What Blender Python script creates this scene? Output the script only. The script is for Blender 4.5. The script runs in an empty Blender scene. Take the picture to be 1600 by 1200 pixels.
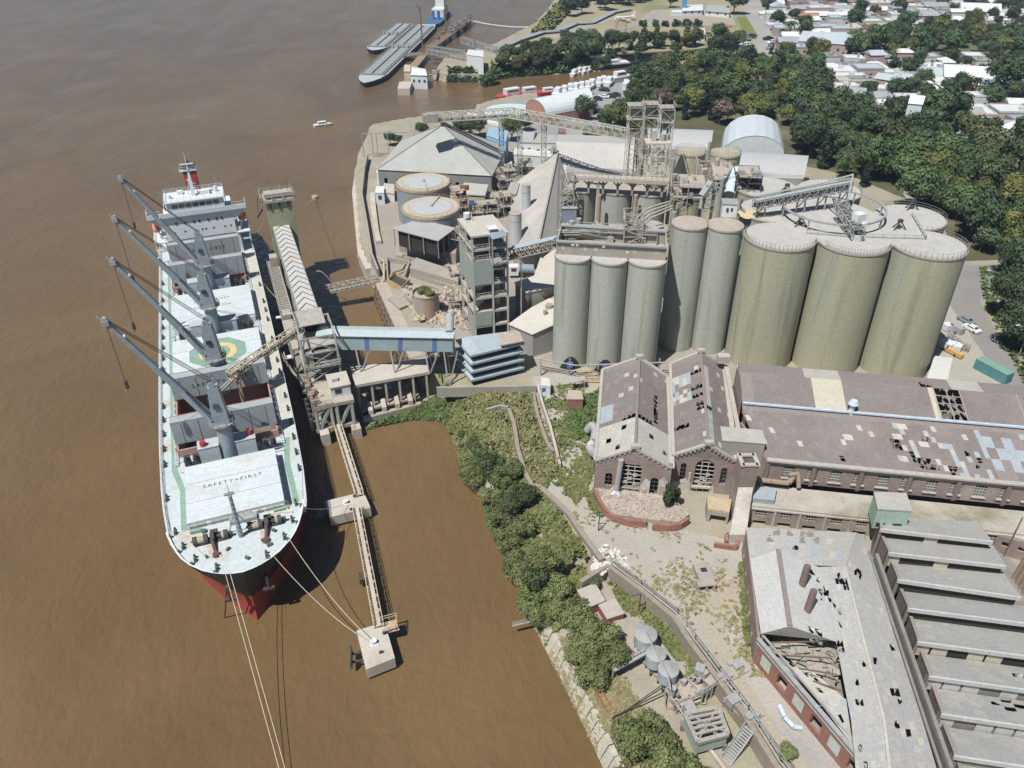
import bpy, math, random
import numpy as np
from mathutils import Vector, Matrix
random.seed(7)
R=math.radians
sc=bpy.context.scene; C=sc.collection
# ---------------- camera
F=1230.0; H=105.0
_dx,_dy=18.0,1813.0
PITCH=math.pi/2-math.atan2(math.hypot(_dx,_dy),F); ROLL=math.atan2(_dx,_dy)
CP,SP,CR,SR=math.cos(PITCH),math.sin(PITCH),math.cos(ROLL),math.sin(ROLL)
cam=bpy.data.cameras.new('camera'); co=bpy.data.objects.new('camera',cam); C.objects.link(co)
cam.sensor_width=36; cam.sensor_fit='HORIZONTAL'; cam.lens=F/1600*36; cam.clip_start=1; cam.clip_end=9000
_R=Vector((1,0,0)); _U=Vector((0,SP,CP)); _Z=Vector((0,-CP,SP))
_X=_R*CR-_U*SR; _Y=_R*SR+_U*CR
co.matrix_world=Matrix(((_X.x,_Y.x,_Z.x,0),(_X.y,_Y.y,_Z.y,0),(_X.z,_Y.z,_Z.z,H),(0,0,0,1)))
sc.camera=co
def ray(px,py):
    x=px-800; y=600-py
    xr=x*CR+y*SR; yr=-x*SR+y*CR
    return (xr,F*CP+yr*SP,-F*SP+yr*CP)
def P(px,py,z=6.0):
    r=ray(px,py); t=(H-z)/(-r[2]); return Vector((r[0]*t,r[1]*t,z))
def proj(v):
    z=v[2]-H; f=v[1]*CP-z*SP; u=v[1]*SP+z*CP
    xr=v[0]/f*F; yr=u/f*F
    return (800+xr*CR-yr*SR, 600-(xr*SR+yr*CR))
# ---------------- world, sun, exposure
SUN_AZ,SUN_EL=50.0,61.0   # azimuth the shadows point to, elevation
w=bpy.data.worlds.new("World"); sc.world=w; w.use_nodes=True
nt=w.node_tree; nt.nodes.clear()
sky=nt.nodes.new('ShaderNodeTexSky'); sky.sky_type='NISHITA'; sky.sun_disc=False
sky.sun_elevation=R(SUN_EL); sky.sun_rotation=R(270-SUN_AZ); sky.altitude=50; sky.air_density=1.0; sky.dust_density=0.35; sky.ozone_density=2.2
bg=nt.nodes.new('ShaderNodeBackground'); bg.inputs[1].default_value=0.055
ow=nt.nodes.new('ShaderNodeOutputWorld'); nt.links.new(sky.outputs[0],bg.inputs[0]); nt.links.new(bg.outputs[0],ow.inputs[0])
sl=bpy.data.lights.new('sun','SUN'); sl.energy=5.0; sl.angle=R(0.5); sl.color=(1.0,0.97,0.925)
so=bpy.data.objects.new('sun',sl); C.objects.link(so)
_d=Vector((math.cos(R(SUN_EL))*math.cos(R(SUN_AZ)),math.cos(R(SUN_EL))*math.sin(R(SUN_AZ)),-math.sin(R(SUN_EL))))
so.rotation_mode='QUATERNION'; so.rotation_quaternion=_d.to_track_quat('-Z','Y'); so.location=(-60,-60,250)
vs=sc.view_settings; vs.view_transform='Standard'; vs.look='None'; vs.exposure=0.2; vs.gamma=1.0; vs.use_curve_mapping=False
# ---------------- materials
MATS={}
def mat(name,c1,c2=None,scale=0.3,rough=0.85,bump=0.0,metal=0.0,mode='noise',c3=None,dirx=0.0,freq=1.0,rand=0.0,spec=0.3,contrast=0.5,bscale=None,sz=None):
    if name in MATS: return MATS[name]
    m=bpy.data.materials.new(name); m.use_nodes=True; MATS[name]=m
    n=m.node_tree.nodes; l=m.node_tree.links; b=n['Principled BSDF']
    b.inputs['Roughness'].default_value=rough; b.inputs['Metallic'].default_value=metal
    b.inputs['Specular IOR Level'].default_value=spec
    c1=tuple(c1)+(1,); c2=tuple(c2 or [x*0.8 for x in c1[:3]])+(1,)
    tc=n.new('ShaderNodeTexCoord'); mp=n.new('ShaderNodeMapping'); l.new(tc.outputs['Object'],mp.inputs[0])
    no=n.new('ShaderNodeTexNoise'); no.inputs['Scale'].default_value=scale; no.inputs['Detail'].default_value=8; no.inputs['Roughness'].default_value=0.65
    if mode=='streak': mp.inputs['Scale'].default_value=(1,1,sz or 0.06)
    if mode=='corr': mp.inputs['Rotation'].default_value=(0,0,-dirx)
    l.new(mp.outputs[0],no.inputs[0])
    rp=n.new('ShaderNodeValToRGB'); rp.color_ramp.elements[0].position=0.5-contrast/2.2; rp.color_ramp.elements[1].position=0.5+contrast/2.2
    rp.color_ramp.elements[0].color=c1; rp.color_ramp.elements[1].color=c2
    l.new(no.outputs[0],rp.inputs[0]); col=rp.outputs[0]
    def mix(fac,a,bb,blend='MIX',f=None):
        x=n.new('ShaderNodeMix'); x.data_type='RGBA'; x.blend_type=blend
        if f is not None: x.inputs[0].default_value=f
        if fac is not None: l.new(fac,x.inputs[0])
        l.new(a,x.inputs[6])
        if isinstance(bb,tuple): x.inputs[7].default_value=bb
        else: l.new(bb,x.inputs[7])
        return x.outputs[2]
    if c3:
        n2=n.new('ShaderNodeTexNoise'); n2.inputs['Scale'].default_value=scale*0.37; n2.inputs['Detail'].default_value=6
        l.new(mp.outputs[0],n2.inputs[0])
        r2=n.new('ShaderNodeValToRGB'); r2.color_ramp.elements[0].position=0.52; r2.color_ramp.elements[1].position=0.68
        l.new(n2.outputs[0],r2.inputs[0]); col=mix(r2.outputs[0],col,tuple(c3)+(1,))
    # fine grime everywhere
    g=n.new('ShaderNodeTexNoise'); g.inputs['Scale'].default_value=2.3; g.inputs['Detail'].default_value=5; l.new(tc.outputs['Object'],g.inputs[0])
    gr=n.new('ShaderNodeMapRange'); gr.inputs[1].default_value=0.3; gr.inputs[2].default_value=0.7; gr.inputs[3].default_value=0.86; gr.inputs[4].default_value=1.08; l.new(g.outputs[0],gr.inputs[0])
    vm=n.new('ShaderNodeVectorMath'); vm.operation='SCALE'; l.new(col,vm.inputs[0]); l.new(gr.outputs[0],vm.inputs['Scale']); col=vm.outputs[0]
    if rand:
        oi=n.new('ShaderNodeObjectInfo'); hs=n.new('ShaderNodeHueSaturation')
        a=n.new('ShaderNodeMapRange'); a.inputs[3].default_value=1-rand; a.inputs[4].default_value=1+rand; l.new(oi.outputs['Random'],a.inputs[0]); l.new(a.outputs[0],hs.inputs['Value'])
        a2=n.new('ShaderNodeMath'); a2.operation='FRACT'; a3=n.new('ShaderNodeMath'); a3.operation='MULTIPLY'; a3.inputs[1].default_value=7.31; l.new(oi.outputs['Random'],a3.inputs[0]); l.new(a3.outputs[0],a2.inputs[0])
        a4=n.new('ShaderNodeMapRange'); a4.inputs[3].default_value=0.5-rand*0.025; a4.inputs[4].default_value=0.5+rand*0.05; l.new(a2.outputs[0],a4.inputs[0]); l.new(a4.outputs[0],hs.inputs['Hue'])
        l.new(col,hs.inputs['Color']); col=hs.outputs[0]
    h=None
    if mode=='corr':
        wv=n.new('ShaderNodeTexWave'); wv.wave_type='BANDS'; wv.bands_direction='X'; wv.inputs['Scale'].default_value=freq; wv.inputs['Distortion'].default_value=0.0
        l.new(mp.outputs[0],wv.inputs[0]); h=wv.outputs[0]
        rr=n.new('ShaderNodeMapRange'); rr.inputs[3].default_value=0.93; rr.inputs[4].default_value=1.03; l.new(h,rr.inputs[0])
        v2=n.new('ShaderNodeVectorMath'); v2.operation='SCALE'; l.new(col,v2.inputs[0]); l.new(rr.outputs[0],v2.inputs['Scale']); col=v2.outputs[0]
    if mode=='ring':
        wv=n.new('ShaderNodeTexWave'); wv.wave_type='BANDS'; wv.bands_direction='Z'; wv.inputs['Scale'].default_value=freq; wv.inputs['Distortion'].default_value=0.6; wv.inputs['Detail'].default_value=2
        l.new(tc.outputs['Object'],wv.inputs[0]); rr=n.new('ShaderNodeMapRange'); rr.inputs[3].default_value=0.93; rr.inputs[4].default_value=1.03; l.new(wv.outputs[0],rr.inputs[0])
        v2=n.new('ShaderNodeVectorMath'); v2.operation='SCALE'; l.new(col,v2.inputs[0]); l.new(rr.outputs[0],v2.inputs['Scale']); col=v2.outputs[0]
        mp.inputs['Scale'].default_value=(1,1,sz or 0.05)
        oi=n.new('ShaderNodeObjectInfo'); om=n.new('ShaderNodeMath'); om.operation='MULTIPLY'; om.inputs[1].default_value=90; l.new(oi.outputs['Random'],om.inputs[0]); cx=n.new('ShaderNodeCombineXYZ'); l.new(om.outputs[0],cx.inputs[0]); l.new(om.outputs[0],cx.inputs[1]); l.new(cx.outputs[0],mp.inputs['Location'])
        n3=n.new('ShaderNodeTexNoise'); n3.inputs['Scale'].default_value=.45; n3.inputs['Detail'].default_value=7; n3.inputs['Distortion'].default_value=.5; m3=n.new('ShaderNodeMapping'); m3.inputs['Scale'].default_value=(1,1,0.07)
        l.new(cx.outputs[0],m3.inputs['Location']); l.new(tc.outputs['Object'],m3.inputs[0]); l.new(m3.outputs[0],n3.inputs[0])
        r3=n.new('ShaderNodeMapRange'); r3.inputs[1].default_value=0.50; r3.inputs[2].default_value=0.70; r3.inputs[3].default_value=1.03; r3.inputs[4].default_value=0.74; l.new(n3.outputs[0],r3.inputs[0])
        v3=n.new('ShaderNodeVectorMath'); v3.operation='SCALE'; l.new(col,v3.inputs[0]); l.new(r3.outputs[0],v3.inputs['Scale']); col=v3.outputs[0]
    if mode=='brick':
        bt=n.new('ShaderNodeTexBrick'); bt.inputs['Scale'].default_value=1.0; bt.inputs['Brick Width'].default_value=0.6; bt.inputs['Row Height'].default_value=0.22; bt.inputs['Mortar Size'].default_value=0.03
        bt.inputs['Color1'].default_value=(1,1,1,1); bt.inputs['Color2'].default_value=(0.78,0.76,0.74,1); bt.inputs['Mortar'].default_value=(1.1,1.05,1.0,1)
        mb=n.new('ShaderNodeMapping'); mb.inputs['Rotation'].default_value=(R(90),0,0); l.new(tc.outputs['Object'],mb.inputs[0]); l.new(mb.outputs[0],bt.inputs[0])
        col=mix(None,col,bt.outputs[0],'MULTIPLY',1.0)
    l.new(col,b.inputs['Base Color'])
    if bump or mode=='corr':
        bp=n.new('ShaderNodeBump'); bp.inputs['Strength'].default_value=bump or 0.25; bp.inputs['Distance'].default_value=0.12 if mode!='corr' else 0.05
        if h is not None: l.new(h,bp.inputs['Height'])
        else:
            nb=n.new('ShaderNodeTexNoise'); nb.inputs['Scale'].default_value=bscale or scale*6; nb.inputs['Detail'].default_value=5; l.new(tc.outputs['Object'],nb.inputs[0]); l.new(nb.outputs[0],bp.inputs['Height'])
        l.new(bp.outputs[0],b.inputs['Normal'])
    return m
# palette
concrete=mat('concrete',(.36,.335,.29),(.275,.26,.23),0.35,bump=.2,c3=(.38,.32,.24))
concrete_light=mat('pale_concrete',(.50,.465,.405),(.41,.38,.33),0.3,bump=.15,c3=(.42,.36,.28))
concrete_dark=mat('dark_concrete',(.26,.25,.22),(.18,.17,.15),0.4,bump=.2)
dusty=mat('dusty_steel',(.42,.395,.345),(.28,.26,.225),0.8)
dust_floor=mat('dust_covered',(.44,.385,.315),(.32,.28,.235),0.4,bump=.2)
silo_big=mat('big_silo_concrete',(.385,.375,.255),(.31,.305,.22),0.35,mode='ring',freq=0.9,c3=(.33,.36,.31),contrast=.8)
silo_small=mat('silo_concrete',(.40,.415,.36),(.33,.345,.30),0.35,mode='ring',freq=0.9,c3=(.41,.42,.33),contrast=.8)
silo_top=mat('silo_roof',(.46,.445,.41),(.37,.36,.335),0.35,c3=(.40,.39,.365))
pier_green=mat('algae_concrete',(.34,.35,.22),(.26,.27,.18),0.3,mode='streak')
white=mat('white_paint',(.66,.68,.68),(.56,.58,.58),0.5,rough=.5)
shipwhite=mat('ship_white',(.64,.69,.70),(.57,.62,.63),0.4,rough=.45)
deckmat=mat('deck_paint',(.52,.575,.58),(.43,.475,.48),0.5,rough=.6,c3=(.44,.40,.34),contrast=.7)
deckdust=mat('dusty_deck_paint',(.50,.485,.43),(.43,.41,.35),0.3,rough=.8)
hatchm=mat('hatch_paint',(.58,.635,.645),(.49,.54,.55),0.4,rough=.5,c3=(.50,.50,.47),contrast=.8)
hatchg=mat('hatch_grey_paint',(.36,.39,.40),(.30,.33,.34),0.3,rough=.5)
greenp=mat('green_deck_paint',(.17,.29,.22),(.25,.37,.30),0.5)
yellowp=mat('yellow_deck_paint',(.62,.50,.22),(.55,.43,.2),0.6)
cranem=mat('crane_paint',(.27,.32,.36),(.215,.255,.285),0.5,rough=.45)
hullblack=mat('hull_black',(.018,.018,.02),(.03,.028,.027),0.3,rough=.5)
hullred=mat('hull_red',(.30,.055,.035),(.24,.05,.035),0.2,rough=.6,mode='streak',c3=(.33,.10,.07))
rust=mat('rust',(.30,.13,.06),(.20,.09,.05),0.8)
rustlite=mat('rust_stain',(.40,.29,.18),(.48,.40,.29),0.6)
holdm=mat('hold_paint',(.30,.17,.14),(.24,.14,.12),0.3)
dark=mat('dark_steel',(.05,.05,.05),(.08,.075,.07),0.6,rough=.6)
darkgap=mat('painted_interior_shade',(.03,.028,.025),(.05,.045,.04),0.5)  # near-black colour painting the shade inside openings and gaps
greysteel=mat('grey_steel',(.36,.37,.36),(.27,.27,.26),0.6,rough=.6)
glass=mat('window_glass',(.03,.04,.05),(.05,.06,.07),0.5,rough=.12,spec=.6)
orange=mat('lifeboat_orange',(.75,.22,.13),(.65,.2,.12),0.5,rough=.5)
redp=mat('red_paint',(.42,.05,.04),(.33,.04,.035),0.5,rough=.5)
ropem=mat('rope_fibre',(.62,.56,.40),(.5,.45,.33),2)
bluem=mat('blue_paint',(.06,.15,.38),(.08,.2,.42),0.5)
black_letter=mat('black_lettering',(.05,.05,.05),(.08,.08,.08),2)
# ---------------- builders
BASE={}
def thing(name,label,cat,loc=(0,0,0),rotz=0,group=None,local=False):
    o=bpy.data.objects.new(name,None); C.objects.link(o); o.empty_display_size=0.5
    o.location=loc; o.rotation_euler=(0,0,rotz); o['label']=label; o['category']=cat
    if group: o['group']=group
    BASE[o]=Vector((0,0,0)) if local else Vector(loc)
    return o
class M:
    def __init__(s): s.v=[];s.f=[];s.m=[];s.cur=0
    def add(s,vs,fs):
        n=len(s.v); s.v.extend([tuple(v) for v in vs]); s.f.extend([tuple(i+n for i in f) for f in fs]); s.m.extend([s.cur]*len(fs)); return s
    def quad(s,*p): return s.add(p,[tuple(range(len(p)))])
    def prism(s,poly,z0,z1,capb=False):
        n=len(poly); a=[(p[0],p[1],z0) for p in poly]; t=[(p[0],p[1],z1 if len(p)<3 else p[2]) for p in poly]
        ar=sum(poly[i][0]*poly[(i+1)%n][1]-poly[(i+1)%n][0]*poly[i][1] for i in range(n))
        if ar<0: a.reverse(); t.reverse()
        fs=[(i,(i+1)%n,n+(i+1)%n,n+i) for i in range(n)]+[tuple(range(n,2*n))]
        if capb: fs.append(tuple(reversed(range(n))))
        return s.add(a+t,fs)
    def slab(s,poly3,t):
        n=len(poly3); a=[Vector(p) for p in poly3]; nn=(a[1]-a[0]).cross(a[2]-a[0]).normalized()
        if nn.z<0: a.reverse()
        b=[(p.x,p.y,p.z-t) for p in a]
        return s.add([tuple(p) for p in a]+b,[tuple(range(n)),tuple(reversed(range(n,2*n)))]+[(i,n+i,n+(i+1)%n,(i+1)%n) for i in range(n)])
    def box(s,c,d,rot=0):
        x,y,z=d[0]/2,d[1]/2,d[2]/2; cs,sn=math.cos(rot),math.sin(rot)
        vs=[(c[0]+a*x*cs-b*y*sn,c[1]+a*x*sn+b*y*cs,c[2]+e*z) for e in (-1,1) for a,b in ((-1,-1),(1,-1),(1,1),(-1,1))]
        return s.add(vs,[(3,2,1,0),(4,5,6,7),(0,1,5,4),(1,2,6,5),(2,3,7,6),(3,0,4,7)])
    def bar(s,p0,p1,w,h=None,w1=None,h1=None):
        p0,p1=Vector(p0),Vector(p1); d=p1-p0
        if d.length<1e-4: return s
        d.normalize(); up=Vector((0,0,1)) if abs(d.z)<0.95 else Vector((0,1,0))
        x=d.cross(up).normalized(); y=x.cross(d); h=h or w; w1=w1 or w; h1=h1 or h
        vs=[]
        for p,a,b in ((p0,w,h),(p1,w1,h1)):
            for i,j in ((-1,-1),(1,-1),(1,1),(-1,1)): vs.append(tuple(p+x*(i*a/2)+y*(j*b/2)))
        return s.add(vs,[(0,1,2,3),(7,6,5,4),(0,4,5,1),(1,5,6,2),(2,6,7,3),(3,7,4,0)])
    def cyl(s,p0,p1,r0,r1=None,n=12,caps=True):
        p0,p1=Vector(p0),Vector(p1); d=(p1-p0).normalized(); up=Vector((0,0,1)) if abs(d.z)<0.95 else Vector((1,0,0))
        x=up.cross(d).normalized() if abs(d.z)<0.95 else Vector((1,0,0)); y=d.cross(x)
        if r1 is None: r1=r0
        vs=[];
        for p,r in ((p0,r0),(p1,r1)):
            for i in range(n):
                a=2*math.pi*i/n; vs.append(tuple(p+x*(r*math.cos(a))+y*(r*math.sin(a))))
        fs=[(i,(i+1)%n,n+(i+1)%n,n+i) for i in range(n)]
        if caps: fs+= [tuple(reversed(range(n))),tuple(range(n,2*n))]
        return s.add(vs,fs)
    def tube(s,path,r,n=6):
        for a,b in zip(path[:-1],path[1:]): s.cyl(a,b,r,r,n)
        return s
    def rail(s,path,h=1.1,t=0.07,step=2.0,rails=2):
        for a,b in zip(path[:-1],path[1:]):
            a,b=Vector(a),Vector(b); L=(b-a).length; k=max(1,int(L/step))
            for i in range(k+1):
                p=a+(b-a)*(i/k); s.bar(p,p+Vector((0,0,h)),t)
            for j in range(rails):
                z=Vector((0,0,h*(j+1)/rails)); s.bar(a+z,b+z,t)
        return s
    def truss(s,p0,p1,w,h,n,t=0.2,t2=None):
        p0,p1=Vector(p0),Vector(p1); d=(p1-p0); L=d.length; d.normalize()
        x=d.cross(Vector((0,0,1)))
        if x.length<0.05: x=Vector((1,0,0))
        x.normalize(); y=x.cross(d).normalized(); t2=t2 or t*0.7
        cor=[x*(-w/2),x*(w/2),x*(w/2)+y*h,x*(-w/2)+y*h]
        for c in cor: s.bar(p0+c,p1+c,t)
        for i in range(n+1):
            q=p0+d*(L*i/n)
            for k in range(4): s.bar(q+cor[k],q+cor[(k+1)%4],t2)
            if i<n:
                q2=p0+d*(L*(i+1)/n)
                for k in range(4):
                    a,b=(k,(k+1)%4) if i%2 else ((k+1)%4,k)
                    s.bar(q+cor[a],q2+cor[b],t2)
        return s
    def build(s,name,mats,parent=None,smooth=False,base=None,label=None):
        if not isinstance(mats,(list,tuple)): mats=[mats]
        b=BASE.get(parent) if parent is not None else base
        if b is None: b=Vector((0,0,0))
        me=bpy.data.meshes.new(name); me.from_pydata([(v[0]-b.x,v[1]-b.y,v[2]-b.z) for v in s.v],[],s.f)
        for m in mats: me.materials.append(m)
        if max(s.m,default=0)>0: me.polygons.foreach_set('material_index',s.m)
        if smooth: me.polygons.foreach_set('use_smooth',[True]*len(s.f))
        me.update(); o=bpy.data.objects.new(name,me); C.objects.link(o)
        if parent is not None:
            o.parent=parent; BASE[o]=b
        elif base is not None: o.location=base; BASE[o]=b
        if smooth:
            try: me.set_sharp_from_angle(angle=R(40))
            except Exception: pass
        if label: o['label']=label
        return o
def tag(o,label=None,cat=None,group=None,kind=None):
    if label: o['label']=label
    if cat: o['category']=cat
    if group: o['group']=group
    if kind: o['kind']=kind
    return o
def single(m,name,mats,label,cat,base,group=None,smooth=False):
    return tag(m.build(name,mats,None,smooth,Vector(base)),label,cat,group)
def dup(root,loc,rotz=0,scale=1.0,label=None,group=None):
    r=root.copy(); C.objects.link(r); r.location=loc; r.rotation_euler=(0,0,rotz)
    r.scale=(scale,)*3 if not isinstance(scale,tuple) else scale
    if label: r['label']=label
    if group: r['group']=group
    for ch in list(root.children):
        c=ch.copy(); C.objects.link(c); c.parent=r
        for g in ch.children:
            d=g.copy(); C.objects.link(d); d.parent=c
    return r
def text(body,size,mtx,name,m,parent,thick=0.0,spacing=1.0):
    cu=bpy.data.curves.new(name,'FONT'); cu.body=body; cu.size=size; cu.align_x='CENTER'; cu.align_y='CENTER'; cu.extrude=thick; cu.space_character=spacing
    o=bpy.data.objects.new(name,cu); C.objects.link(o)
    dg=bpy.context.evaluated_depsgraph_get(); me=bpy.data.meshes.new_from_object(o.evaluated_get(dg))
    bpy.data.objects.remove(o); me.transform(mtx); me.materials.clear(); me.materials.append(m)
    o=bpy.data.objects.new(name,me); C.objects.link(o); o.parent=parent; return o
def lerp(a,b,t): return a+(b-a)*t
def grid_roof(q,nu,nv,fn,t=0.12,seg=1):
    """sheeted roof over quad q (3-D corners 00,10,11,01); fn(i,j)-> None for a missing sheet or a material slot"""
    m=M(); q=[Vector(p) for p in q]
    def pt(u,v): return lerp(lerp(q[0],q[1],u),lerp(q[3],q[2],u),v)
    for j in range(nv):
        i=0
        while i<nu:
            k=fn(i,j)
            if k is None:
                if seg==1 and nu*nv>30:
                    rg=random.Random(i*91+j*57+nu); c4=[pt(i/nu,j/nv),pt((i+1)/nu,j/nv),pt((i+1)/nu,(j+1)/nv),pt(i/nu,(j+1)/nv)]; m.cur=0
                    for q_ in range(4):
                        if rg.random()<.55: a_,b_,c_=c4[q_],c4[(q_+1)%4],c4[q_-1]; dz=Vector((0,0,-rg.uniform(.02,.35))); m.slab([a_,lerp(a_,b_,rg.uniform(.2,.8))+dz,lerp(a_,c_,rg.uniform(.2,.8))+dz],t)
                i+=1; continue
            e=i+1
            while e<nu and fn(e,j)==k and seg==1: e+=1
            m.cur=k; m.slab([pt(i/nu,j/nv),pt(e/nu,j/nv),pt(e/nu,(j+1)/nv),pt(i/nu,(j+1)/nv)],t); i=e
    return m
def wall_open(m,p0,p1,z0,z1,ops,th=0.35,inward=None):
    """wall from p0 to p1 with real openings (u0,u1,v0,v1,arched), u along the wall in metres, v above z0"""
    p0=Vector((p0[0],p0[1],0)); p1=Vector((p1[0],p1[1],0)); d=p1-p0; L=d.length; d.normalize(); nrm=Vector((-d.y,d.x,0))
    if inward is not None and nrm.dot(Vector((inward[0],inward[1],0))-p0)<0: nrm=-nrm
    us=sorted(set([0,L]+[u for o in ops for u in (max(0,o[0]),min(L,o[1]))])); vs=sorted(set([0,z1-z0]+[v for o in ops for v in o[2:4]]))
    def W(u,v,b=0): q=p0+d*u+nrm*(th*b); return (q.x,q.y,z0+v)
    def blk(poly):
        n=len(poly); a=[W(u,v,0) for u,v in poly]; b=[W(u,v,1) for u,v in poly]
        m.add(a+b,[tuple(range(n)),tuple(reversed(range(n,2*n)))]+[(i,n+i,n+(i+1)%n,(i+1)%n) for i in range(n)])
    for a,b in zip(us[:-1],us[1:]):
        run=None
        for c,e in zip(vs[:-1],vs[1:]):
            uc,vc=(a+b)/2,(c+e)/2
            hit=any(o[0]<uc<o[1] and o[2]<vc<o[3] for o in ops)
            if hit:
                if run: blk([(a,run[0]),(b,run[0]),(b,run[1]),(a,run[1])]); run=None
            else: run=(run[0],e) if run else (c,e)
        if run: blk([(a,run[0]),(b,run[0]),(b,run[1]),(a,run[1])])
    for o in ops:
        if len(o)>4 and o[4]:
            u0,u1,v1=o[0],o[1],o[3]; r=(u1-u0)/2; rise=min(r,(o[3]-o[2])*0.45)*o[4]; cu=(u0+u1)/2
            arc=[(cu-r*math.cos(a),v1-rise+rise*math.sin(a)) for a in [math.pi*k/10 for k in range(11)]]
            blk([(u0,v1)]+[x for x in reversed(arc[:6])]); blk([(u1,v1)]+[x for x in arc[5:]][::-1])
    return W
def inpoly(x,y,poly):
    c=False; n=len(poly)
    for i in range(n):
        x1,y1=poly[i][0],poly[i][1]; x2,y2=poly[(i+1)%n][0],poly[(i+1)%n][1]
        if (y1>y)!=(y2>y) and x<(x2-x1)*(y-y1)/(y2-y1)+x1: c=not c
    return c
# ================ water and land
def water():
    m=bpy.data.materials.new('river_water'); m.use_nodes=True; n=m.node_tree.nodes; l=m.node_tree.links; b=n['Principled BSDF']
    b.inputs['Roughness'].default_value=0.12; b.inputs['IOR'].default_value=1.33; b.inputs['Specular IOR Level'].default_value=1.0
    tc=n.new('ShaderNodeTexCoord')
    no=n.new('ShaderNodeTexNoise'); no.inputs['Scale'].default_value=0.016; no.inputs['Detail'].default_value=9; no.inputs['Distortion'].default_value=1.2; l.new(tc.outputs['Object'],no.inputs[0])
    rp=n.new('ShaderNodeValToRGB'); rp.color_ramp.elements[0].color=(.126,.080,.035,1); rp.color_ramp.elements[1].color=(.160,.105,.048,1); rp.color_ramp.elements[0].position=.35; rp.color_ramp.elements[1].position=.65
    l.new(no.outputs[0],rp.inputs[0]); l.new(rp.outputs[0],b.inputs['Base Color'])
    mp=n.new('ShaderNodeMapping'); mp.inputs['Rotation'].default_value=(0,0,R(25)); mp.inputs['Scale'].default_value=(1,.55,1); l.new(tc.outputs['Object'],mp.inputs[0])
    n1=n.new('ShaderNodeTexNoise'); n1.inputs['Scale'].default_value=0.55; n1.inputs['Detail'].default_value=6; n1.inputs['Roughness'].default_value=.62; n1.inputs['Distortion'].default_value=.4; l.new(mp.outputs[0],n1.inputs[0])
    n2=n.new('ShaderNodeTexNoise'); n2.inputs['Scale'].default_value=0.05; n2.inputs['Detail'].default_value=3; l.new(mp.outputs[0],n2.inputs[0])
    ad=n.new('ShaderNodeMath'); ad.operation='MULTIPLY_ADD'; ad.inputs[1].default_value=1.5; l.new(n2.outputs[0],ad.inputs[0]); l.new(n1.outputs[0],ad.inputs[2])
    n3=n.new('ShaderNodeTexNoise'); n3.inputs['Scale'].default_value=0.02; n3.inputs['Detail'].default_value=7; n3.inputs['Distortion'].default_value=2.5; m3=n.new('ShaderNodeMapping'); m3.inputs['Rotation'].default_value=(0,0,R(-22)); m3.inputs['Scale'].default_value=(1,.3,1); l.new(tc.outputs['Object'],m3.inputs[0]); l.new(m3.outputs[0],n3.inputs[0])
    r3=n.new('ShaderNodeMapRange'); r3.inputs[1].default_value=.35; r3.inputs[2].default_value=.65; r3.inputs[3].default_value=.05; r3.inputs[4].default_value=.26; l.new(n3.outputs[0],r3.inputs[0]); l.new(r3.outputs[0],b.inputs['Roughness'])
    n4=n.new('ShaderNodeTexNoise'); n4.inputs['Scale'].default_value=0.22; n4.inputs['Detail'].default_value=4; n4.inputs['Distortion'].default_value=.8; l.new(mp.outputs[0],n4.inputs[0]); a4=n.new('ShaderNodeMath'); a4.operation='MULTIPLY_ADD'; a4.inputs[1].default_value=1.1; l.new(n4.outputs[0],a4.inputs[0]); l.new(ad.outputs[0],a4.inputs[2]); ad=a4
    bp=n.new('ShaderNodeBump'); bp.inputs['Strength'].default_value=.45; bp.inputs['Distance'].default_value=1.0; l.new(ad.outputs[0],bp.inputs['Height']); l.new(bp.outputs[0],b.inputs['Normal'])
    return m
tag(M().quad((-4000,-300,0),(4000,-300,0),(4000,7000,0),(-4000,7000,0)).build('water',water()),kind='structure')
coast_px=[(1010,1330,3),(930,1172,2),(890,1090,2),(850,1010,2),(838,978,2),(812,935,9),(800,905,9),(780,865,9),(757,830,9),(748,790,10),(716,742,10),(704,700,10),(690,668,7),(650,664,7),(600,674,7),(562,684,7),(552,668,4),(585,640,2),(640,618,1.2),(655,600,1.2),(635,560,1.2),(583,445,1.2),(572,428,1.2),(560,400,1.2),(556,340,1.2),(552,290,1.2),(558,262,1.2),(568,238,1.5),(575,214,2),(640,202,2),(700,194,2),(745,196,2),(738,183,1.2),(800,166,1.2),(850,159,1.2),(905,147,1.2),(975,133,1.2),(1000,119,4),(1075,101,6),(1170,101,6),(1235,92,6),(1225,82,6),(1100,92,6),(985,99,6),(940,111,6),(905,114,8),(850,118,8),(800,122,8),(765,128,3),(700,129,3),(675,123,3),(690,103,3),(725,95,3),(760,84,5),(830,47,12),(838,30,12),(850,18,14),(868,-8,14),(900,-60,20),(960,-120,20)]
coast=[(P(a,b,0).x,P(a,b,0).y,c) for a,b,c in coast_px]
coast+= [(2500,4500,20),(3800,3000,20),(3800,-200,20),(80,-200,3)]
terr_px=[(838,978),(845,995),(932,1178),(1010,1335),(1330,1330),(1215,1190),(1150,1085),(1080,1000),(1010,940),(955,898),(900,885),(850,930)]
marsh=[(P(a,b,0).x,P(a,b,0).y) for a,b in ((545,692),(600,682),(650,672),(686,676),(702,650),(694,622),(640,604),(560,600),(535,640))]
terr=[(P(a,b,3.5).x,P(a,b,3.5).y) for a,b in terr_px]
GZ=6.0
_ca=np.array([c[:2] for c in coast]); _cb=np.roll(_ca,-1,axis=0); _cw=np.array([c[2] for c in coast])
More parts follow.
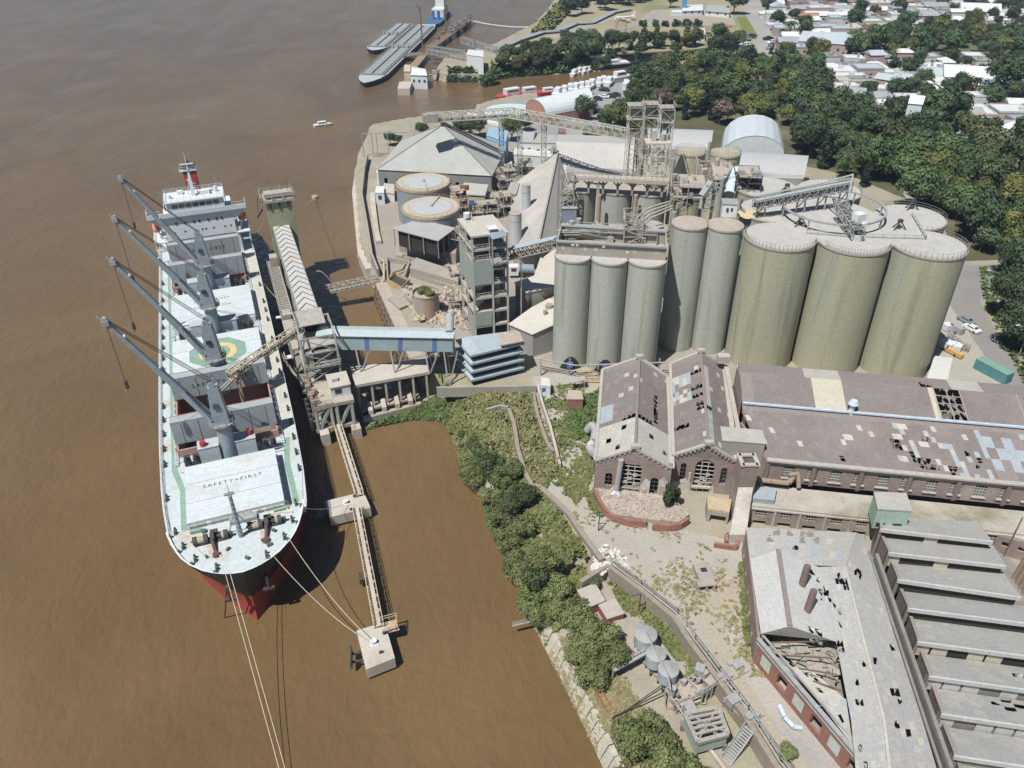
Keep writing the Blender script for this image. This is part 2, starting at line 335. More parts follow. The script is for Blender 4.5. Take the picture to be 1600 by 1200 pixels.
def ground_h(X,Y):
    X=np.asarray(X,float); Y=np.asarray(Y,float); ins=np.zeros(X.shape,bool); best=np.full(X.shape,1e9); wv=np.ones(X.shape)
    for a,b,wd in zip(_ca,_cb,_cw):
        cond=((a[1]>Y)!=(b[1]>Y)); 
        with np.errstate(divide='ignore',invalid='ignore'): xi=(b[0]-a[0])*(Y-a[1])/(b[1]-a[1])+a[0]
        ins^=cond&(X<xi)
        d=b-a; t=np.clip(((X-a[0])*d[0]+(Y-a[1])*d[1])/(d@d),0,1); ds=np.hypot(X-a[0]-t*d[0],Y-a[1]-t*d[1])
        k=ds<best; best=np.where(k,ds,best); wv=np.where(k,wd,wv)
    t=np.clip(best/wv,0,1); h=np.where(wv<4,t,t*t*(3-2*t)**1.0)
    top=np.full(X.shape,GZ)
    it=np.zeros(X.shape,bool)
    for i in range(len(terr)):
        a,b=terr[i],terr[(i+1)%len(terr)]
        cond=((a[1]>Y)!=(b[1]>Y))
        with np.errstate(divide='ignore',invalid='ignore'): xi=(b[0]-a[0])*(Y-a[1])/(b[1]-a[1])+a[0]
        it^=cond&(X<xi)
    top=np.where(it,3.5,top)
    im=np.zeros(X.shape,bool)
    for i in range(len(marsh)):
        a,b=marsh[i],marsh[(i+1)%len(marsh)]
        cond=((a[1]>Y)!=(b[1]>Y))
        with np.errstate(divide='ignore',invalid='ignore'): xi=(b[0]-a[0])*(Y-a[1])/(b[1]-a[1])+a[0]
        im^=cond&(X<xi)
    top=np.where(im,1.0,top)

    return np.where(ins,-0.3+(top+0.3)*h,-2.0)
def gh(x,y): return float(ground_h(np.array([x]),np.array([y]))[0])
def terrain():
    xs=[-140.0]; 
    while xs[-1]<3600: xs.append(xs[-1]+(1.6 if xs[-1]<150 else min(120,1.6+(xs[-1]-150)*0.05)))
    ys=[-150.0]
    while ys[-1]<5200: ys.append(ys[-1]+(8 if ys[-1]<30 else 1.6 if ys[-1]<330 else min(150,1.6+(ys[-1]-330)*0.02)))
    X,Y=np.meshgrid(np.array(xs),np.array(ys)); Z=ground_h(X,Y)
    rng=np.random.RandomState(3); Z=Z+np.where(Z>1,(rng.rand(*Z.shape)-.5)*0.10,0)
    nx=len(xs); ny=len(ys); v=np.stack([X.ravel(),Y.ravel(),Z.ravel()],1)
    idx=np.arange(nx*ny).reshape(ny,nx); q=np.stack([idx[:-1,:-1],idx[:-1,1:],idx[1:,1:],idx[1:,:-1]],-1).reshape(-1,4)
    keep=(Z.ravel()[q].max(1)>-1.9); q=q[keep]
    me=bpy.data.meshes.new('ground'); me.from_pydata(v.tolist(),[],q.tolist()); me.update(); o=bpy.data.objects.new('ground',me); C.objects.link(o)
    me.materials.append(groundm); tag(o,kind='structure')
groundm=mat('dusty_ground',(.36,.325,.255),(.26,.235,.175),0.12,bump=.3,c3=(.27,.26,.15),bscale=1.2)
bankm=mat('bank_soil',(.22,.20,.10),(.16,.16,.07),0.3,bump=.3)
terrain()
def patch(name,pts,m,z=None,dz=0.12,kind='structure'):
    zz=[]; 
    mm=M(); ps=[P(a,b,(z if z is not None else GZ)) for a,b in pts]
    mm.prism([(p.x,p.y) for p in ps],(ps[0].z-0.6),ps[0].z+dz); return tag(mm.build(name,m),kind=kind)
LZ=6.0
asphalt=mat('asphalt',(.20,.195,.185),(.26,.25,.235),0.15,bump=.2,c3=(.24,.225,.20),bscale=3)
roadm=mat('pale_road',(.34,.325,.30),(.28,.265,.245),0.12,bump=.15,c3=(.38,.35,.31))
yardm=mat('cracked_yard_concrete',(.40,.375,.325),(.31,.29,.25),0.13,bump=.3,c3=(.36,.31,.225),bscale=2,contrast=.7)
drygrass=mat('dry_grass',(.34,.295,.19),(.27,.24,.145),0.06,bump=.3,c3=(.21,.205,.11),bscale=2)
greengrass=mat('green_grass',(.13,.17,.045),(.19,.19,.07),0.15,bump=.3,bscale=2)
townsoil=mat('town_soil',(.17,.15,.10),(.085,.10,.045),0.05,bump=.2,c3=(.24,.21,.16))
# abandoned yard between bank and ruins
patch('yard',[(830,590),(945,570),(1000,660),(935,700),(935,790),(1075,830),(1165,850),(1180,1000),(1290,1140),(1400,1260),(1290,1260),(1205,1150),(1140,1060),(1075,985),(1000,920),(950,880),(900,830),(850,765),(870,740),(850,650)],yardm,6,0.10)
patch('path',[(1130,960),(1178,1000),(1290,1140),(1380,1240),(1300,1240),(1215,1140),(1150,1040)],roadm,6,0.14)
patch('road',[(1460,600),(1600,700),(1700,700),(1600,590),(1570,545),(1530,470),(1548,440),(1600,425),(1600,412),(1500,415),(1400,450),(1400,500)],asphalt,6,0.10)
patch('sidewalk',[(1478,470),(1500,500),(1540,560),(1580,610),(1450,610),(1440,520)],yardm,6,0.18)
patch('plant_yard',[(640,560),(720,590),(840,590),(945,575),(1150,590),(1150,430),(1150,280),(880,215),(790,235),(775,295),(580,300),(585,440)],mat('plant_dust_ground',(.36,.315,.26),(.25,.225,.19),0.25,bump=.3,c3=(.28,.265,.24),contrast=.8),6,0.05)
# park and port upstream
patch('grass_field',[(838,60),(870,40),(960,5),(1150,-8),(1165,66),(1080,78),(960,84),(850,94),(800,96),(772,92),(800,75)],drygrass,LZ,0.2)
patch('park_path',[(785,84),(850,62),(900,45),(955,28),(958,31),(905,49),(852,66),(790,88)],roadm,LZ,0.3)
patch('park_road',[(930,52),(985,40),(1010,30),(1030,18),(1034,19),(1020,31),(1000,40),(935,58)],mat('grey_gravel',(.32,.31,.30),(.26,.25,.24),0.3),LZ,0.31)
patch('gravel_lot',[(1000,30),(1020,16),(1140,14),(1150,40),(1010,42)],mat('tan_gravel',(.36,.32,.26),(.30,.27,.22),0.2),LZ,0.27)
patch('green_lawn',[(1152,27),(1178,26),(1186,56),(1160,50)],greengrass,LZ,0.3)
patch('town_road',[(1155,3),(1188,3),(1212,60),(1195,95),(1168,95),(1185,58),(1158,14)],roadm,LZ,0.34)
patch('quay',[(736,177),(800,158),(850,151),(905,140),(975,126),(1000,135),(990,160),(940,200),(800,235),(790,188),(755,184)],mat('quay_paving',(.30,.29,.28),(.25,.245,.24),0.08,c3=(.36,.35,.32)),LZ,0.3)
patch('town_ground',[(1215,-30),(1215,90),(1290,110),(1290,200),(1340,260),(1500,320),(1700,420),(1900,300),(1800,-30)],townsoil,LZ,0.06)
patch('clearing',[(1470,45),(1530,48),(1520,58),(1450,55)],drygrass,LZ,0.2)
patch('grove_floor',[(985,128),(1000,112),(1230,98),(1225,90),(1340,110),(1500,160),(1800,240),(1800,420),(1700,425),(1600,405),(1500,408),(1490,385),(1460,330),(1330,275),(1270,262),(1120,240),(945,240),(960,190)],mat('leaf_litter',(.115,.105,.06),(.065,.075,.035),0.12,c3=(.17,.15,.10)),6,0.08)
patch('footpath',[(1402,290),(1410,290),(1432,318),(1422,320)],roadm,6,0.25)
patch('dirt_lane',[(1385,232),(1402,232),(1398,262),(1375,276),(1368,268)],dust_floor,5.5,0.4)
# ================ the bulk carrier (local frame: x starboard, y aft from the bow, z up)
SO=Vector((-41.97,84.8,0)); SROT=R(20)
def sw(x,y,z): c,s=math.cos(SROT),math.sin(SROT); return Vector((SO.x+x*c-y*s,SO.y+x*s+y*c,z))
ship=thing('bulk_carrier','large white-decked bulk carrier with four cranes moored at the jetty','ship',SO,SROT,local=True)
ST=[0,.25,.7,1.4,2.5,4.5,6.2,8,10,12,13.4,17,25,40,60,100,140,152,160,163]
DK=[0,1.5,2.9,4.3,5.9,7.8,8.9,9.7,10.4,10.95,11.25,11.8,12.4,12.8,12.9,12.9,12.9,12.6,11.6,10.6]
WL=[0,.2,.5,1.0,1.7,3.0,4.1,5.2,6.3,7.3,8.0,9.4,11.4,12.7,12.9,12.9,12.7,11,7,4]
def hull_ring(z,zd=12.5,inset=0.0):
    g=max(0,min(1,z/zd))**1.5; stem=1.1+1.5*math.sin(min(z/10,1)*math.pi)-1.1*min(max(z,0)/12,1)
    r=[]
    for Y,d,w_ in zip(ST,DK,WL): r.append((max(0,w_+(d-w_)*g-inset),Y+stem*max(0,1-Y/25)))
    return [(b,y,z) for b,y in r]+[(-b,y,z) for b,y in reversed(r)]
def band(zs,mt,name,inset=0):
    m=M(); rings=[hull_ring(z,inset=inset) for z in zs]; n=len(rings[0])
    for r in rings: m.v.extend(r)
    for k in range(len(zs)-1):
        for i in range(n):
            j=(i+1)%n; m.f.append((k*n+i,k*n+j,(k+1)*n+j,(k+1)*n+i)); m.m.append(0)
    return m
m=band([-2.5,-1,0,1.2,2.4,3.6,4.8],0,'x'); m.build('lower_hull',hullred,ship,smooth=True)
m=band([4.8,6,7.5,9,10],0,'x'); hb=m.build('upper_hull',hullblack,ship,smooth=True)
m=M()  # raised forecastle sides with bulwark
ra=[p for p in hull_ring(10) if p[1]<17]; rb=[p for p in hull_ring(12.4) if p[1]<17.6]; rb=[p for p in hull_ring(12.4)][:len([p for p in hull_ring(10) if p[1]<=17.01])//2]
A=hull_ring(10); B=hull_ring(12.3); Cc=hull_ring(12.75); n=len(A); k=10
for r in range(n):
    s=(r+1)%n
    if (r<k) or (r>=n-k-1):
        m.quad(A[r],A[s],B[s],B[r])
FSIDE=m; OUT=[]
m=M()
for r in range(n):
    s=(r+1)%n
    if (r<k) or (r>=n-k-1):
        pass
        i0=[(p[0]*.97,p[1]+.12,p[2]) for p in (B[r],B[s],Cc[s],Cc[r])]; m.quad(*reversed(i0)); m.quad(Cc[r],Cc[s],i0[2],i0[3]); OUT.append((B[r],B[s],Cc[s],Cc[r]))
m.build('bulwark',shipwhite,ship)
for q4 in OUT: FSIDE.quad(*q4)
FSIDE.build('forecastle_side',hullblack,ship,smooth=True)
m=M(); bw=lambda y:float(np.interp(y,ST,DK))
for y0,y1,h in ((13.4,17,0),(17,25,0),(25,36.8,0),(36.8,57.4,9.2),(57.4,108.6,0),(108.6,127,9.0),(127,140,0),(140,152,0),(152,160,0),(160,163,0)):
    a,b=bw(y0)-.05,bw(y1)-.05
    if h: m.quad((-a,y0,9.9),(-h,y0,9.9),(-h,y1,9.9),(-b,y1,9.9)); m.quad((h,y0,9.9),(a,y0,9.9),(b,y1,9.9),(h,y1,9.9))
    else: m.quad((-a,y0,9.9),(a,y0,9.9),(b,y1,9.9),(-b,y1,9.9))
m.build('main_deck',deckmat,ship)
fd=[p for p in hull_ring(12.3)][:k+1]; fd=fd+[(-p[0],p[1],p[2]) for p in reversed(fd)]
m=M(); m.prism([(p[0]*.985,p[1]+.1) for p in fd[1:-1]],12.15,12.3); m.box((0,13.35,11.1),(22,.2,2.3)); m.build('forecastle_deck',deckmat,ship)
# deck stripes, gutters, rails
m=M()
for sx in (-1,1):
    pts=[(10.3,128),(10.3,47),(10.2,33),(8.9,27),(8.9,15.5)] if sx<0 else [(10.6,36),(9.7,28),(9.9,15.5)]
    for (xa,ya),(xb,yb) in zip(pts[:-1],pts[1:]): m.prism([(sx*xa-.5,ya),(sx*xa+.5,ya),(sx*xb+.5,yb),(sx*xb-.5,yb)],9.9,9.93)
m.build('walkway_stripe',greenp,ship)
m=M(); m.prism([(10.6,40),(12.6,40),(12.7,128),(10.6,128)],9.9,9.925); m.build('spilled_cargo_dust',deckdust,ship)
m=M()
side=[(-float(np.interp(y,ST,DK))+.1,y,9.9) for y in range(15,158,6)]; side2=[(-a,b,c) for a,b,c in side]
m.rail(side,1.1,.06,2.0,3); m.rail(side2,1.1,.06,2.0,3)
m.build('deck_railing',shipwhite,ship)
m=M(); rnd=random.Random(2)
for y in list(range(20,126,5)):
    for sx in (-1,1):
        if rnd.random()<.75:
            x=sx*(float(np.interp(y,ST,DK))-.8); m.cyl((x,y,9.9),(x,y,10.7),.22,.22,7); m.cyl((x,y+.9,9.9),(x,y+.9,10.7),.22,.22,7); m.box((x,y+.45,9.98),(.5,1.5,.12))
m.build('mooring_bitts',mat('deck_fitting',(.06,.12,.11),(.04,.07,.07),1),ship)
m=M()
for sx in (-1,1):
    for off,r in ((9.55,.09),(9.8,.07),(10.0,.05)): m.cyl((sx*off,34,10.35),(sx*off,128,10.35),r,r,6)
    for y in range(35,128,4): m.box((sx*9.75,y,10.15),(.7,.15,.5))
m.build('deck_pipe',shipwhite,ship)
# hatches
def coaming(y0,y1,hw):
    m=M()
    for x in (-hw,hw): m.box((x,(y0+y1)/2,10.8),(.35,y1-y0,1.8))
    for y in (y0,y1): m.box((0,y,10.8),(hw*2+.35,.35,1.8))
    k=y0+1.5
    while k<y1:
        for sx in (-1,1): m.box((sx*(hw+.35),k,10.6),(.5,.12,1.4))
        k+=2.2
    return m
def textm(x,y,z,rx=0,rz=0): return Matrix.Translation((x,y,z))@Matrix.Rotation(rz,4,'Z')@Matrix.Rotation(rx,4,'X')
def closed(y0,y1,hw,n,words,z=12.3):
    c=coaming(y0,y1,hw).build('hatch_coaming',shipwhite,ship)
    for i in range(n):
        a=y0+(y1-y0)*i/n; b=y0+(y1-y0)*(i+1)/n
        m=M(); m.box((0,(a+b)/2,z-.3),(hw*2+.6,b-a-.10,.6)); 
        for j in range(2): m.box((0,a+(b-a)*(j+1)/3,z+.004),(hw*2,.05,.05))
        m.build('hatch_cover',hatchm,ship)
    m=M(); 
    for i in range(1,n): m.box((0,y0+(y1-y0)*i/n,z-.26),(hw*2+.5,.1,.4))
    m.build('hatch_seal',rust,ship)
    for t,yy,s in words: text(t,s,textm(0,yy,z+.03,0,0),'hatch_lettering',black_letter,ship,0,1.35)
closed(14.8,30.3,7.7,3,[('SAFETY+FIRST',23.5,1.25)])
closed(61.5,78.5,9.2,3,[])
closed(85.5,102.2,9.2,4,[('SAFETY FIRST',96.6,1.1),('NO SMOKING',93.0,1.1)])
# helicopter mark
m=M(); cy=70
oc=[(6.6*math.cos(R(22.5+45*i)),cy+6.6*math.sin(R(22.5+45*i))) for i in range(8)]; oc2=[(6.9*math.cos(R(22.5+45*i)),cy+6.9*math.sin(R(22.5+45*i))) for i in range(8)]
M().prism(oc2,12.3,12.36).build('helideck_border',white,ship); m.prism(oc,12.3,12.37).build('helideck_green',greenp,ship)
def ringm(r0,r1,z,n=36):
    m=M()
    for i in range(n):
        a,b=2*math.pi*i/n,2*math.pi*(i+1)/n; m.quad((r0*math.cos(a),cy+r0*math.sin(a),z),(r1*math.cos(a),cy+r1*math.sin(a),z),(r1*math.cos(b),cy+r1*math.sin(b),z),(r0*math.cos(b),cy+r0*math.sin(b),z))
    return m
ringm(2.7,4.1,12.376).build('helideck_ring',yellowp,ship); ringm(0,2.7,12.375).build('helideck_centre',greenp,ship)
text('H',3.4,textm(0,cy,12.385),'helideck_letter',white,ship)
def opened(y0,y1,hw,words):
    coaming(y0,y1,hw).build('hatch_coaming',mat('coaming_pink',(.42,.27,.24),(.35,.2,.17),.5),ship)
    m=M()  # hold lining: a real box going down
    z0=-1.5; hwb=hw+1.2; q=[(-hw,y0),(hw,y0),(hw,y1),(-hw,y1)]
    for i in range(4):
        a,b=q[i],q[(i+1)%4]; m.quad((a[0],a[1],11.7),(a[0],a[1],z0),(b[0],b[1],z0),(b[0],b[1],11.7))
    m.quad(*[(a[0],a[1],z0) for a in q]); m.build('cargo_hold',holdm,ship)
    m=M(); rr=random.Random(4); nx,ny=14,14
    def hgt(u,v): return 6.2-7*abs(u-.5)-3.0*abs(v-.5)+rr.random()*.5
    hs=[[hgt(i/nx,j/ny) for i in range(nx+1)] for j in range(ny+1)]
    for j in range(ny):
        for i in range(nx):
            f=lambda a,b:(-hw+.1+(2*hw-.2)*a/nx,y0+.1+(y1-y0-.2)*b/ny,hs[b][a]); m.quad(f(i,j),f(i+1,j),f(i+1,j+1),f(i,j+1))
    m.build('bulk_cargo',mat('bulk_cargo_mat',(.24,.20,.17),(.17,.14,.12),1),ship,smooth=True)
    for yy,s,wd in ((y0+2.4,-1,None),(y1-2.6,-1,words)):
        for k in range(2):
            m=M(); y=yy-.75+k*1.5; m.box((0,y,14.6),(hw*2+.4,.55,5.0))
            for j in range(6): m.box((-hw+1.5+j*(2*hw-3)/5,y+(.34 if k else -.3),14.6),(.15,.12,4.6))
            c=m.build('folded_hatch_cover',hatchg,ship)
        M().box((0,yy,17.14),(hw*2+.45,2.1,.08)).build('cover_top',hatchg,ship); M().box((0,yy+(1.0 if yy<(y0+y1)/2 else 1.0),17.2),(hw*2+.5,.18,.1)).build('cover_edge',mat('faded_red_edge',(.33,.15,.13),(.4,.26,.23),1),ship)
        if wd: text(wd,1.35,textm(0,yy-1.06,14.6,R(90)),'hatch_lettering',black_letter,ship,0,1.35)
opened(36.8,57.4,9.2,'SAFETY+FIRST'); opened(108.6,127,9.0,'SAFETY FIRST')
# cross-deck structures between hatches
for yc in (33.5,57+2.2,81.8,105.4):
    m=M()
    for x in (-3.4,3.2): m.box((x,yc,12.1),(3.6,2.6,4.2)); m.box((x,yc,14.24),(3.8,2.8,.12))
    m.build('mast_house',mat('mast_house_paint',(.44,.48,.50),(.36,.4,.42),.5),ship)
    m=M(); 
    for x in (-7.6,-6.0,6.4,8.0): m.box((x,yc,11.1),(1.1,1.6,2.2)); m.cyl((x,yc-.9,12.2),(x,yc-.9,13.1),.3,.35,8)
    m.build('deck_machinery',dark,ship)
    m=M(); m.rail([(-9.5,yc-1.6,10),(9.5,yc-1.6,10)],1.1,.07,1.5); m.rail([(-9.5,yc+1.6,10),(9.5,yc+1.6,10)],1.1,.07,1.5); m.build('cross_deck_railing',shipwhite,ship)
m=M(); m.cyl((-4.2,33.0,14.3),(-4.2,33.0,15.3),.55,.55,10); m.cyl((4.2,33.6,14.3),(4.2,33.6,15.3),.55,.55,10); m.build('mast_house_vent',redp,ship)
# cranes
def crane(yc,az,el,L,drop):
    h=M(); h.cyl((0,yc,9.9),(0,yc,18.6),1.45,1.35,20); ped=h.build('crane_pedestal',cranem,ship,smooth=True)
    m=M(); m.cyl((0,yc,18.3),(0,yc,18.7),1.9,1.9,16); m.rail([(math.cos(a)*2.3,yc+math.sin(a)*2.3,18.6) for a in [i*math.pi/5 for i in range(11)]],1,.07,1.2); m.cyl((0,yc,18.6),(0,yc,18.66),2.3,2.3,16); m.build('slewing_platform',greysteel,ped)
    A=R(az); dr=Vector((-math.cos(A),math.sin(A),0)); sd=Vector((-dr.y,dr.x,0))
    def LP(a,b,z): q=Vector((0,yc,0))+dr*a+sd*b; return (q.x,q.y,z)
    m=M(); bot=[LP(-1.5,-1.25,18.7),LP(1.5,-1.25,18.7),LP(1.5,1.25,18.7),LP(-1.5,1.25,18.7)]; top=[LP(-.9,-.9,26.6),LP(.9,-.9,26.6),LP(.9,.9,26.6),LP(-.9,.9,26.6)]
    m.add(bot+top,[(3,2,1,0),(4,5,6,7),(0,1,5,4),(1,2,6,5),(2,3,7,6),(3,0,4,7)])
    for b in (-.75,.75): m.cyl(LP(0,b-.12,27.1),LP(0,b+.12,27.1),.6,.6,14); m.bar(LP(0,b,26.5),LP(0,b,27.2),.7,.3)
    hs=m.build('crane_house',cranem,ped)
    m=M()
    for b in (-.5,.5): pass
    m.box(LP(.2,1.0,22.8),(.9,.9,.9),-A); m.box(LP(1.35,-.2,23.6),(.12,.9,.8),-A); m.box(LP(-.2,-1.12,23.5),(.7,.12,.7),-A); m.build('crane_cab_window',glass,hs)
    e=R(el); root=Vector(LP(1.6,0,19.8)); tip=root+dr*(L*math.cos(e))+Vector((0,0,L*math.sin(e)))
    m=M(); j=root+(tip-root)*.30
    for b in (-1.15,1.15): m.bar(root+sd*b,j+sd*b*.35,.42,.75,.45,.95)
    m.bar(j-(tip-root)*.02,tip,1.15,1.15,.62,.6)
    m.bar(root+(tip-root)*.12-sd*.9,root+(tip-root)*.12+sd*.9,.25)
    jb=m.build('crane_jib',cranem,ped)
    m=M(); m.box(tip,(1.1,1.0,.9),-A); m.cyl(tip-sd*.4+Vector((0,0,.5)),tip+sd*.4+Vector((0,0,.5)),.45,.45,12); m.bar(tip,tip+dr*.9+Vector((0,0,1.2)),.25); m.build('jib_head',greysteel,jb)
    m=M()
    for b in (-.7,-.3,.3,.7): m.cyl(LP(0,b,27.6),tip+sd*b*.5+Vector((0,0,.6)),.05,.05,5)
    hk=tip-Vector((0,0,drop)); m.cyl(tip-Vector((0,0,.3)),hk,.06,.06,5); m.build('crane_cable',dark,ped)
    m=M(); m.cyl(hk,hk-Vector((0,0,1.5)),.28,.32,8); m.build('hook_block',dark,ped); 
    m=M(); m.tube([hk-Vector((0,0,1.5)),hk-Vector((0,0,2.0))+dr*.3,hk-Vector((0,0,2.5))],.16,6); m.build('cargo_hook',mat('hook_orange',(.6,.2,.06),(.5,.16,.05)),ped)
    for i in range(5):
        if i in (1,3):
            p=root+(tip-root)*(.35+.16*i); M().box(p+Vector((0,0,.75)),(.5,.5,.35),-A).build('jib_lamp',white,jb)
for i,(az,el,L,dr_) in enumerate(((4,61.5,24.9,11.5),(9,61,24.7,13),(8,59,24.7,13),(2,62,25.4,10.5))): crane(33.3+23.75*i,az,el,L,dr_)
# accommodation block
acc=M(); acc.box((0,137,13),(20,15,6.2)); acc.box((0,137,18.8),(18.4,14.4,5.4)); acc.build('accommodation_block',shipwhite,ship)
m=M(); m.add([(-9.2,129.4,16),(9.2,129.4,16),(9.2,129.8,23.2),(-9.2,129.8,23.2)],[(0,1,2,3)]); 
m.prism([(-13,129),(13,129),(13,132.4),(-13,132.4)],22.6,22.9); m.box((0,129.0,23.4),(26,.12,1.3)); 
for sx in (-1,1): m.box((sx*12.95,130.7,23.4),(.12,3.4,1.3)); m.add([(sx*9.2,129.7,19.2),(sx*9.2,129.7,22.7),(sx*12.9,129.3,22.7)],[(0,1,2)])
m.add([(-9.2,129.68,22.7),(-12.9,129.05,22.7),(-12.9,129.05,23.9),(-9.2,129.05,23.9)],[(0,1,2,3)])
m.build('bridge_wing',shipwhite,ship)
m=M(); m.box((0,134.2,24.6),(15,7.6,3.4)); m.box((0,134.2,26.4),(15.8,8.6,.25)); wh=m.build('wheelhouse',shipwhite,ship)
m=M(); 
for i in range(7): m.box((-5.4+1.8*i,130.36,25.1),(1.45,.1,1.0))
m.build('bridge_window',glass,wh)
m=M()
for sx in (-1,1): m.box((sx*7.95,131.7,25.4),(.2,2.2,2.6)); 
m.build('sidelight_screen',greenp,wh)
m=M()
for z,xs in ((20.6,(-6,-3.8,-1.4,0,2.4,4.6,6.0)),(18.0,(-7,-4.2,.3,1.3,3.4,6.4,8)),(15.6,(-7,-3,2,6))):
    for x in xs: m.box((x,129.56 if z>16 else 129.4,z),(.5,.12,.6))
m.build('porthole',glass,ship)
m=M(); m.rail([(-7.7,130.1,26.5),(7.7,130.1,26.5),(7.7,138,26.5),(-7.7,138,26.5),(-7.7,130.1,26.5)],1.1,.07,1.6,2)
for sx in (-1,1): m.rail([(sx*9.3,129.1,23.9),(sx*12.9,129.1,23.9),(sx*12.9,132.2,23.9)],.9,.07,1.2,1)
m.build('bridge_railing',shipwhite,ship)
m=M(); m.bar((0,133.5,26.5),(0,134.2,35),1.0,.9,.4,.4); m.box((0,134.1,33.4),(4.4,.9,.25)); m.box((0,133.9,35.2),(3.4,.35,.4)); m.rail([(-2.2,133.6,33.5),(2.2,133.6,33.5)],1,.07,1.1); m.cyl((0,134.2,35),(0,134.2,38.5),.12,.04,6)
m.bar((-1.4,134.5,26.5),(-.2,134.2,32),.2); m.bar((1.4,134.5,26.5),(.2,134.2,32),.2); m.build('radar_mast',shipwhite,ship)
m=M(); m.cyl((6.4,131.5,26.4),(6.4,131.5,32.5),.06,.03,5); m.build('whip_antenna',shipwhite,ship)
m=M(); m.prism([(-1.6,141),(1.6,141),(1.8,142.5),(1.6,145.5),(-1.6,145.5),(-1.8,142.5)],21.5,30.2); fu=m.build('funnel',redp,ship)
m=M(); m.prism([(-1.7,140.95),(1.7,140.95),(1.9,142.5),(1.7,145.6),(-1.7,145.6),(-1.9,142.5)],30.2,31.4); 
for x,y in ((-.6,142.5),(.6,142.5),(0,144)): m.cyl((x,y,31.4),(x,y,33),.35,.35,10)
m.build('funnel_cap',hullblack,fu)
m=M(); m.box((-.8,140.92,28.6),(.9,.08,.5)); m.box((0,140.92,27.4),(1.7,.08,.3)); m.box((0,140.92,26.2),(1.2,.08,.9)); m.build('funnel_mark',white,fu)
m=M(); m.box((3,134,27.1),(2.6,2,1.2)); m.box((-3.5,136,27.0),(1.4,1.4,1)); m.cyl((-6.2,133,26.5),(-6.2,133,27.6),.5,.5,10); m.cyl((5.9,134.6,26.5),(5.9,134.6,28),.6,.45,10); m.build('roof_equipment',shipwhite,ship)
for sx in (-1,1):
    m=M(); pr=[(-3.2,.25),(-2.6,.9),(-1,1.25),(1.4,1.25),(2.7,.9),(3.2,.3)]
    for (a,ra_),(b,rb_) in zip(pr[:-1],pr[1:]): m.cyl((sx*11.4,133.5+a,19.2),(sx*11.4,133.5+b,19.2),ra_,rb_,12)
    m.box((sx*11.4,134.8,20.3),(1.4,1.5,.7)); lb=m.build('lifeboat',orange,ship,smooth=True)
    m=M(); m.bar((sx*10.4,130.8,16),(sx*11.6,130.8,21),.3); m.bar((sx*10.4,136,16),(sx*11.6,136,21),.3); m.box((sx*11,133,15.9),(3.6,8,.3)); m.bar((sx*12.5,129.3,10),(sx*12.5,129.3,16),.3); m.bar((sx*12.5,137,10),(sx*12.5,137,16),.3); m.rail([(sx*12.7,129,16),(sx*12.7,137,16)],1.1,.07,1.4); m.box((sx*11.6,128.7,14),(2.2,.3,.3)); m.build('lifeboat_davit',shipwhite,ship)
m=M(); m.cyl((-9.6,130.3,16.2),(-9.6,130.3,17.3),.6,.6,10); m.box((9.8,130.5,16.7),(1.2,1.2,1.1)); m.build('life_raft',shipwhite,ship)
# forecastle gear
fm=M(); fm.cyl((.3,8.6,12.3),(.3,8.6,21.5),.42,.28,10); fm.box((.3,8.6,21.6),(1.5,.5,.3)); fm.cyl((.3,8.6,21.6),(.3,8.6,23.5),.07,.05,5); fm.bar((-1.5,10.2,12.3),(.2,8.7,17.5),.12); fm.bar((2.1,10.2,12.3),(.4,8.7,17.5),.12)
for z in range(13,21): fm.box((.3,8.2,z),(.5,.12,.08))
fm.build('foremast',cranem,ship)
m=M(); m.box((.3,8.25,21.2),(.35,.35,.5)); m.box((1.0,12.3,12.6),(4.4,1.3,.8)); m.build('mast_lamp',greysteel,ship)
for sx,nm in ((-1,'port'),(1,'stbd')):
    c=Vector((sx*4.3+.2,9.2 if sx<0 else 9.6,13.1)); m=M()
    for dx,r in ((-2.6,.75),(-1.6,.35),(-.9,.8),(.1,.85),(1.3,.4),(2.2,.75),(2.9,.3)): m.cyl(c+Vector((dx-.32,0,0)),c+Vector((dx+.32,0,0)),r,r,12)
    m.cyl(c-Vector((3.2,0,0)),c+Vector((3.2,0,0)),.16,.16,8); m.box(c-Vector((0,0,.6)),(5.4,1.2,.3)); m.box(c+Vector((.4,1.1,-.2)),(1.2,.9,1))
    wd=m.build('windlass',dark,ship)
    m=M(); m.cyl(c+Vector((-2.3,0,0)),c+Vector((-1.1,0,0)),.62,.62,12); m.cyl(c+Vector((1.5,0,0)),c+Vector((2.1,0,0)),.66,.66,12); m.build('rope_drum',mat('coiled_rope',(.42,.37,.26),(.3,.26,.19),3),wd)
    m=M(); m.tube([c+Vector((0,-.8,.2)),c+Vector((-.2*sx,-2.2,-.3)),c+Vector((-.4*sx,-3.4,-.7))],.3,7); m.cyl((c.x-.4*sx,c.y-3.6,12.3),(c.x-.4*sx,c.y-3.6,12.8),.65,.55,10); m.build('anchor_chain',mat('dark_rust',(.14,.08,.06),(.09,.06,.05),1),wd)
    m=M(); a=[(c.x-1.1,c.y-.8),(c.x+.7,c.y-.8),(c.x+.5-.4*sx,c.y-4.0),(c.x-.9-.4*sx,c.y-4.0)]; m.prism(a,12.3,12.312); m.build('rust_stain',mat('faint_rust_stain',(.40,.28,.16),(.50,.50,.46),.9),ship)
m=M(); rnd=random.Random(5)
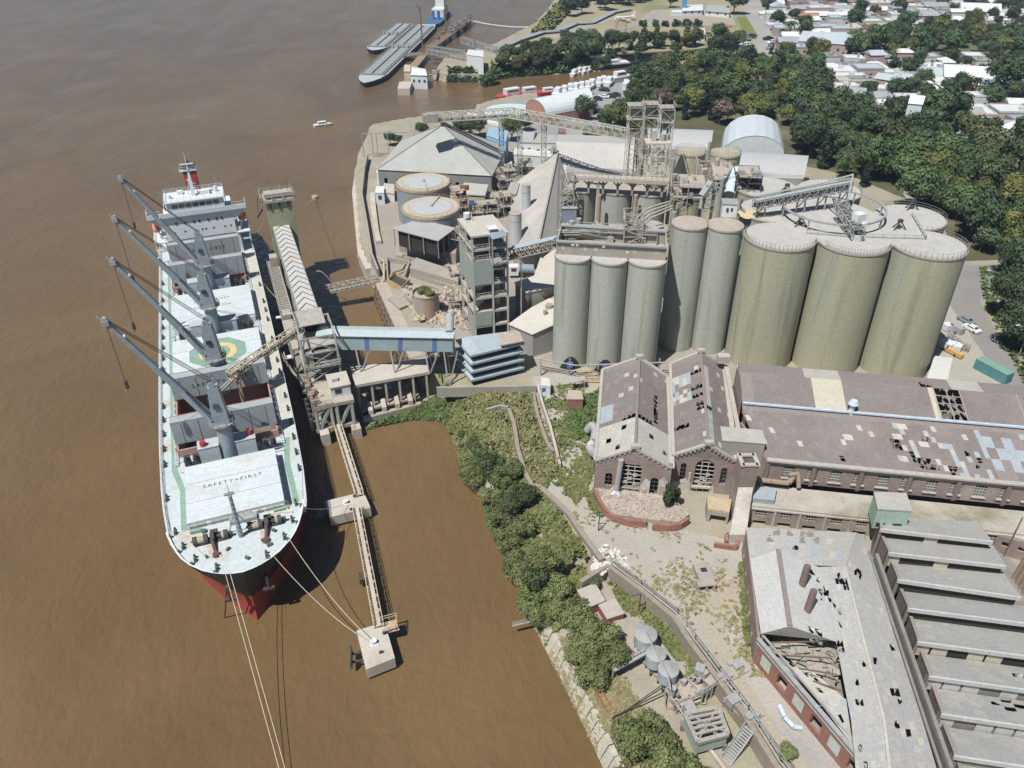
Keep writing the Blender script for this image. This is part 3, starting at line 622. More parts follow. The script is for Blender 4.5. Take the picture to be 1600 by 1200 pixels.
for p in hull_ring(12.3)[3:10:2]+[(-q[0],q[1],q[2]) for q in hull_ring(12.3)[3:10:2]]:
    x=p[0]*.90; y=p[1]+.9
    for d in (0,.8): m.cyl((x,y+d,12.3),(x,y+d,13.1),.2,.2,7)
    m.box((x,y+.4,12.4),(.5,1.4,.15)); m.cyl((p[0]*.97,p[1]+.3,12.3),(p[0]*.97,p[1]+.3,12.9),.25,.25,8)
for _ in range(16):
    x=rnd.uniform(-6,6); y=rnd.uniform(3,12)
    if abs(x)<8*(y/12)**.5 and rnd.random()<.7: m.box((x,y,12.5),(rnd.uniform(.3,.8),rnd.uniform(.3,.8),.5),rnd.random())
m.build('forecastle_fittings',mat('deck_fitting2',(.05,.08,.085),(.12,.16,.16),2),ship)
m=M()
for x0,x1 in ((-7.4,-5.0),(-4.2,2.6),(3.4,4.2),(5.0,7.2)): m.box(((x0+x1)/2,13.5,11.9),(x1-x0,.8,1.6))
m.rail([(-8.6,13.1,12.3),(8.6,13.1,12.3)],1.1,.07,1.2)
m.build('breakwater',greysteel,ship)
m=M(); m.box((-6.6,12.2,12.55),(1.8,.7,.6)); m.box((7.2,12.6,12.55),(2.4,.5,.4)); m.build('green_locker',greenp,ship)
m=M(); m.tube([(-8,12.2,12.45),(-6.6,10.8,12.45),(-6.9,8.4,12.45),(-5.6,6,12.45),(-3,5.2,12.45)],.14,6); m.tube([(8,12.6,12.45),(9,11.2,12.45),(7,12.0,12.45),(4,12,12.45)],.14,6); m.build('loose_mooring_rope',ropem,ship)
for sx in (-1,):
    m=M(); m.box((-3.0,1.2,8.6),(.5,.9,1.6)); m.bar((-3.0,.9,9),(-3.0,.7,6.6),.3); m.bar((-3.9,.9,6.8),(-2.1,.7,6.8),.45); m.build('anchor',dark,ship)
    m=M(); m.box((3.0,1.6,8.6),(.5,.9,1.6)); m.bar((3.0,1.2,9),(3.0,1.0,6.6),.3); m.bar((3.9,1.0,6.8),(2.1,1.0,6.8),.45); m.build('anchor',dark,ship)
# mooring lines, each a thing
def line(name,a,b,sag,label,cat='rope',m_=None,r=.05,group=None,n=14):
    a,b=Vector(a),Vector(b); pts=[]
    for i in range(n+1):
        t=i/n; p=lerp(a,b,t); p.z-=sag*4*t*(1-t); pts.append(p)
    mm=M().tube([tuple(p) for p in pts],r,5); return single(mm,name,m_ or ropem,label,cat,a,group)
fair=[sw(-2.6,.9,12.9),sw(-1.9,.6,12.9)]
line('mooring_line',fair[0],P(452,1260,0.2),1.5,'pale bow rope running down past the frame bottom, left one of the pair',group='ropes leading ahead of the bow',r=.055)
line('mooring_line',fair[1],P(462,1260,0.2),1.3,'pale bow rope running down past the frame bottom, right one of the pair',group='ropes leading ahead of the bow',r=.055)
bol=P(585,1004,3.6)
line('mooring_line',sw(7.6,4.6,12.9),bol,2.2,'upper taut pale rope from the bow to the far mooring dolphin',r=.055)
line('mooring_line',sw(4.6,2.2,12.9),bol-Vector((.3,.2,0)),2.2,'lower taut pale rope from the bow to the far mooring dolphin',r=.055)
line('mooring_line',sw(10.9,11,12.9),P(541,786,3.6),.8,'thin rope from the bow to the nearer mooring dolphin')
line('mooring_line',sw(-3.2,.9,9),P(351,965,0),.1,'dark anchor chain hanging straight into the water under the bow','chain',dark,.11)
# ================ jetty beside the ship
def L3(x,y,z): return tuple(sw(x,y,z))
def lbox(m,x0,x1,y0,y1,z0,z1):
    m.prism([L3(x0,y0,0)[:2],L3(x1,y0,0)[:2],L3(x1,y1,0)[:2],L3(x0,y1,0)[:2]],z0,z1,True); return m
conc_wet=mat('jetty_concrete',(.40,.38,.31),(.30,.29,.24),0.4,bump=.2,mode='streak',c3=(.28,.27,.2))
def dolphin(top,base_h,label,loc):
    t=thing('mooring_dolphin',label,'mooring dolphin',loc,group='concrete mooring dolphins in the river')
    ps=[P(a,b,base_h) for a,b in top]; m=M(); m.prism([(p.x,p.y) for p in ps],.6,base_h,True); m.build('pile_cap',concrete_light,t)
    c=sum(ps,Vector())/4; m=M()
    for p in ps:
        q=lerp(p,c,.25); m.cyl((q.x,q.y,-2),(q.x,q.y,.7),.6,.6,8)
    m.build('pile',concrete_dark,t)
    m=M(); m.box((c.x-.2,c.y+.2,base_h+.08),(1.2,1.2,.16),.3); m.cyl((c.x-.2,c.y+.2,base_h+.15),(c.x-.2,c.y+.2,base_h+.6),.28,.4,10); m.cyl((c.x-.2,c.y+.2,base_h+.6),(c.x-.2,c.y+.2,base_h+.75),.46,.46,10); m.build('bollard',white,t)
    m=M(); m.box((c.x+1.1,c.y-1.6,base_h+.25),(.6,.25,.5),.4); m.bar((c.x+1.0,c.y+2.2,base_h),(c.x+1.3,c.y+1.7,base_h+.9),.15); m.box((c.x+1.2,c.y+2.1,base_h+.2),(.7,.5,.4),.6); m.build('fittings',dark,t)
    return t,c
d1,c1=dolphin([(507,783),(568,768),(579,793),(515,808)],2.8,'nearer concrete mooring dolphin beside the ship bow, between two walkways',P(545,790,0))
d2,c2=dolphin([(557,985),(601,972),(617,1028),(572,1046)],2.8,'far end concrete mooring dolphin holding two ropes, end of the walkway',P(590,1010,0))
m=M(); q=P(556,1030,1.5); m.bar(q+Vector((-.9,1.6,.6)),q+Vector((-.4,-1.6,.6)),.25,1.6); m.bar(q+Vector((-.6,.6,.5)),q+Vector((1.2,1.0,.5)),.3); m.bar(q+Vector((-.5,-.7,.2)),q+Vector((1.5,-.3,.2)),.3); m.build('fender_panel',dark,d2)
m=M(); q=P(500,800,1.5)
for k in range(4): m.bar(q+Vector((-.2,-.9+.6*k,-.5)),q+Vector((1.6,-.7+.6*k,.8)),.12)
m.bar(q+Vector((-.4,-1.2,-.4)),q+Vector((-.1,1.4,-.4)),.2); m.build('fender_frame',dusty,d1)
m=M(); q=P(610,968,2.8); m.rail([q+Vector((-1.4,-.4,0)),q+Vector((1,.4,0)),q+Vector((1.2,-2,0)),q+Vector((-.8,-2.8,0))],1.1,.1,.9); m.box(q+Vector((.2,-1.3,-.1)),(2.4,2.2,.12),.3); m.build('access_platform',rustlite,d2)
def walkway(a,b,label,w=1.5,z=3.3):
    a,b=P(*a,z),P(*b,z); t=thing('walkway_bridge',label,'walkway',(a.x,a.y,0),group='narrow walkway bridges between the dolphins')
    d=(b-a).normalized(); s=Vector((d.y,-d.x,0)); m=M()
    m.bar(a,b,.75,.12); m.bar(a-s*.0-Vector((0,0,.9)),b-Vector((0,0,.9)),.9,.25); m.build('deck',concrete_light,t)
    m=M(); m.truss(a-Vector((0,0,1.0)),b-Vector((0,0,1.0)),w,1.0,int((b-a).length/1.5),.12,.08); m.build('truss',mat('cream_steel',(.55,.48,.34),(.45,.38,.26),1),t)
    m=M(); 
    for k in (-1,1): m.rail([a+s*(k*w/2),b+s*(k*w/2)],1.0,.07,1.5,2)
    m.build('handrail',mat('cream_steel',(.55,.48,.34)),t); return t
walkway((524,652),(562,773),'narrow steel walkway from the loading platform to the nearer dolphin')
w2=walkway((557,793),(592,978),'longer narrow steel walkway running between the two dolphins')
m=M(); q=P(564,905,1.5); m.box(q,(.6,1.4,1.2),.3); m.bar(q+Vector((-.6,.8,.6)),q+Vector((.9,.9,.6)),.12); m.build('ladder_stage',dark,w2)
# concrete loading tower at the upstream end
t=thing('concrete_tower','tall algae green concrete tower at the upstream end of jetty','tower',L3(21.6,124.8,0))
lbox(M(),18.2,25,121.6,128,0,26).build('tower_shaft',pier_green,t)
m=M(); lbox(m,17,26,121.0,128.4,26.0,26.5); lbox(m,18,25.5,122,125,27.2,28.2)
for x in (17.3,20,22.8,25.6): m.bar(L3(x,121.3,26.5),L3(x,121.3,28.4),.25); m.bar(L3(x,128,26.5),L3(x,128,28.4),.25)
m.rail([L3(17,121,26.5),L3(26,121,26.5),L3(26,128.4,26.5),L3(17,128.4,26.5),L3(17,121,26.5)],1.2,.1,1.4); m.build('head_platform',dusty,t)
m=M()
for x in (19.2,21.6,24): m.bar(L3(x,121.55,25.9),L3(x,121.5,23.8),.5,.3)
m.bar(L3(16.2,121.5,28),L3(15.6,120.4,24),.18); m.bar(L3(17,121.5,24.5),L3(15.2,121,22.5),.4); m.cyl(L3(20,127,28),L3(20,127,31),.05,.05,5); m.cyl(L3(24.6,123,28),L3(24.6,123,31.5),.05,.05,5); m.build('brackets',dark,t)
# long roofed gallery along the jetty
t=thing('jetty_gallery','long white-roofed conveyor gallery with zigzag bracing along the jetty','conveyor gallery',L3(21,92,0))
m=M(); lbox(m,18.8,23.2,64,121.6,18.86,19.0); m.build('roof_sheet',mat('gallery_white',(.52,.52,.50),(.43,.425,.40),0.6,c3=(.45,.42,.36)),t)
m=M(); lbox(m,19.0,23.0,64,121.6,15.2,15.5)
m.truss(L3(21,64,15.2),L3(21,121.6,15.2),4.3,3.7,19,.22,.16); m.build('lattice_girder',greysteel,t)
m=M(); n=19
for i in range(n):
    a=64+57.6*i/n; b=64+57.6*(i+1)/n; c=(a+b)/2
    m.bar(L3(19,a,19.12),L3(21,b,19.12),.09); m.bar(L3(23,a,19.12),L3(21,b,19.12),.09)
m.build('roof_bracing',dark,t)
m=M(); lbox(m,19.3,22.9,66,121.5,15.5,18.2); m.build('conveyor_housing',dark,t)
for y in (72,86,100,113):
    m=M()
    for x in (19,23): m.bar(L3(x,y-2,0),L3(x,y,15.2),.6); m.bar(L3(x,y+3,0),L3(x,y,15.2),.6)
    for z in (5,10): m.bar(L3(19,y,z),L3(23,y,z),.4)
    m.bar(L3(19,y,2),L3(23,y,10),.3); m.build('trestle_leg',concrete_dark,t)
# loading conveyor strip between gallery and ship
t=thing('loading_conveyor','dusty ribbed conveyor deck running beside the ship below the gallery','conveyor',L3(16.8,95,0))
m=M(); lbox(m,15.4,18.3,66,114,11.4,11.8); m.build('deck',dust_floor,t)
m=M(); 
for k in range(34): y=84+k*.9; m.bar(L3(15.5,y,12.4),L3(18.0,y,12.4),.28)
m.bar(L3(15.5,84,12.4),L3(15.5,114,12.4),.25); m.bar(L3(18,84,12.4),L3(18,114,12.4),.25); m.build('idler_frame',dusty,t)
m=M(); lbox(m,15.2,17.6,70,78,11.8,13.0); lbox(m,15.6,17.4,79,82,11.8,13.8); lbox(m,16,18,110,113,11.8,15); m.build('drive_housing',dusty,t)
m=M(); m.rail([L3(15.2,66,11.8),L3(15.2,114,11.8)],1.1,.09,1.6); m.build('handrail',dusty,t)
m=M()
for y in range(68,116,8):
    for x in (15.8,18): m.bar(L3(x,y,0),L3(x,y,11.4),.5)
    m.bar(L3(15.8,y,4),L3(18,y,8),.3)
m.build('support_leg',conc_wet,t)
m=M(); lbox(m,13.9,15.4,66,67.4,9.5,9.7); m.rail([L3(13.9,66,9.7),L3(13.9,67.4,9.7)],1,.12,.7); lbox(m,14.1,15.4,86,87,9.5,9.7); m.build('side_platform',white,t)
# jetty base deck on piles
t=thing('jetty_deck','low concrete jetty deck on piles under the conveyor machinery','jetty',L3(20,80,0))
lbox(M(),16,24.5,60,120,3.2,3.9).build('deck_slab',concrete_dark,t)
m=M()
for y in range(62,121,6):
    for x in (17,20.5,24): m.cyl(L3(x,y,-2),L3(x,y,3.2),.45,.45,8)
m.build('pile',conc_wet,t)
# transfer tower
t=thing('transfer_tower','cluttered steel transfer tower where gallery meets ship loader arm','tower',L3(21,60,0))
m=M()
for x in (17.4,24.6):
    for y in (54.5,63.8): m.bar(L3(x,y,3.5),L3(x,y,20.5),.35)
for z in (9,13,16.5,20.3):
    for a,b in (((17.4,54.5),(24.6,54.5)),((24.6,54.5),(24.6,63.8)),((24.6,63.8),(17.4,63.8)),((17.4,63.8),(17.4,54.5))): m.bar(L3(*a,z),L3(*b,z),.28)
for z0,z1 in ((9,13),(13,16.5),(16.5,20.3)):
    m.bar(L3(17.4,54.5,z0),L3(24.6,54.5,z1),.16); m.bar(L3(24.6,54.5,z0),L3(17.4,54.5,z1),.16); m.bar(L3(17.4,54.5,z0),L3(17.4,63.8,z1),.16); m.bar(L3(24.6,63.8,z0),L3(24.6,54.5,z1),.16)
m.build('steel_frame',greysteel,t)
m=M(); lbox(m,17,25,54,64,12.9,13.1); lbox(m,17.5,24.6,57,64,16.4,16.6); m.slab([L3(17.2,60.5,20.2),L3(23.6,60.5,20.2),L3(23.6,66.5,20.9),L3(17.2,66.5,20.9)],.2); m.build('floor_plate',dusty,t)
m=M(); a=[L3(19.5,56,15.5),L3(23.5,56,15.5),L3(23.5,60,15.5),L3(19.5,60,15.5)]; b=[L3(21,57.4,9.4),L3(22,57.4,9.4),L3(22,58.4,9.4),L3(21,58.4,9.4)]
m.add(a+b,[(0,1,5,4),(1,2,6,5),(2,3,7,6),(3,0,4,7),(0,3,2,1)]); m.build('hopper',mat('brown_hopper',(.26,.21,.18),(.2,.17,.15),.6),t)
m=M(); lbox(m,17.8,19.4,54.8,58,13.1,15.6); lbox(m,22.4,24,61,63.2,16.6,18.8); m.cyl(L3(18.6,62,13.1),L3(18.6,62,17),.7,.7,10); m.box(L3(18.5,60.2,14),(1.4,1.4,1.6),.4); m.build('machinery_box',dusty,t)
m=M(); m.rail([L3(17,54,13.1),L3(25,54,13.1),L3(25,64,13.1)],1.1,.1,1.1); m.rail([L3(17.2,60.5,20.9),L3(17.2,66.5,21)],1.1,.1,1.2); m.build('handrail',dusty,t)
# ship loader arm
t=thing('ship_loader_arm','dusty loader arm reaching over the open hold with hanging spout','ship loader',L3(18,66,9))
m=M(); a,b=L3(18.5,66,16.4),L3(2.2,51.0,16.4); m.truss(a,b,1.6,1.5,11,.2,.14); m.build('boom_truss',mat('cream_steel',(.55,.48,.34)),t)
m=M(); m.bar(L3(18.2,65.6,16.9),L3(4,52.6,16.9),.9,.5); m.build('boom_conveyor',dusty,t)
m=M(); m.cyl(L3(3.3,52.0,16.6),L3(3.6,51.2,15.2),.7,.55,10); m.cyl(L3(3.6,51.2,15.2),L3(3.8,50.6,8.6),.42,.42,10); m.build('loading_spout',rustlite,t)
m=M(); m.box(L3(3.2,52,17.2),(1.5,1.2,1.1),.5); m.bar(L3(2.2,51.0,16.2),L3(-.2,48.2,16),.3); m.bar(L3(2.6,50.6,16.2),L3(.4,47.9,16),.3); m.box(L3(8.5,56.7,17.3),(1.0,.8,.8),.5); m.build('head_gear',dusty,t)
m=M(); m.bar(L3(18.4,67.4,9),L3(18.2,66.6,16.4),.7,.5); m.bar(L3(18.2,66,17),L3(17.2,63.5,20),.35); m.build('arm_pivot',dusty,t)
# control cabin platform with splayed legs
t=thing('loading_platform','concrete platform on splayed legs carrying a small white cabin','platform',L3(21,49,0))
lbox(M(),17,25.6,45.5,57,8.2,9).build('deck',dust_floor,t)
m=M()
for x0,x1,x2 in ((17.4,19.4,20.6),(21.8,23.8,25.0)):
    for y in (45.9,52):
        m.bar(L3(x0,y,3),L3(x0,y,8.2),.65); m.bar(L3(x2,y,3),L3(x2,y,8.2),.65); m.bar(L3(x0+.4,y,3),L3(x2-.2,y,8.2),.6)
m.build('splayed_leg',mat('grey_green_concrete',(.33,.35,.31),(.28,.29,.26),.5),t)
m=M()
for y in (45.9,49,52): m.bar(L3(16.8,y,2.6),L3(25.6,y,2.6),.7,.8)
for x in (18.2,21,24.6): m.bar(L3(x,44,2.4),L3(x,56,2.4),.6,.7)
m.build('base_beam',concrete,t)
for x in (17.4,24.1):
    m=M(); lbox(m,x,x+1.9,43.6,47.0,-1,2.9 if x<20 else 2.5); m.build('foundation_block',concrete_light,t)
m=M(); lbox(m,21.3,25.4,47.5,52.6,9,11.6); cb=m.build('cabin',white,t); m=M(); lbox(m,21.1,25.6,47.3,52.8,11.6,11.8); lbox(m,22,23.3,49.2,50.4,11.8,12.6); m.build('cabin_roof',concrete_light,cb); m=M(); lbox(m,22.1,23.5,47.42,47.55,9.9,11.0); m.build('cabin_window',glass,cb)
m=M(); m.rail([L3(17,57,9),L3(17,45.5,9),L3(21,45.5,9)],1.1,.09,1.1); m.cyl(L3(18.4,48.6,9),L3(18.4,48.6,11.4),.09,.07,6); m.box(L3(18.4,48.6,11.5),(.5,.3,.2)); m.build('handrail',dusty,t)
m=M(); rn=random.Random(8)
for k in range(16):
    y=46+k*.75; m.box(L3(17.1+rn.uniform(-.2,1.0),y,9.4+rn.uniform(0,.8)),(rn.uniform(.5,1.3),rn.uniform(.4,1),rn.uniform(.5,1.4)),rn.random())
    if k%3==0: m.cyl(L3(17.2,y,8.2),L3(17.2,y,3),.16,.16,6)
m.build('winch_gear',mat('brown_machinery',(.33,.25,.18),(.22,.18,.14),1),t)
m=M()
for k in range(5): q=L3(16.2,46+2*k,4.5); m.cyl(Vector(q)+Vector((0,0,-1.4)),Vector(q)+Vector((0,0,1.4)),.45,.45,10)
m.build('rubber_fender',dark,t)
# shore arm: bunker deck, columns, wharf with buttresses
t=thing('wharf_bunker','pale roofed concrete bunker on columns between platform and shore','bunker',P(610,625,0))
ps=[P(a,b,9) for a,b in ((548,573),(667,560),(670,581),(554,602))]
m=M(); m.prism([(p.x,p.y) for p in ps],8.3,9,True); m.build('roof_deck',concrete_light,t)
m=M(); A,B,D=ps[3],ps[2],ps[0]
for k in range(6):
    for f in (0.06,.94):
        q=lerp(lerp(A,B,(k+.2)/5.4),lerp(D,ps[1],(k+.2)/5.4),f); m.bar((q.x,q.y,-1),(q.x,q.y,8.3),.5)
m.build('column',concrete,t)
m=M()
a,b=P(566,650,2.5),P(657,626,2.5); c_,d_=P(556,618,2.5),P(650,596,2.5); m.prism([(p.x,p.y) for p in (P(566,642,2.5),P(656,620,2.5),d_,c_)],2.0,2.5,True); m.bar((a.x,a.y,1.4),(b.x,b.y,1.4),1.0,1.2); m.build('wharf_beam',concrete,t)
m=M()
for k in range(4):
    q=lerp(P(578,634,3.4),P(640,619,3.4),k/3); m.box((q.x,q.y,2.6),(1.0,3.4,1.4),.25)
m.build('buttress',concrete_light,t)
m=M(); rn=random.Random(3)
for k in range(34):
    q=lerp(P(572,625,2.7),P(645,606,2.7),rn.random()); q=q+Vector((rn.uniform(-1,1),rn.uniform(-1,2),rn.uniform(0,.3))); e=q+Vector((rn.uniform(-2,2),rn.uniform(-1.5,1.5),rn.uniform(0,.6))); m.bar(q,e,.16)
m.build('fallen_timber',mat('old_timber',(.2,.14,.10),(.13,.09,.07),1),t)
# blue-white enclosed conveyor gallery to the shore
t=thing('blue_roof_gallery','enclosed conveyor gallery with pale roof and grey-blue corrugated side','conveyor gallery',P(600,560,0))
a,b=L3(22.6,62,15.4),P(706,519,16); a=Vector(a); a=P(499,515,18); b=P(708,519,18)
d=(b-a); d.z=0; Ld=d.length; d.normalize(); s=Vector((-d.y,d.x,0))
sidem=mat('gallery_side_sheet',(.34,.42,.42),(.27,.34,.35),.4,mode='corr',dirx=math.atan2(d.y,d.x),freq=1.1)
def pp(u,v,z): q=a+d*u+s*v; return (q.x,q.y,z)
m=M(); m.prism([pp(0,-1.8,0)[:2],pp(Ld,-1.8,0)[:2],pp(Ld,1.8,0)[:2],pp(0,1.8,0)[:2]],14.0,17.75,True); m.build('side_cladding',sidem,t)
m=M(); m.slab([pp(-.4,-2.2,17.75),pp(Ld+.3,-2.2,17.75),pp(Ld+.3,0,18.2),pp(-.4,0,18.2)],.1); m.slab([pp(-.4,0,18.2),pp(Ld+.3,0,18.2),pp(Ld+.3,2.2,17.75),pp(-.4,2.2,17.75)],.1)
m.build('roof_sheet',mat('pale_blue_roof',(.44,.50,.51),(.38,.43,.44),.3,rough=.5),t)
for u in (Ld*.355,Ld*.605,Ld*.86):
    m=M(); m.quad(pp(u-.5,-1.83,14.05),pp(u+.5,-1.83,14.05),pp(u+.8,-1.83,17.6),pp(u-.2,-1.83,17.6)); m.build('blue_panel',mat('blue_sheet',(.10,.17,.34),(.12,.2,.38),.6),t)
for u in (Ld*.27,Ld*.53,Ld*.79,Ld*.93):
    m=M(); g=8.9 if u<Ld*.8 else 6
    m.bar(pp(u,-1.6,14),pp(u+.8,-3.0,g),.3); m.bar(pp(u,1.6,14),pp(u+.8,2.4,g-3),.3); m.bar(pp(u+3,-1.6,14),pp(u+1,-2.6,g),.25); m.bar(pp(u,-1.6,12),pp(u,1.6,12),.2); m.build('steel_leg',dark if u<5 else greysteel,t)
# truss footbridge and rope arch upstream of the gallery
t=thing('lattice_footbridge','low lattice footbridge from jetty to the quay with handrails','footbridge',P(530,455,0))
a,b=P(485,462,5),P(590,440,6); m=M(); m.truss(a,b,2.2,1.6,14,.2,.13); m.build('truss',dusty,t); m=M(); m.bar(a+Vector((0,0,.1)),b+Vector((0,0,.1)),1.6,.15); m.build('deck',dust_floor,t)
m=M(); pts=[]
for k in range(13):
    u=k/12; q=lerp(P(480,447,6),P(522,446,6),u); pts.append((q.x,q.y,6+4.5*math.sin(math.pi*u)))
m.tube(pts,.12,6); single(m,'bent_pipe',rustlite,'thin arched pipe above the water next to the lattice footbridge','pipe',pts[0])
# buoy and its line
b0=P(492,309,.3); m=M(); m.cyl(b0-Vector((0,0,.5)),b0+Vector((0,0,.7)),1.1,1.1,14); m.cyl(b0+Vector((0,0,.7)),b0+Vector((0,0,1.2)),.4,.3,8); single(m,'mooring_buoy',rustlite,'small orange mooring buoy floating right of the concrete tower','buoy',b0)
line('floating_hose',L3(25,122,24),b0,1.0,'pale slack rope from the concrete tower to the buoy','rope',ropem,.06)
line('mooring_line',sw(12.4,140,11),L3(17,122,22),2,'thin rope between ship stern and the concrete tower')
line('mooring_line',sw(11.8,112,10.5),L3(15.5,98,9),.4,'white rope from the ship side to the dusty conveyor deck')
for k in range(3): line('mooring_line',sw(12.6,72-k*1.2,10.3),L3(16,62-k*.8,6),.3,('highest','middle','lowest')[k]+' of three thin spring lines between ship and transfer tower',group='spring lines beside the transfer tower',r=.05)
# seawall upstream and quay wall with fenders
def wallstrip(name,pts,z0,z1,th,m_,label,cat,side=1,zz=None,cap=None):
    ps=[P(a,b,zz if zz is not None else z1) for a,b in pts]; m=M(); n=len(ps); out=[]
    for i,p in enumerate(ps):
        d=(ps[min(i+1,n-1)]-ps[max(i-1,0)]); d.z=0; d.normalize(); out.append(p+Vector((-d.y,d.x,0))*th*side)
    for i in range(n-1):
        m.prism([tuple(ps[i])[:2],tuple(ps[i+1])[:2],tuple(out[i+1])[:2],tuple(out[i])[:2]],z0,z1,True)
    return single(m,name,m_,label,cat,Vector((ps[0].x,ps[0].y,0)))
wallstrip('sea_wall',[(566,236),(556,262),(550,300),(554,345),(559,395),(571,420)],-1,3.8,3.4,concrete_light,'sloping pale concrete sea wall along the water left of tanks','sea wall',-1 if False else 1)
wallstrip('parapet_wall',[(575,240),(570,262),(566,300),(574,345),(582,395),(592,420)],5,8.6,.6,concrete,'grey parapet wall standing behind the sloping sea wall','wall',-1)
wallstrip('tank_bund_wall',[(585,300),(588,330),(592,360),(596,376)],6,7.2,1.6,concrete_light,'low pale bund wall left of the rusty-rimmed tanks','wall',-1)
t=thing('quay_wall','quay wall with slanted timber fenders facing the inner basin','quay wall',P(610,500,0))
a,b=P(586,446,5),P(640,566,5); m=M(); dd=(b-a).normalized(); sd=Vector((-dd.y,dd.x,0)); 
m.prism([(q.x,q.y) for q in (a,b,b+sd*3.2,a+sd*3.2)],-1,6.2,True); m.build('wall_cap',dust_floor,t)
m=M()
for k in range(13):
    q=lerp(a,b,(k+.5)/13); m.bar((q.x-sd.x*1.0,q.y-sd.y*1.0,-.5),(q.x-sd.x*.2+.1,q.y-sd.y*.2+.1,5.6),.35)
m.bar(a-sd*.35+Vector((0,0,-.8)),b-sd*.35+Vector((0,0,-.8)),.3); m.bar(a-sd*.75+Vector((0,0,-3)),b-sd*.75+Vector((0,0,-3)),.3); m.build('timber_fender',mat('old_timber',(.2,.14,.1)),t)
# ================ the silo plant
def disc(xl,xr,ylow,z):
    """centre and radius of a level circle from its image extents"""
    xm=(xl+xr)/2; f=P(xm,ylow,z); R_=3.; cx,cy=f.x,f.y+3
    for i in range(60):
        pts=[proj((cx+R_*math.cos(a*.1257),cy+R_*math.sin(a*.1257),z)) for a in range(50)]
        xs=[p[0] for p in pts]; s=math.hypot(cx,cy)/F
        R_*=(xr-xl)/(max(xs)-min(xs)); cx-=((max(xs)+min(xs))/2-xm)*s*.8; cy+=(max(p[1] for p in pts)-ylow)*s*1.1
    return cx,cy,R_
def ringrail(m,x,y,z,r,a0=0,a1=2*math.pi,h=1.1,n=28,t=.045):
    pts=[(x+r*math.cos(a0+(a1-a0)*i/n),y+r*math.sin(a0+(a1-a0)*i/n),z) for i in range(n+1)]; m.rail(pts,h,t,3.0,2)
def silo(x,y,r,z,label,wall,group,name='concrete_silo',rail=True,z0=5.5,base_arch=False,stain=None,top=None):
    t=thing(name,label,'silo',(x,y,z0),group=group)
    m=M(); m.cyl((x,y,z0),(x,y,z-.35),r,r,56,False); m.build('silo_wall',wall,t,smooth=True)
    m=M(); m.cyl((x,y,z-.35),(x,y,z),r+.14,r+.14,56); m.build('rim_ring',concrete,t)
    m=M(); m.cyl((x,y,z),(x,y,z+.05),r-.15,r-.15,48); 
    for i in range(-2,3): m.box((x+i*r*.36,y,z+.06),(.06,r*1.5,.03))
    m.build('silo_roof',top or silo_top,t)
    if rail: m=M(); ringrail(m,x,y,z,r-.1,*(rail if isinstance(rail,tuple) else (0,2*math.pi))); m.build('roof_railing',greysteel,t)
    if stain:
        m=M(); a0=R(stain); n=8
        for i in range(n):
            a,b=a0+i*.022,a0+(i+1)*.022
            m.quad(*[(x+(r+.02)*math.cos(q),y+(r+.02)*math.sin(q),zz) for q,zz in ((a,z-10+i%3),(b,z-10+(i+1)%3*1.4),(b,z-.4),(a,z-.4))])
        m.build('rust_streak',rust,t)
    return t
names={(0,0):'front row leftmost big greenish silo beside the paired slim silos',(1,0):'front row middle big greenish concrete silo above the long brick hall',(2,0):'front row rightmost big greenish silo beside the street',
(0,1):'middle row left big silo with brown dust heap on its roof',(1,1):'middle row centre big silo under the ring shaped rail',(2,1):'middle row right big silo with an open steel frame on roof',
(0,2):'rear left big silo in front of the barrel-roofed shed',(1,2):'rear right big silo below the conveyor head'}
bu=(0.986,-0.163); bv=(0.163,0.986); BC={}
for (i,j),lb in names.items():
    x=57.8+15.05*(bu[0]*i+bv[0]*j); y=157.1+15.05*(bu[1]*i+bv[1]*j); BC[i,j]=(x,y)
    arc={(0,0):(R(150),R(340)),(1,0):(R(200),R(330)),(2,0):(R(200),R(430)),(0,1):(R(140),R(200)),(2,1):(R(-20),R(120)),(0,2):(R(60),R(220)),(1,2):(R(-30),R(150))}.get((i,j),False)
    silo(x,y,7.42,36,lb,silo_big,'big silos of the cluster',rail=arc)
def BP(i,j,z): return (57.8+15.05*(bu[0]*i+bv[0]*j),157.1+15.05*(bu[1]*i+bv[1]*j),z)
m=M() # infill deck between the tops
m.prism([BP(*q,0)[:2] for q in ((0,-.1),(2,-.1),(2.1,1),(1.5,1.1),(1.1,1.5),(1,2.1),(0,2.1),(-.05,1),(.0,.5))],35.6,36.1)
single(m,'roof_infill_slab',silo_top,'concrete slabs bridging the gaps between the big silo tops','roof slab',BP(1,1,35.6))
t=thing('distribution_conveyor','long dark-sided conveyor bridge crossing the big silo tops','conveyor',BP(0,1.4,36))
a,b=Vector(P(1180,315,40)),Vector(P(1330,285,42)); m=M(); m.truss(a-Vector((0,0,1.6)),b-Vector((0,0,1.6)),1.8,1.7,22,.16,.12); m.build('truss',greysteel,t)
m=M(); m.bar(a+Vector((0,0,.35)),b+Vector((0,0,.35)),1.5,.25); m.build('belt_cover',mat('pale_green_steel',(.36,.395,.375),(.28,.31,.295),1),t)
m=M(); m.bar(a-Vector((0,0,.8)),b-Vector((0,0,.8)),1.0,.9); m.build('belt_trough',dark,t)
m=M()
for u in (.08,.5,.72,.95):
    q=lerp(a,b,u); m.bar((q.x-1,q.y,36),(q.x-.8,q.y,q.z-1.6),.3); m.bar((q.x+1,q.y,36),(q.x+.8,q.y,q.z-1.6),.3); m.bar((q.x-1,q.y,37),(q.x+.8,q.y,q.z-1.7),.2)
m.build('support_frame',greysteel,t)
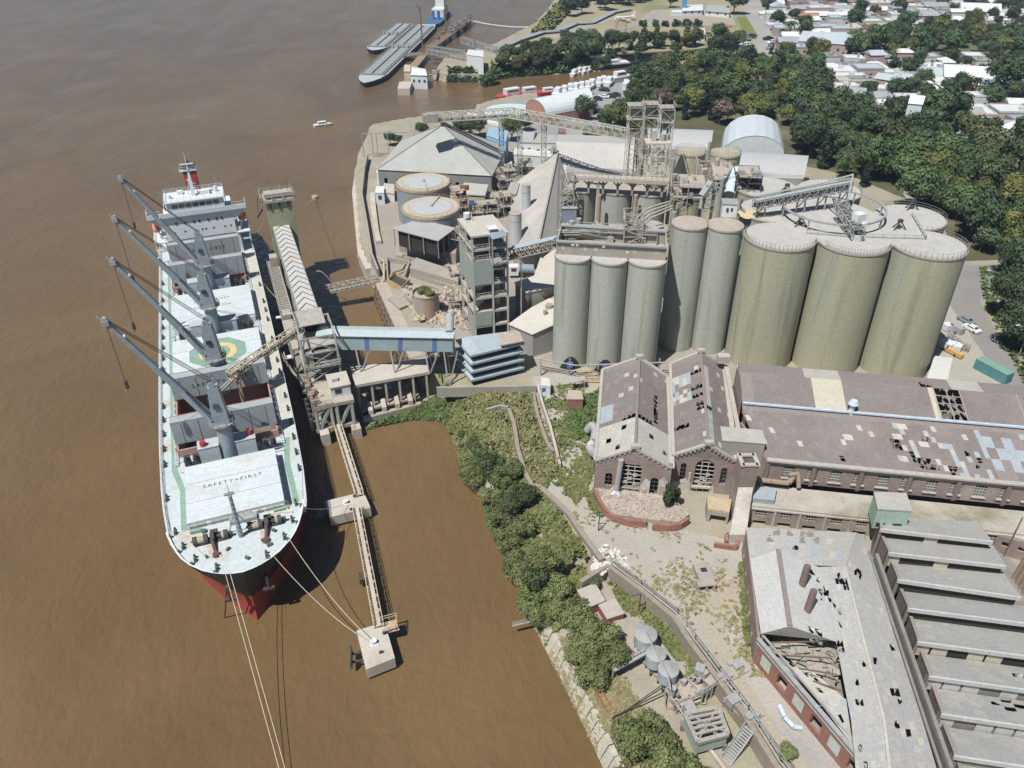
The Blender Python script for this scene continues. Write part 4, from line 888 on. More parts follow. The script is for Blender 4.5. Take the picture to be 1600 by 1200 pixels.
m=M(); m.tube([a+Vector((0,.5,1)),lerp(a,b,.7)+Vector((0,.5,1)),b+Vector((0,0,1.8)),P(1325,312,41),P(1330,330,38)],.22,8); m.build('dust_pipe',mat('pale_green_steel',(.38,.45,.42)),t)
t=thing('rotary_rail','curved ring-shaped crane rail on posts over the silo tops','rail',BP(1.5,1,36))
cx,cy,rr=disc(1222,1385,352,38.5)
m=M(); pts=[(cx+rr*math.cos(a),cy+rr*math.sin(a),38.5) for a in [2*math.pi*i/40 for i in range(41)]]; 
for a,b in zip(pts[:-1],pts[1:]): m.bar(a,b,.5,.35)
m.build('ring_beam',greysteel,t)
m=M()
for i in range(0,40,5):
    p=pts[i]; m.bar((p[0],p[1],36),(p[0],p[1],38.4),.3)
m.build('post',greysteel,t)
t=thing('tripper_conveyor','short slanting tripper conveyor inside the ring rail','conveyor',P(1330,330,36))
a,b=Vector(P(1312,318,40)),Vector(P(1342,362,38.5)); m=M(); m.truss(a-Vector((0,0,1)),b-Vector((0,0,1)),2.4,1.6,10,.16,.12); m.build('truss',greysteel,t); m=M(); m.bar(a,b,1.4,.5); m.build('belt',dark,t); m=M()
m.box(P(1342,340,40),(2.2,1.8,2.0),.4); m.box(P(1345,352,38.5),(1.8,1.6,1.4),.4); m.box(P(1338,372,36.8),(1.4,1.4,1.5),.2); m.build('drive_box',white,t)
m=M(); m.bar(P(1290,322,36),a,.25); m.bar(P(1300,308,36),a,.25); m.bar(P(1338,372,36),b,.3); m.build('leg',greysteel,t)
for k,(px,py,lb) in enumerate(((1250,352,'small tilted dark inlet frame on the front left big silo'),(1228,300,'small inlet frame lying on the rear left big silo'),(1404,357,'bent inlet frame on the front right big silo'),(1424,326,'upright inlet frame on the right middle big silo'))):
    q=P(px,py,36.05); m=M(); m.cyl(q,q+Vector((0,0,.8)),.5,.4,9); m.bar(q+Vector((-1.6,-1.2,0)),q+Vector((.4,.4,1.8)),.2); m.bar(q+Vector((1.2,-1.0,0)),q+Vector((.1,.4,1.8)),.2); m.bar(q+Vector((-1.2,.6,0)),q+Vector((.2,.3,1.6)),.2); m.box(q+Vector((.2,.4,1.6)),(.9,.8,.6),.5)
    single(m,'inlet_frame',dark,lb,'silo inlet',q)
m=M(); m.rail([P(1260,366,36),P(1330,372,36),P(1446,375,36),P(1424,338,36)],1.0,.1,2,2); single(m,'roof_guardrail',greysteel,'thin dark guardrail line running across the big silo tops','railing',P(1330,372,36))
m=M(); q=P(1178,334,36.1)
for k in range(60):
    a=random.uniform(0,6.3); r=random.uniform(0,3.4); m.cyl((q.x+r*math.cos(a),q.y+r*.7*math.sin(a),36.05),(q.x+r*math.cos(a),q.y+r*.7*math.sin(a),36.12+.25*(1-r/3.6)),1.0,.2,7)
single(m,'spilled_grain',mat('brown_dust',(.50,.38,.22),(.56,.47,.33),.8),'brown spilled dust heap on the middle left big silo','heap',q)
# slim silos
def dsilo(xl,xr,yl,z,label,group,**k):
    x,y,r=disc(xl,xr,yl,z); return silo(x,y,r,z,label,k.pop('wall',silo_small),group,**k),(x,y,r)
for a,lb in (((867,925,410),'leftmost of the three short front silos, by the white sheds'),((924,982,414),'middle one of the three short front silos'),((981,1042,417),'right one of the three short front silos, beside the slim pair')):
    _,c=dsilo(*a,33,lb,'short front silos',rail=False)
    fx,fy=c[0],c[1]-c[2]
    m=M(); n=10
    for i in range(n):
        a0=R(-90-38+76*i/n); a1=R(-90-38+76*(i+1)/n); h=lambda q:3.6*math.cos((q+math.pi/2)/R(38)*math.pi/2)
        m.quad(*[(c[0]+(c[2]+.03)*math.cos(q),c[1]+(c[2]+.03)*math.sin(q),zz) for q,zz in ((a0,6),(a1,6),(a1,6+max(.05,h(a1))),(a0,6+max(.05,h(a0))))])
    m.build('painted_arch_shade',darkgap,_)  # dark sheet on the wall paints the shade of an arched recess
    M().box((c[0]-.2,c[1]-c[2]-.25,7.4),(1.3,.4,1.5)).build('blue_door',bluem,_)
for a,lb in (((1050,1107,359),'left one of the two taller slim silos'),((1105,1162,362),'right one of the two taller slim silos, with a white cabin on top')):
    dsilo(*a,37,lb,'taller slim silos',rail=False,top=dust_floor)
rear=[]
for a,lb in (((886,932,301),'leftmost of the three rear silos behind the blue box'),((937,989,304),'middle one of the three rear silos'),((990,1042,307),'right rear silo with curved pipes in front of it')):
    _,c=dsilo(*a,33,lb,'rear silos',rail=False,top=dust_floor); rear.append(c)
for a,lb,s in (((1055,1103,244),'weathered yellowish silo left of the rust-streaked one',None),((1108,1158,246),'yellowish silo with a rust-brown streak down its wall',-95)):
    dsilo(*a,30,lb,'far yellowish silos',wall=mat('yellowed_concrete',(.44,.44,.33),(.38,.36,.24),.3,mode='ring',sz=.05),stain=s,top=mat('brown_roof',(.42,.38,.28),(.3,.27,.2),.5))
# columns between rear silos
for i,(px,lb) in enumerate(((934,'pinkish pipe rising between the left and middle rear silos'),(990,'pinkish pipe rising between the middle and right rear silos'))):
    q=P(px,296,33.5); m=M(); m.cyl((q.x,q.y-4.5,20),(q.x,q.y-4.5,33.8),.55,.55,12); single(m,'riser_pipe',mat('pink_brown_steel',(.40,.31,.26),(.33,.26,.22),.6),lb,'pipe',(q.x,q.y-4.5,20))
# gallery over rear silos
t=thing('silo_top_gallery','cream bridge beam with arched brackets over the rear silos','gallery',P(960,288,33))
a,b=Vector(P(893,276,37)),Vector(P(1045,284,37)); m=M(); m.bar(a,b,2.6,.9); m.build('bridge_beam',concrete_light,t)
m=M(); d=(b-a)
for k in range(7):
    q=a+d*(k+.2)/6.6; m.bar((q.x,q.y,33),(q.x,q.y,36.6),.55); m.bar((q.x-1.3,q.y,36.4),(q.x,q.y,35),.3); m.bar((q.x+1.3,q.y,36.4),(q.x,q.y,35),.3)
m.build('bracket',concrete,t)
m=M(); m.rail([a+Vector((0,-1.2,.5)),b+Vector((0,-1.2,.5))],1.1,.08,1.5); m.build('handrail',dusty,t)
t=thing('left_cage_tower','small caged ladder tower at the left end of the rear gallery','tower',P(887,300,30))
q=P(886,272,38); m=M(); m.truss((q.x,q.y,28),(q.x,q.y,39),3.2,3.0,5,.2,.14); m.build('cage_frame',dusty,t); m=M(); m.box((q.x,q.y-1.5,33),(2,2,2.5)); m.build('equipment_box',dusty,t)
q=P(889,325,30); t=thing('blue_grey_box','small blue-grey corrugated box on posts by left rear silo','box',(q.x,q.y,20)); m=M(); m.box((q.x,q.y,28.4),(3.6,3.4,4.0)); m.build('box_wall',mat('blue_grey_sheet',(.26,.32,.37),(.22,.27,.31),.5,mode='corr',freq=1.2),t); m=M(); m.box((q.x,q.y,30.5),(3.9,3.7,.2)); m.build('box_roof',greysteel,t)
m=M()
for dx in (-1.5,1.5):
    for dy in (-1.5,1.5): m.bar((q.x+dx,q.y+dy,18),(q.x+dx,q.y+dy,26.4),.25)
m.build('box_leg',greysteel,t)
# open-top penthouse over the front silos
t=thing('silo_penthouse','roofless grey penthouse with broken walls on the short front silos','penthouse',P(955,400,33))
A,B,Cq,D=[P(a,b,36) for a,b in ((869,377),(1042,387),(1042,362),(876,352))]
m=M(); wall_open(m,A,B,33.1,36.0,[(3.2,3.9,1.9,2.5,0),(4.2,4.8,1.9,2.5,0),(9.8,10.4,1.9,2.5,0),(14.8,15.5,1.0,1.6,0)],.3,inward=Cq); wall_open(m,B,Cq,33.1,36,[],.3,inward=A); wall_open(m,D,A,33.1,36,[],.3,inward=B); wall_open(m,Cq,D,33.1,36,[(4,6,0,1.6,0)],.3,inward=A); m.build('penthouse_wall',concrete,t)
m=M(); m.bar((A.x,A.y-.1,36.1),(B.x,B.y-.1,36.1),.8,.35); m.bar((D.x,D.y,36.15),(Cq.x,Cq.y,36.15),1.4,.3); m.build('wall_coping',greysteel,t)
m=M(); e=(B-A)
for k in (0.05,.25,.35,.7,.9): q=A+e*k; m.quad((q.x,q.y-.012,34.2),(q.x+1.6,q.y-.25,34.2),(q.x+1.6,q.y-.25,35.2),(q.x,q.y-.012,35.2))
m.build('repair_panel',concrete_light,t)
m=M(); m.prism([tuple(q)[:2] for q in (A,B,Cq,D)],32.8,33.12); m.build('penthouse_floor',dust_floor,t)
def clutter(name,label,cat,c,size,rot,n,seed,mats=None,group=None,dense=1.0,name2='steel_frame'):
    """steelwork: floors, posts, rails, pipes and machine boxes inside a box of the given size"""
    rn=random.Random(seed); mats=mats or (dusty,greysteel,mat('brown_machinery',(.33,.25,.18),(.22,.18,.14),1))
    t=thing(name,label,cat,c,group=group); cx,cy,cz=c; w_,d_,h_=size; cs,sn=math.cos(rot),math.sin(rot)
    def q(u,v,z): return (cx+u*cs-v*sn,cy+u*sn+v*cs,cz+z)
    m=M()
    for u in (-w_/2,0,w_/2):
        for v in (-d_/2,d_/2): m.bar(q(u,v,0),q(u,v,h_*rn.uniform(.7,1)),.2)
    lv=max(1,int(h_/3))
    for k in range(1,lv+1):
        z=h_*k/(lv+.3)
        for u in (-w_/2,w_/2): m.bar(q(u,-d_/2,z),q(u,d_/2,z),.18)
        for v in (-d_/2,d_/2): m.bar(q(-w_/2,v,z),q(w_/2,v,z),.18)
        if k%2: m.bar(q(-w_/2,-d_/2,z),q(w_/2,-d_/2,z-h_/lv*.9),.12)
        m.rail([q(-w_/2,-d_/2,z),q(w_/2,-d_/2,z)],1.0,.08,1.2,2)
    m.build(name2,mats[1],t)
    m=M()
    for k in range(1,lv+1):
        z=h_*k/(lv+.3); u0=rn.uniform(-.5,0)*w_; m.add([q(u0,-d_/2,z),q(w_/2,-d_/2,z),q(w_/2,d_/2,z),q(u0,d_/2,z)],[(0,1,2,3)]); m.add([q(u0,-d_/2,z-.1),q(w_/2,-d_/2,z-.1),q(w_/2,d_/2,z-.1),q(u0,d_/2,z-.1)],[(3,2,1,0)])
    m.build('platform_floor',dust_floor,t)
    m=M()
    for k in range(int(n)):
        s=rn.uniform(.4,1.5); z=rn.choice([0]+[h_*j/(lv+.3) for j in range(1,lv+1)]); p=q(rn.uniform(-.45,.45)*w_,rn.uniform(-.45,.45)*d_,z+s*.5); 
        if rn.random()<.6: m.box(p,(s*rn.uniform(.6,1.5),s,s),rot+rn.choice((0,0,.5)))
        else: m.cyl((p[0],p[1],p[2]-s*.5),(p[0],p[1],p[2]+s*.8),s*.45,s*.45,10)
    m.build('machine',mats[0],t)
    m=M()
    for k in range(int(n*.8)):
        a=q(rn.uniform(-.6,.6)*w_,rn.uniform(-.6,.6)*d_,rn.uniform(.05,.8)*h_); b=q(rn.uniform(-.6,.6)*w_,rn.uniform(-.6,.6)*d_,rn.uniform(.1,1)*h_); j=(b[0],a[1],a[2]); m.tube([a,j,b],rn.choice((.1,.15,.28)),7)
    m.build('pipework',mats[2] if seed%2 else mats[1],t)
    return t
q=P(955,372,33.1); clutter('roof_machinery','conveyor heads and pipes crowded inside the roofless penthouse','machinery',q,(20,5,3),-.16,26,4)
q=P(985,372,33.1); m=M(); m.truss(q,q+Vector((0,0,7)),4,3.4,4,.22,.15); single(m,'hoist_tower',dusty,'square steel elevator frame rising inside the roofless penthouse','steel frame',q)
q=P(1075,322,33); clutter('elevator_deck','cluttered deck of elevators above the left slim silo','machinery',(q.x,q.y+3,33),(8,9,6),-.16,26,7)
q=P(1120,300,33); clutter('sorting_deck','cluttered brownish machine deck above the right slim silo','machinery',(q.x,q.y+5,33),(9,14,5),-.16,30,9)
q=P(1165,290,36); clutter('conveyor_head_station','dark conveyor head station at the left edge of big silos','machinery',(q.x,q.y,36),(6,9,4.5),-.16,20,12,(greysteel,dark,rust))
q=P(1143,345,37.1); m=M(); m.box((q.x,q.y+3.4,38.6),(3.2,3.0,3.0),-.16); t=thing('white_cabin','small white cabin on the right slim silo','cabin',(q.x,q.y+3.4,37.1)); m.build('cabin_wall',white,t); m=M(); m.box((q.x,q.y+3.4,40.2),(3.5,3.3,.2),-.16); m.build('cabin_roof',greysteel,t); m=M()
for dx in (-.5,.5): m.box((q.x+dx-.25,q.y+1.84,38.9),(.5,.1,.8),-.16)
m.build('cabin_window',glass,t)
# tall lattice towers and their conveyor
for (px,py,ytop,w_,lb) in ((985,262,160,4.2,'left lattice mast of the elevator head, above the long truss conveyor'),(1008,262,158,4.4,'middle lattice mast carrying twin bucket elevators'),(1028,300,172,3.6,'right lattice mast holding a machine platform')):
    q=P(px,py,22); z1=min(52,22+ (py-ytop)*.19); t=thing('lattice_tower',lb,'lattice tower',(q.x,q.y,18),group='lattice towers of the elevator head')
    m=M(); m.truss((q.x,q.y,14),(q.x,q.y,z1),w_,w_,int((z1-14)/3),.18,.11); m.build('lattice_frame',mat('pale_lattice_paint',(.52,.51,.44),(.42,.41,.36),1),t)
    m=M(); 
    for dz in (0,-4): m.box((q.x,q.y,z1+dz),(w_+.5,w_+.5,.12)); m.rail([(q.x-w_*.65,q.y-w_*.65,z1+dz),(q.x+w_*.65,q.y-w_*.65,z1+dz),(q.x+w_*.65,q.y+w_*.65,z1+dz)],1.1,.1,1.2)
    m.build('landing',dusty,t)
    m=M(); m.box((q.x,q.y,z1-2.6),(1.8,1.6,2.4),.3); m.box((q.x+.6,q.y+1.4,z1-5.6),(1.4,1.8,1.8)); 
    for dx in (-.9,.9): m.bar((q.x+dx,q.y-.6,14),(q.x+dx,q.y-.6,z1-1),.5,.45)
    m.build('bucket_elevator',dusty,t)
t=thing('elevator_tower','cream cross-braced square tower standing over the right rear silo','lattice tower',P(1020,300,33))
q=P(1020,296,33); m=M(); m.truss((q.x,q.y,33),(q.x,q.y,45),3.6,3.4,5,.2,.14); m.build('lattice_frame',mat('cream_tower_paint',(.58,.56,.46),(.5,.47,.38),1),t)
m=M(); m.box((q.x,q.y,45.2),(6.0,4.4,.5)); m.box((q.x-1,q.y,46.8),(1.2,1.2,2.6)); m.build('head_platform',concrete_light,t); m=M(); m.cyl((q.x+1.2,q.y,45.4),(q.x+1.2,q.y,47),.8,.7,10); m.cyl((q.x+2.4,q.y+.5,45.4),(q.x+2.4,q.y+.5,46.8),.6,.6,10); m.build('head_motor',greysteel,t)
t=thing('truss_conveyor','very long horizontal truss conveyor from pyramid barn peak to elevator head','conveyor',P(790,190,30))
a,b,c_=P(668,190,29.5),P(795,182,29.5),P(985,217,29.5); 
m=M(); m.truss(a,b,2.4,2.6,15,.24,.17); m.truss(b,c_,2.6,2.8,30,.24,.17); m.build('truss',mat('pale_lattice_paint',(.52,.51,.44)),t)
m=M(); m.bar(a+Vector((0,0,.4)),b+Vector((0,0,.4)),1.4,.7); m.bar(b+Vector((0,0,.4)),c_+Vector((0,0,.4)),1.4,.7); m.build('belt_casing',concrete,t)
m=M(); m.box(a+Vector((1,0,1.2)),(5,3.4,2.6),.2); m.rail([a+Vector((-2,-2,2.6)),a+Vector((4,-1.4,2.6))],1.2,.1,1); m.build('head_station',dusty,t)
for px,py in ((783,180),(850,192),(812,184)):
    q=P(px,py,29); m=M(); m.truss((q.x,q.y,5.8),(q.x,q.y,29.3),1.6,1.4,9,.26,.14); m.build('support_column',greysteel,t)
# pyramid barn
t=thing('pyramid_barn','large grey pyramid-roofed storage barn at the river corner','barn',P(690,285,6))
c4=[P(588,265,13),P(769,275,13),P(792,228,13),P(627,219,13)]; ap=P(692,195,25); roofg=mat('pyramid_roof',(.39,.40,.375),(.335,.34,.32),.25,mode='corr',dirx=-.17,freq=.7,c3=(.42,.41,.37))
m=M(); cc=sum(c4,Vector())/4
for i in range(4):
    a,b=c4[i],c4[(i+1)%4]; m.add([tuple(a),tuple(b),tuple(ap)],[(0,1,2)])
m.build('barn_roof',roofg,t)
m=M()
for i in range(4): m.bar(c4[i],ap+Vector((0,0,.1)),.35,.2)
m.build('hip_capping',concrete_dark,t)
ins=[lerp(p,cc,.02) for p in c4]; m=M()
ln=(ins[1]-ins[0]).length; d0=(ins[1]-ins[0]).normalized()
wall_open(m,ins[0],ins[1],5.8,12.9,[(2+4.3*k,3.2+4.3*k,0,4.2,0) for k in range(9)],.3,inward=cc)
for i in (1,2,3): wall_open(m,ins[i],ins[(i+1)%4],5.8,12.9,[],.3,inward=cc)
m.build('barn_wall',mat('barn_wall_sheet',(.26,.275,.26),(.21,.22,.21),.4,mode='corr',freq=.9),t)
m=M(); m.bar(ap+Vector((.6,0,.6)),P(783,240,13.5)+Vector((0,0,.9)),1.1,.5); m.build('ridge_conveyor',dark,t)
m=M(); m.cyl(ap,ap+Vector((0,0,1)),.9,.8,10); m.build('peak_cap',dark,t)
# tanks with rusty rims
blue_tank=mat('blue_grey_tank',(.27,.31,.35),(.22,.25,.28),.3,mode='streak',c3=(.38,.27,.17))
tank_top=mat('pale_tank_top',(.43,.455,.46),(.37,.385,.38),.3); rimm=mat('rusty_rim',(.46,.39,.29),(.40,.28,.16),.6)
for i,(a,lb) in enumerate((((617.8,703,299.5),'rear blue-grey tank with rusty-rimmed roof, against the pyramid barn'),((626.5,718.5,341),'front blue-grey tank with rusty-rimmed roof, behind the tilted-roof pavilion'))):
    x,y,r=disc(*a,18); t=thing('storage_tank',lb,'tank',(x,y,6),group='blue-grey storage tanks with rusty rims')
    m=M(); m.cyl((x,y,5.8),(x,y,17.4),r-.15,r-.15,48,False); m.build('tank_shell',blue_tank,t,smooth=True)
    m=M(); m.cyl((x,y,17.3),(x,y,18),r,r,48); m.build('rim_walkway',rimm,t)
    m=M(); m.cyl((x,y,18),(x,y,18.06),r*.93,r*.93,48); m.build('roof_edge',mat('dusty_cream',(.46,.43,.37),(.40,.37,.31),.8),t)
    m=M(); m.cyl((x,y,18.03),(x,y,18.12),r*.80,r*.80,48); m.build('rust_ring',mat('tan_rust',(.44,.34,.22),(.42,.36,.27),.7),t)
    m=M(); m.cyl((x,y,18.1),(x,y,18.18),r*.71,r*.71,48); m.build('roof_plate',tank_top,t)
    m=M(); ringrail(m,x,y,18,r-.1,h=.9); m.build('roof_railing',rustlite,t)
    m=M(); m.cyl((x+.3,y,18.1),(x+.3,y,18.8),.5,.4,10); m.bar((x+.3,y,18.4),(x+2.2,y-(r if i==0 else -r)*.9,18.4),.3,.3); m.build('roof_vent',rustlite,t)
    if i: m=M(); m.cyl((x-r*.93,y-r*.35,11),(x-r*.93-.3,y-r*.35-.15,11),2.0,2.0,16); m.build('manhole_patch',mat('orange_rust',(.55,.3,.13),(.5,.27,.12),1),t)
q=P(718,352,6); clutter('rusty_stair','tangle of rusty stairs and pipes right of front tank','stairs',(q.x,q.y+3,6),(5,5,12),.3,8,21,(rust,rustlite,rust))
q=P(745,300,6); t=thing('pump_house','flat-roofed concrete pump house with a blue window right of tanks','building',(q.x,q.y,6))
ps=[P(a,b,11.5) for a,b in ((718,304),(757,306),(762,290),(726,287))]; m=M(); m.prism([tuple(p)[:2] for p in ps],5.8,11.5); m.build('wall',concrete_light,t); m=M(); m.prism([tuple(lerp(p,sum(ps,Vector())/4,-.06))[:2] for p in ps],11.5,11.8,True); m.build('roof',silo_top,t); m=M(); q=lerp(ps[0],ps[1],.5); m.box((q.x,q.y-.05,9),(2.2,.2,1.6),-.1); m.build('window',bluem,t)
# dusty buildings and pipes between tanks and mill
for i,(px,py,sz,rot,sd,lb) in enumerate(((765,318,(9,5,4),.1,31,'low dusty pipe racks right of the pump house'),(735,345,(8,3,4),.1,32,'dusty pipe bridge behind the mill tower'),(790,300,(6,5,9),.3,33,'tall cluster of dust collectors left of the corrugated warehouse'),(700,285,(7,3,6),0,34,'black louvered cooler frame against the pyramid barn wall'),(815,268,(8,3,4),.8,35,'curved duct frame near the pyramid barn right corner'),(770,292,(5,5,7),.2,36,'grey duct stack right of the pyramid barn'))):
    q=P(px,py,6); clutter('pipe_rack',lb,'pipe rack',(q.x,q.y,6),sz,rot,12,sd,(dusty,dusty,greysteel))
def vtank(px,pytop,w_,z,label,m_=None,z0=6,cone=0):
    x,y,r=disc(px-w_/2,px+w_/2,pytop,z); t=thing('steel_silo',label,'steel silo',(x,y,z0)); m=M(); m.cyl((x,y,z0+2),(x,y,z),r,r,24,False); 
    m.build('shell',m_ or white,t,smooth=True); m=M(); m.cyl((x,y,z),(x,y,z+cone+.2),r+.05,.3 if cone else r+.05,24); m.build('top',dusty,t)
    m=M()
    for a in (0.5,2.1,3.6,5.2): m.bar((x+r*.8*math.cos(a),y+r*.8*math.sin(a),z0),(x+r*.8*math.cos(a),y+r*.8*math.sin(a),z0+2.2),.3)
    m.build('leg',greysteel,t); m=M(); 
    for zz in (z0+5,z-2): m.cyl((x,y,zz),(x,y,zz+.12),r+.06,r+.06,24,False)
    m.build('band',greysteel,t); return t
vtank(805,337,20,20,'pale grey round steel silo behind the mill conveyor',mat('pale_steel',(.50,.52,.52),(.42,.43,.42),.6,mode='streak'))
vtank(822,292,14,21,'slim pale steel silo beside the ribbed white warehouse',mat('pale_steel',(.50,.52,.52)))
vtank(848,396,36,12,'short wide dusty tank below the inclined conveyor',dusty)
t=thing('filter_hopper','blue-white slanted dust filter between far silo and curved shed','dust filter',P(1150,300,28))
a,b=P(1150,268,38),P(1142,292,36); m=M(); m.cyl(b-Vector((0,0,2)),a,1.5,1.9,14); m.build('filter_body',mat('pale_blue_paint',(.52,.6,.66),(.45,.52,.58),.5),t); m=M(); m.tube([P(1130,312,30),P(1133,275,38),P(1142,263,39),P(1155,262,39)],.55,10); m.build('filter_duct',greysteel,t)
# pavilion
t=thing('tilted_roof_pavilion','dark open pavilion under a flat grey lozenge roof, on crusher house','pavilion',P(665,385,6))
pv=[P(a,b,16.5) for a,b in ((612,357),(654,342),(712,356),(685,376))]; m=M(); m.slab([tuple(p) for p in pv],.25); m.build('roof_sheet',mat('pavilion_roof',(.40,.40,.38),(.35,.345,.33),.3,mode='corr',freq=.8),t)
pc=sum(pv,Vector())/4; m=M(); m.prism([tuple(lerp(p,pc,.18))[:2] for p in pv],11.2,16.2); m.build('pavilion_shade_block',darkgap,t)  # solid near-black block paints the shade under the pavilion roof
m=M(); 
for i in range(4):
    a,b=lerp(pv[i],pc,.06),lerp(pv[(i+1)%4],pc,.06)
    for u in (0,.33,.66): q=lerp(a,b,u); m.bar((q.x,q.y,11),(q.x,q.y,16.3),.25)
m.build('post',greysteel,t)
t=thing('crusher_house','dusty brown stepped crusher house with rounded end under the pavilion','building',P(670,405,6))
A,B,Cq,D=[P(a,b,10) for a,b in ((634,385),(712,402),(716,380),(645,366))]; m=M(); 
m.prism([tuple(q)[:2] for q in (A,B,Cq,D)],5.8,11); m.cyl((lerp(A,D,.5).x,lerp(A,D,.5).y,5.8),(lerp(A,D,.5).x,lerp(A,D,.5).y,11),3.2,3.2,20); m.build('wall',mat('brown_dust_wall',(.36,.30,.25),(.29,.24,.21),.5),t)
m=M(); A2,B2=P(628,395,8),P(714,418,8); m.prism([tuple(q)[:2] for q in (A2,B2,Cq,D)],5.9,7.4); m.build('lower_step',dust_floor,t)
m=M()
for k in range(8):
    q=lerp(P(650,398,8),P(700,410,8),k/7); m.bar((q.x,q.y+1.2,7.4),(q.x,q.y+.2,9.6),.55)
for k in range(3): a=P(640,374,11.3+.4*k); b=P(690,386,11.3+.4*k); c=P(700,378,12); m.tube([a,b,c,c+Vector((5,-.5,0))],.28,8)
m.tube([P(703,376,12),P(705,400,9)],.45,8); m.build('duct',mat('brown_machinery',(.33,.25,.18)),t)
t=thing('basin_wall','brownish sunken basin with zigzag pipes left of crusher house','basin',P(615,420,5))
m=M(); A,B,Cq,D=[P(a,b,7.5) for a,b in ((604,402),(640,408),(632,430),(606,436))]
for a,b in ((A,B),(B,Cq),(D,A)): m.bar(tuple(a)[:2]+(6.6,),tuple(b)[:2]+(6.6,),.4,2)
m.build('basin_edge',concrete,t); m=M(); m.tube([P(608,434,6.6),P(614,424,6.6),P(628,420,6.6),P(634,410,6.6)],.22,7); m.tube([P(610,438,6.6),P(617,428,6.6),P(631,424,6.6),P(637,414,6.6)],.22,7); m.tube([P(590,402,8),P(600,408,8),P(600,440,6.5)],.35,8); m.build('pipe',rustlite,t)
q=P(618,440,6); t=thing('yellow_skip','open yellow skip container with dark load near the plant tank','skip',q)
m=M(); A,B,Cq,D=[P(a,b,8) for a,b in ((606,436),(627,448),(640,436),(618,426))]
for a,b in ((A,B),(B,Cq),(Cq,D),(D,A)): m.bar(tuple(a)[:2]+(7,),tuple(b)[:2]+(7,),.15,2)
m.build('skip_wall',mat('ochre_paint',(.48,.38,.2),(.4,.3,.16),1),t); m=M(); m.prism([tuple(x)[:2] for x in (A,B,Cq,D)],6,7.2); m.build('load',dark,t)
# round basin with plants
x,y,r=disc(645,685,466,12.5); t=thing('planted_tank','round grey tank with weeds growing out of its open top','tank',(x,y,6)); m=M(); m.cyl((x,y,4),(x,y,12.5),r,r,32,False); m.build('tank_shell',mat('grey_rust_tank',(.36,.37,.36),(.30,.29,.27),.3,mode='streak',c3=(.36,.27,.19)),t,smooth=True); m=M(); m.cyl((x,y,12.2),(x,y,12.6),r+.12,r+.12,32,False); m.build('rim',rustlite,t); m=M(); m.cyl((x,y,11.6),(x,y,11.9),r-.05,r-.05,32); m.build('infill',dust_floor,t)
TANKPLANT=(x,y,12)
def rubble(name,label,poly,z,n,seed,m_,smin=.3,smax=1.2,hh=1.0,cat='rubble',kind='stuff'):
    rn=random.Random(seed); ps=[P(a,b,z) for a,b in poly]; xs=[p.x for p in ps]; ys=[p.y for p in ps]; pl=[(p.x,p.y) for p in ps]; m=M(); k=0
    while k<n:
        x,y=rn.uniform(min(xs),max(xs)),rn.uniform(min(ys),max(ys))
        if not inpoly(x,y,pl): continue
        k+=1; s=rn.uniform(smin,smax); a=rn.uniform(0,6.3)
        if rn.random()<.12: m.bar((x,y,z+.1),(x+s*1.6*math.cos(a),y+s*1.6*math.sin(a),z+rn.uniform(.1,hh*.5)),s*.1+.05)
        else:
            vs=[(x+s*rn.uniform(.3,.6)*math.cos(a+q*1.57),y+s*rn.uniform(.3,.6)*math.sin(a+q*1.57),z-.05) for q in range(4)]+[(x+s*rn.uniform(.1,.5)*math.cos(a+q*1.57),y+s*rn.uniform(.1,.5)*math.sin(a+q*1.57),z+s*rn.uniform(.2,.6)*hh) for q in range(4)]
            m.add(vs,[(4,5,6,7),(0,1,5,4),(1,2,6,5),(2,3,7,6),(3,0,4,7)])
    o=m.build(name,m_,None,False,Vector((sum(xs)/len(xs),sum(ys)/len(ys),z))); return tag(o,label,cat,None,kind)
rubble('plant_debris','pale debris heaps and broken slabs between planted tank and mill',[(600,440),(640,455),(650,505),(700,508),(735,520),(728,450),(700,425),(690,455),(640,448)],6.1,420,5,mat('pink_debris',(.50,.42,.35),(.36,.30,.25),1),.4,2.0)
for (a,b,lb) in (((650,445),(700,512),'cream inclined pipe rail running beside the planted tank'),((625,455),(660,500),'long concrete trough left of the planted tank'),((700,430),(728,470),'leaning cream lattice beam left of the mill tower')):
    p0,p1=P(*a,7),P(*b,7); m=M(); m.truss(p0,p1,1.4,.8,14,.16,.1); m.bar(p0,p1,1.2,.15); single(m,'beam_walkway',mat('cream_steel',(.55,.48,.34)),lb,'beam',p0)
for poly,z,lb in (([(618,398),(640,404),(636,378),(622,372)],7,'small pale concrete basin with grating left of crusher house'),([(640,418),(716,440),(716,425),(650,402)],9,'long sloping concrete retaining slab below crusher house'),([(655,430),(720,452),(718,442),(660,420)],7.4,'low concrete ledge above the planted tank'),([(606,466),(624,482),(650,470),(632,452)],6.8,'grey concrete pad by the upper end of the quay')):
    ps=[P(a,b,z) for a,b in poly]; m=M(); m.prism([tuple(p)[:2] for p in ps],5.6,z); single(m,'concrete_block',concrete,lb,'concrete block',ps[0])
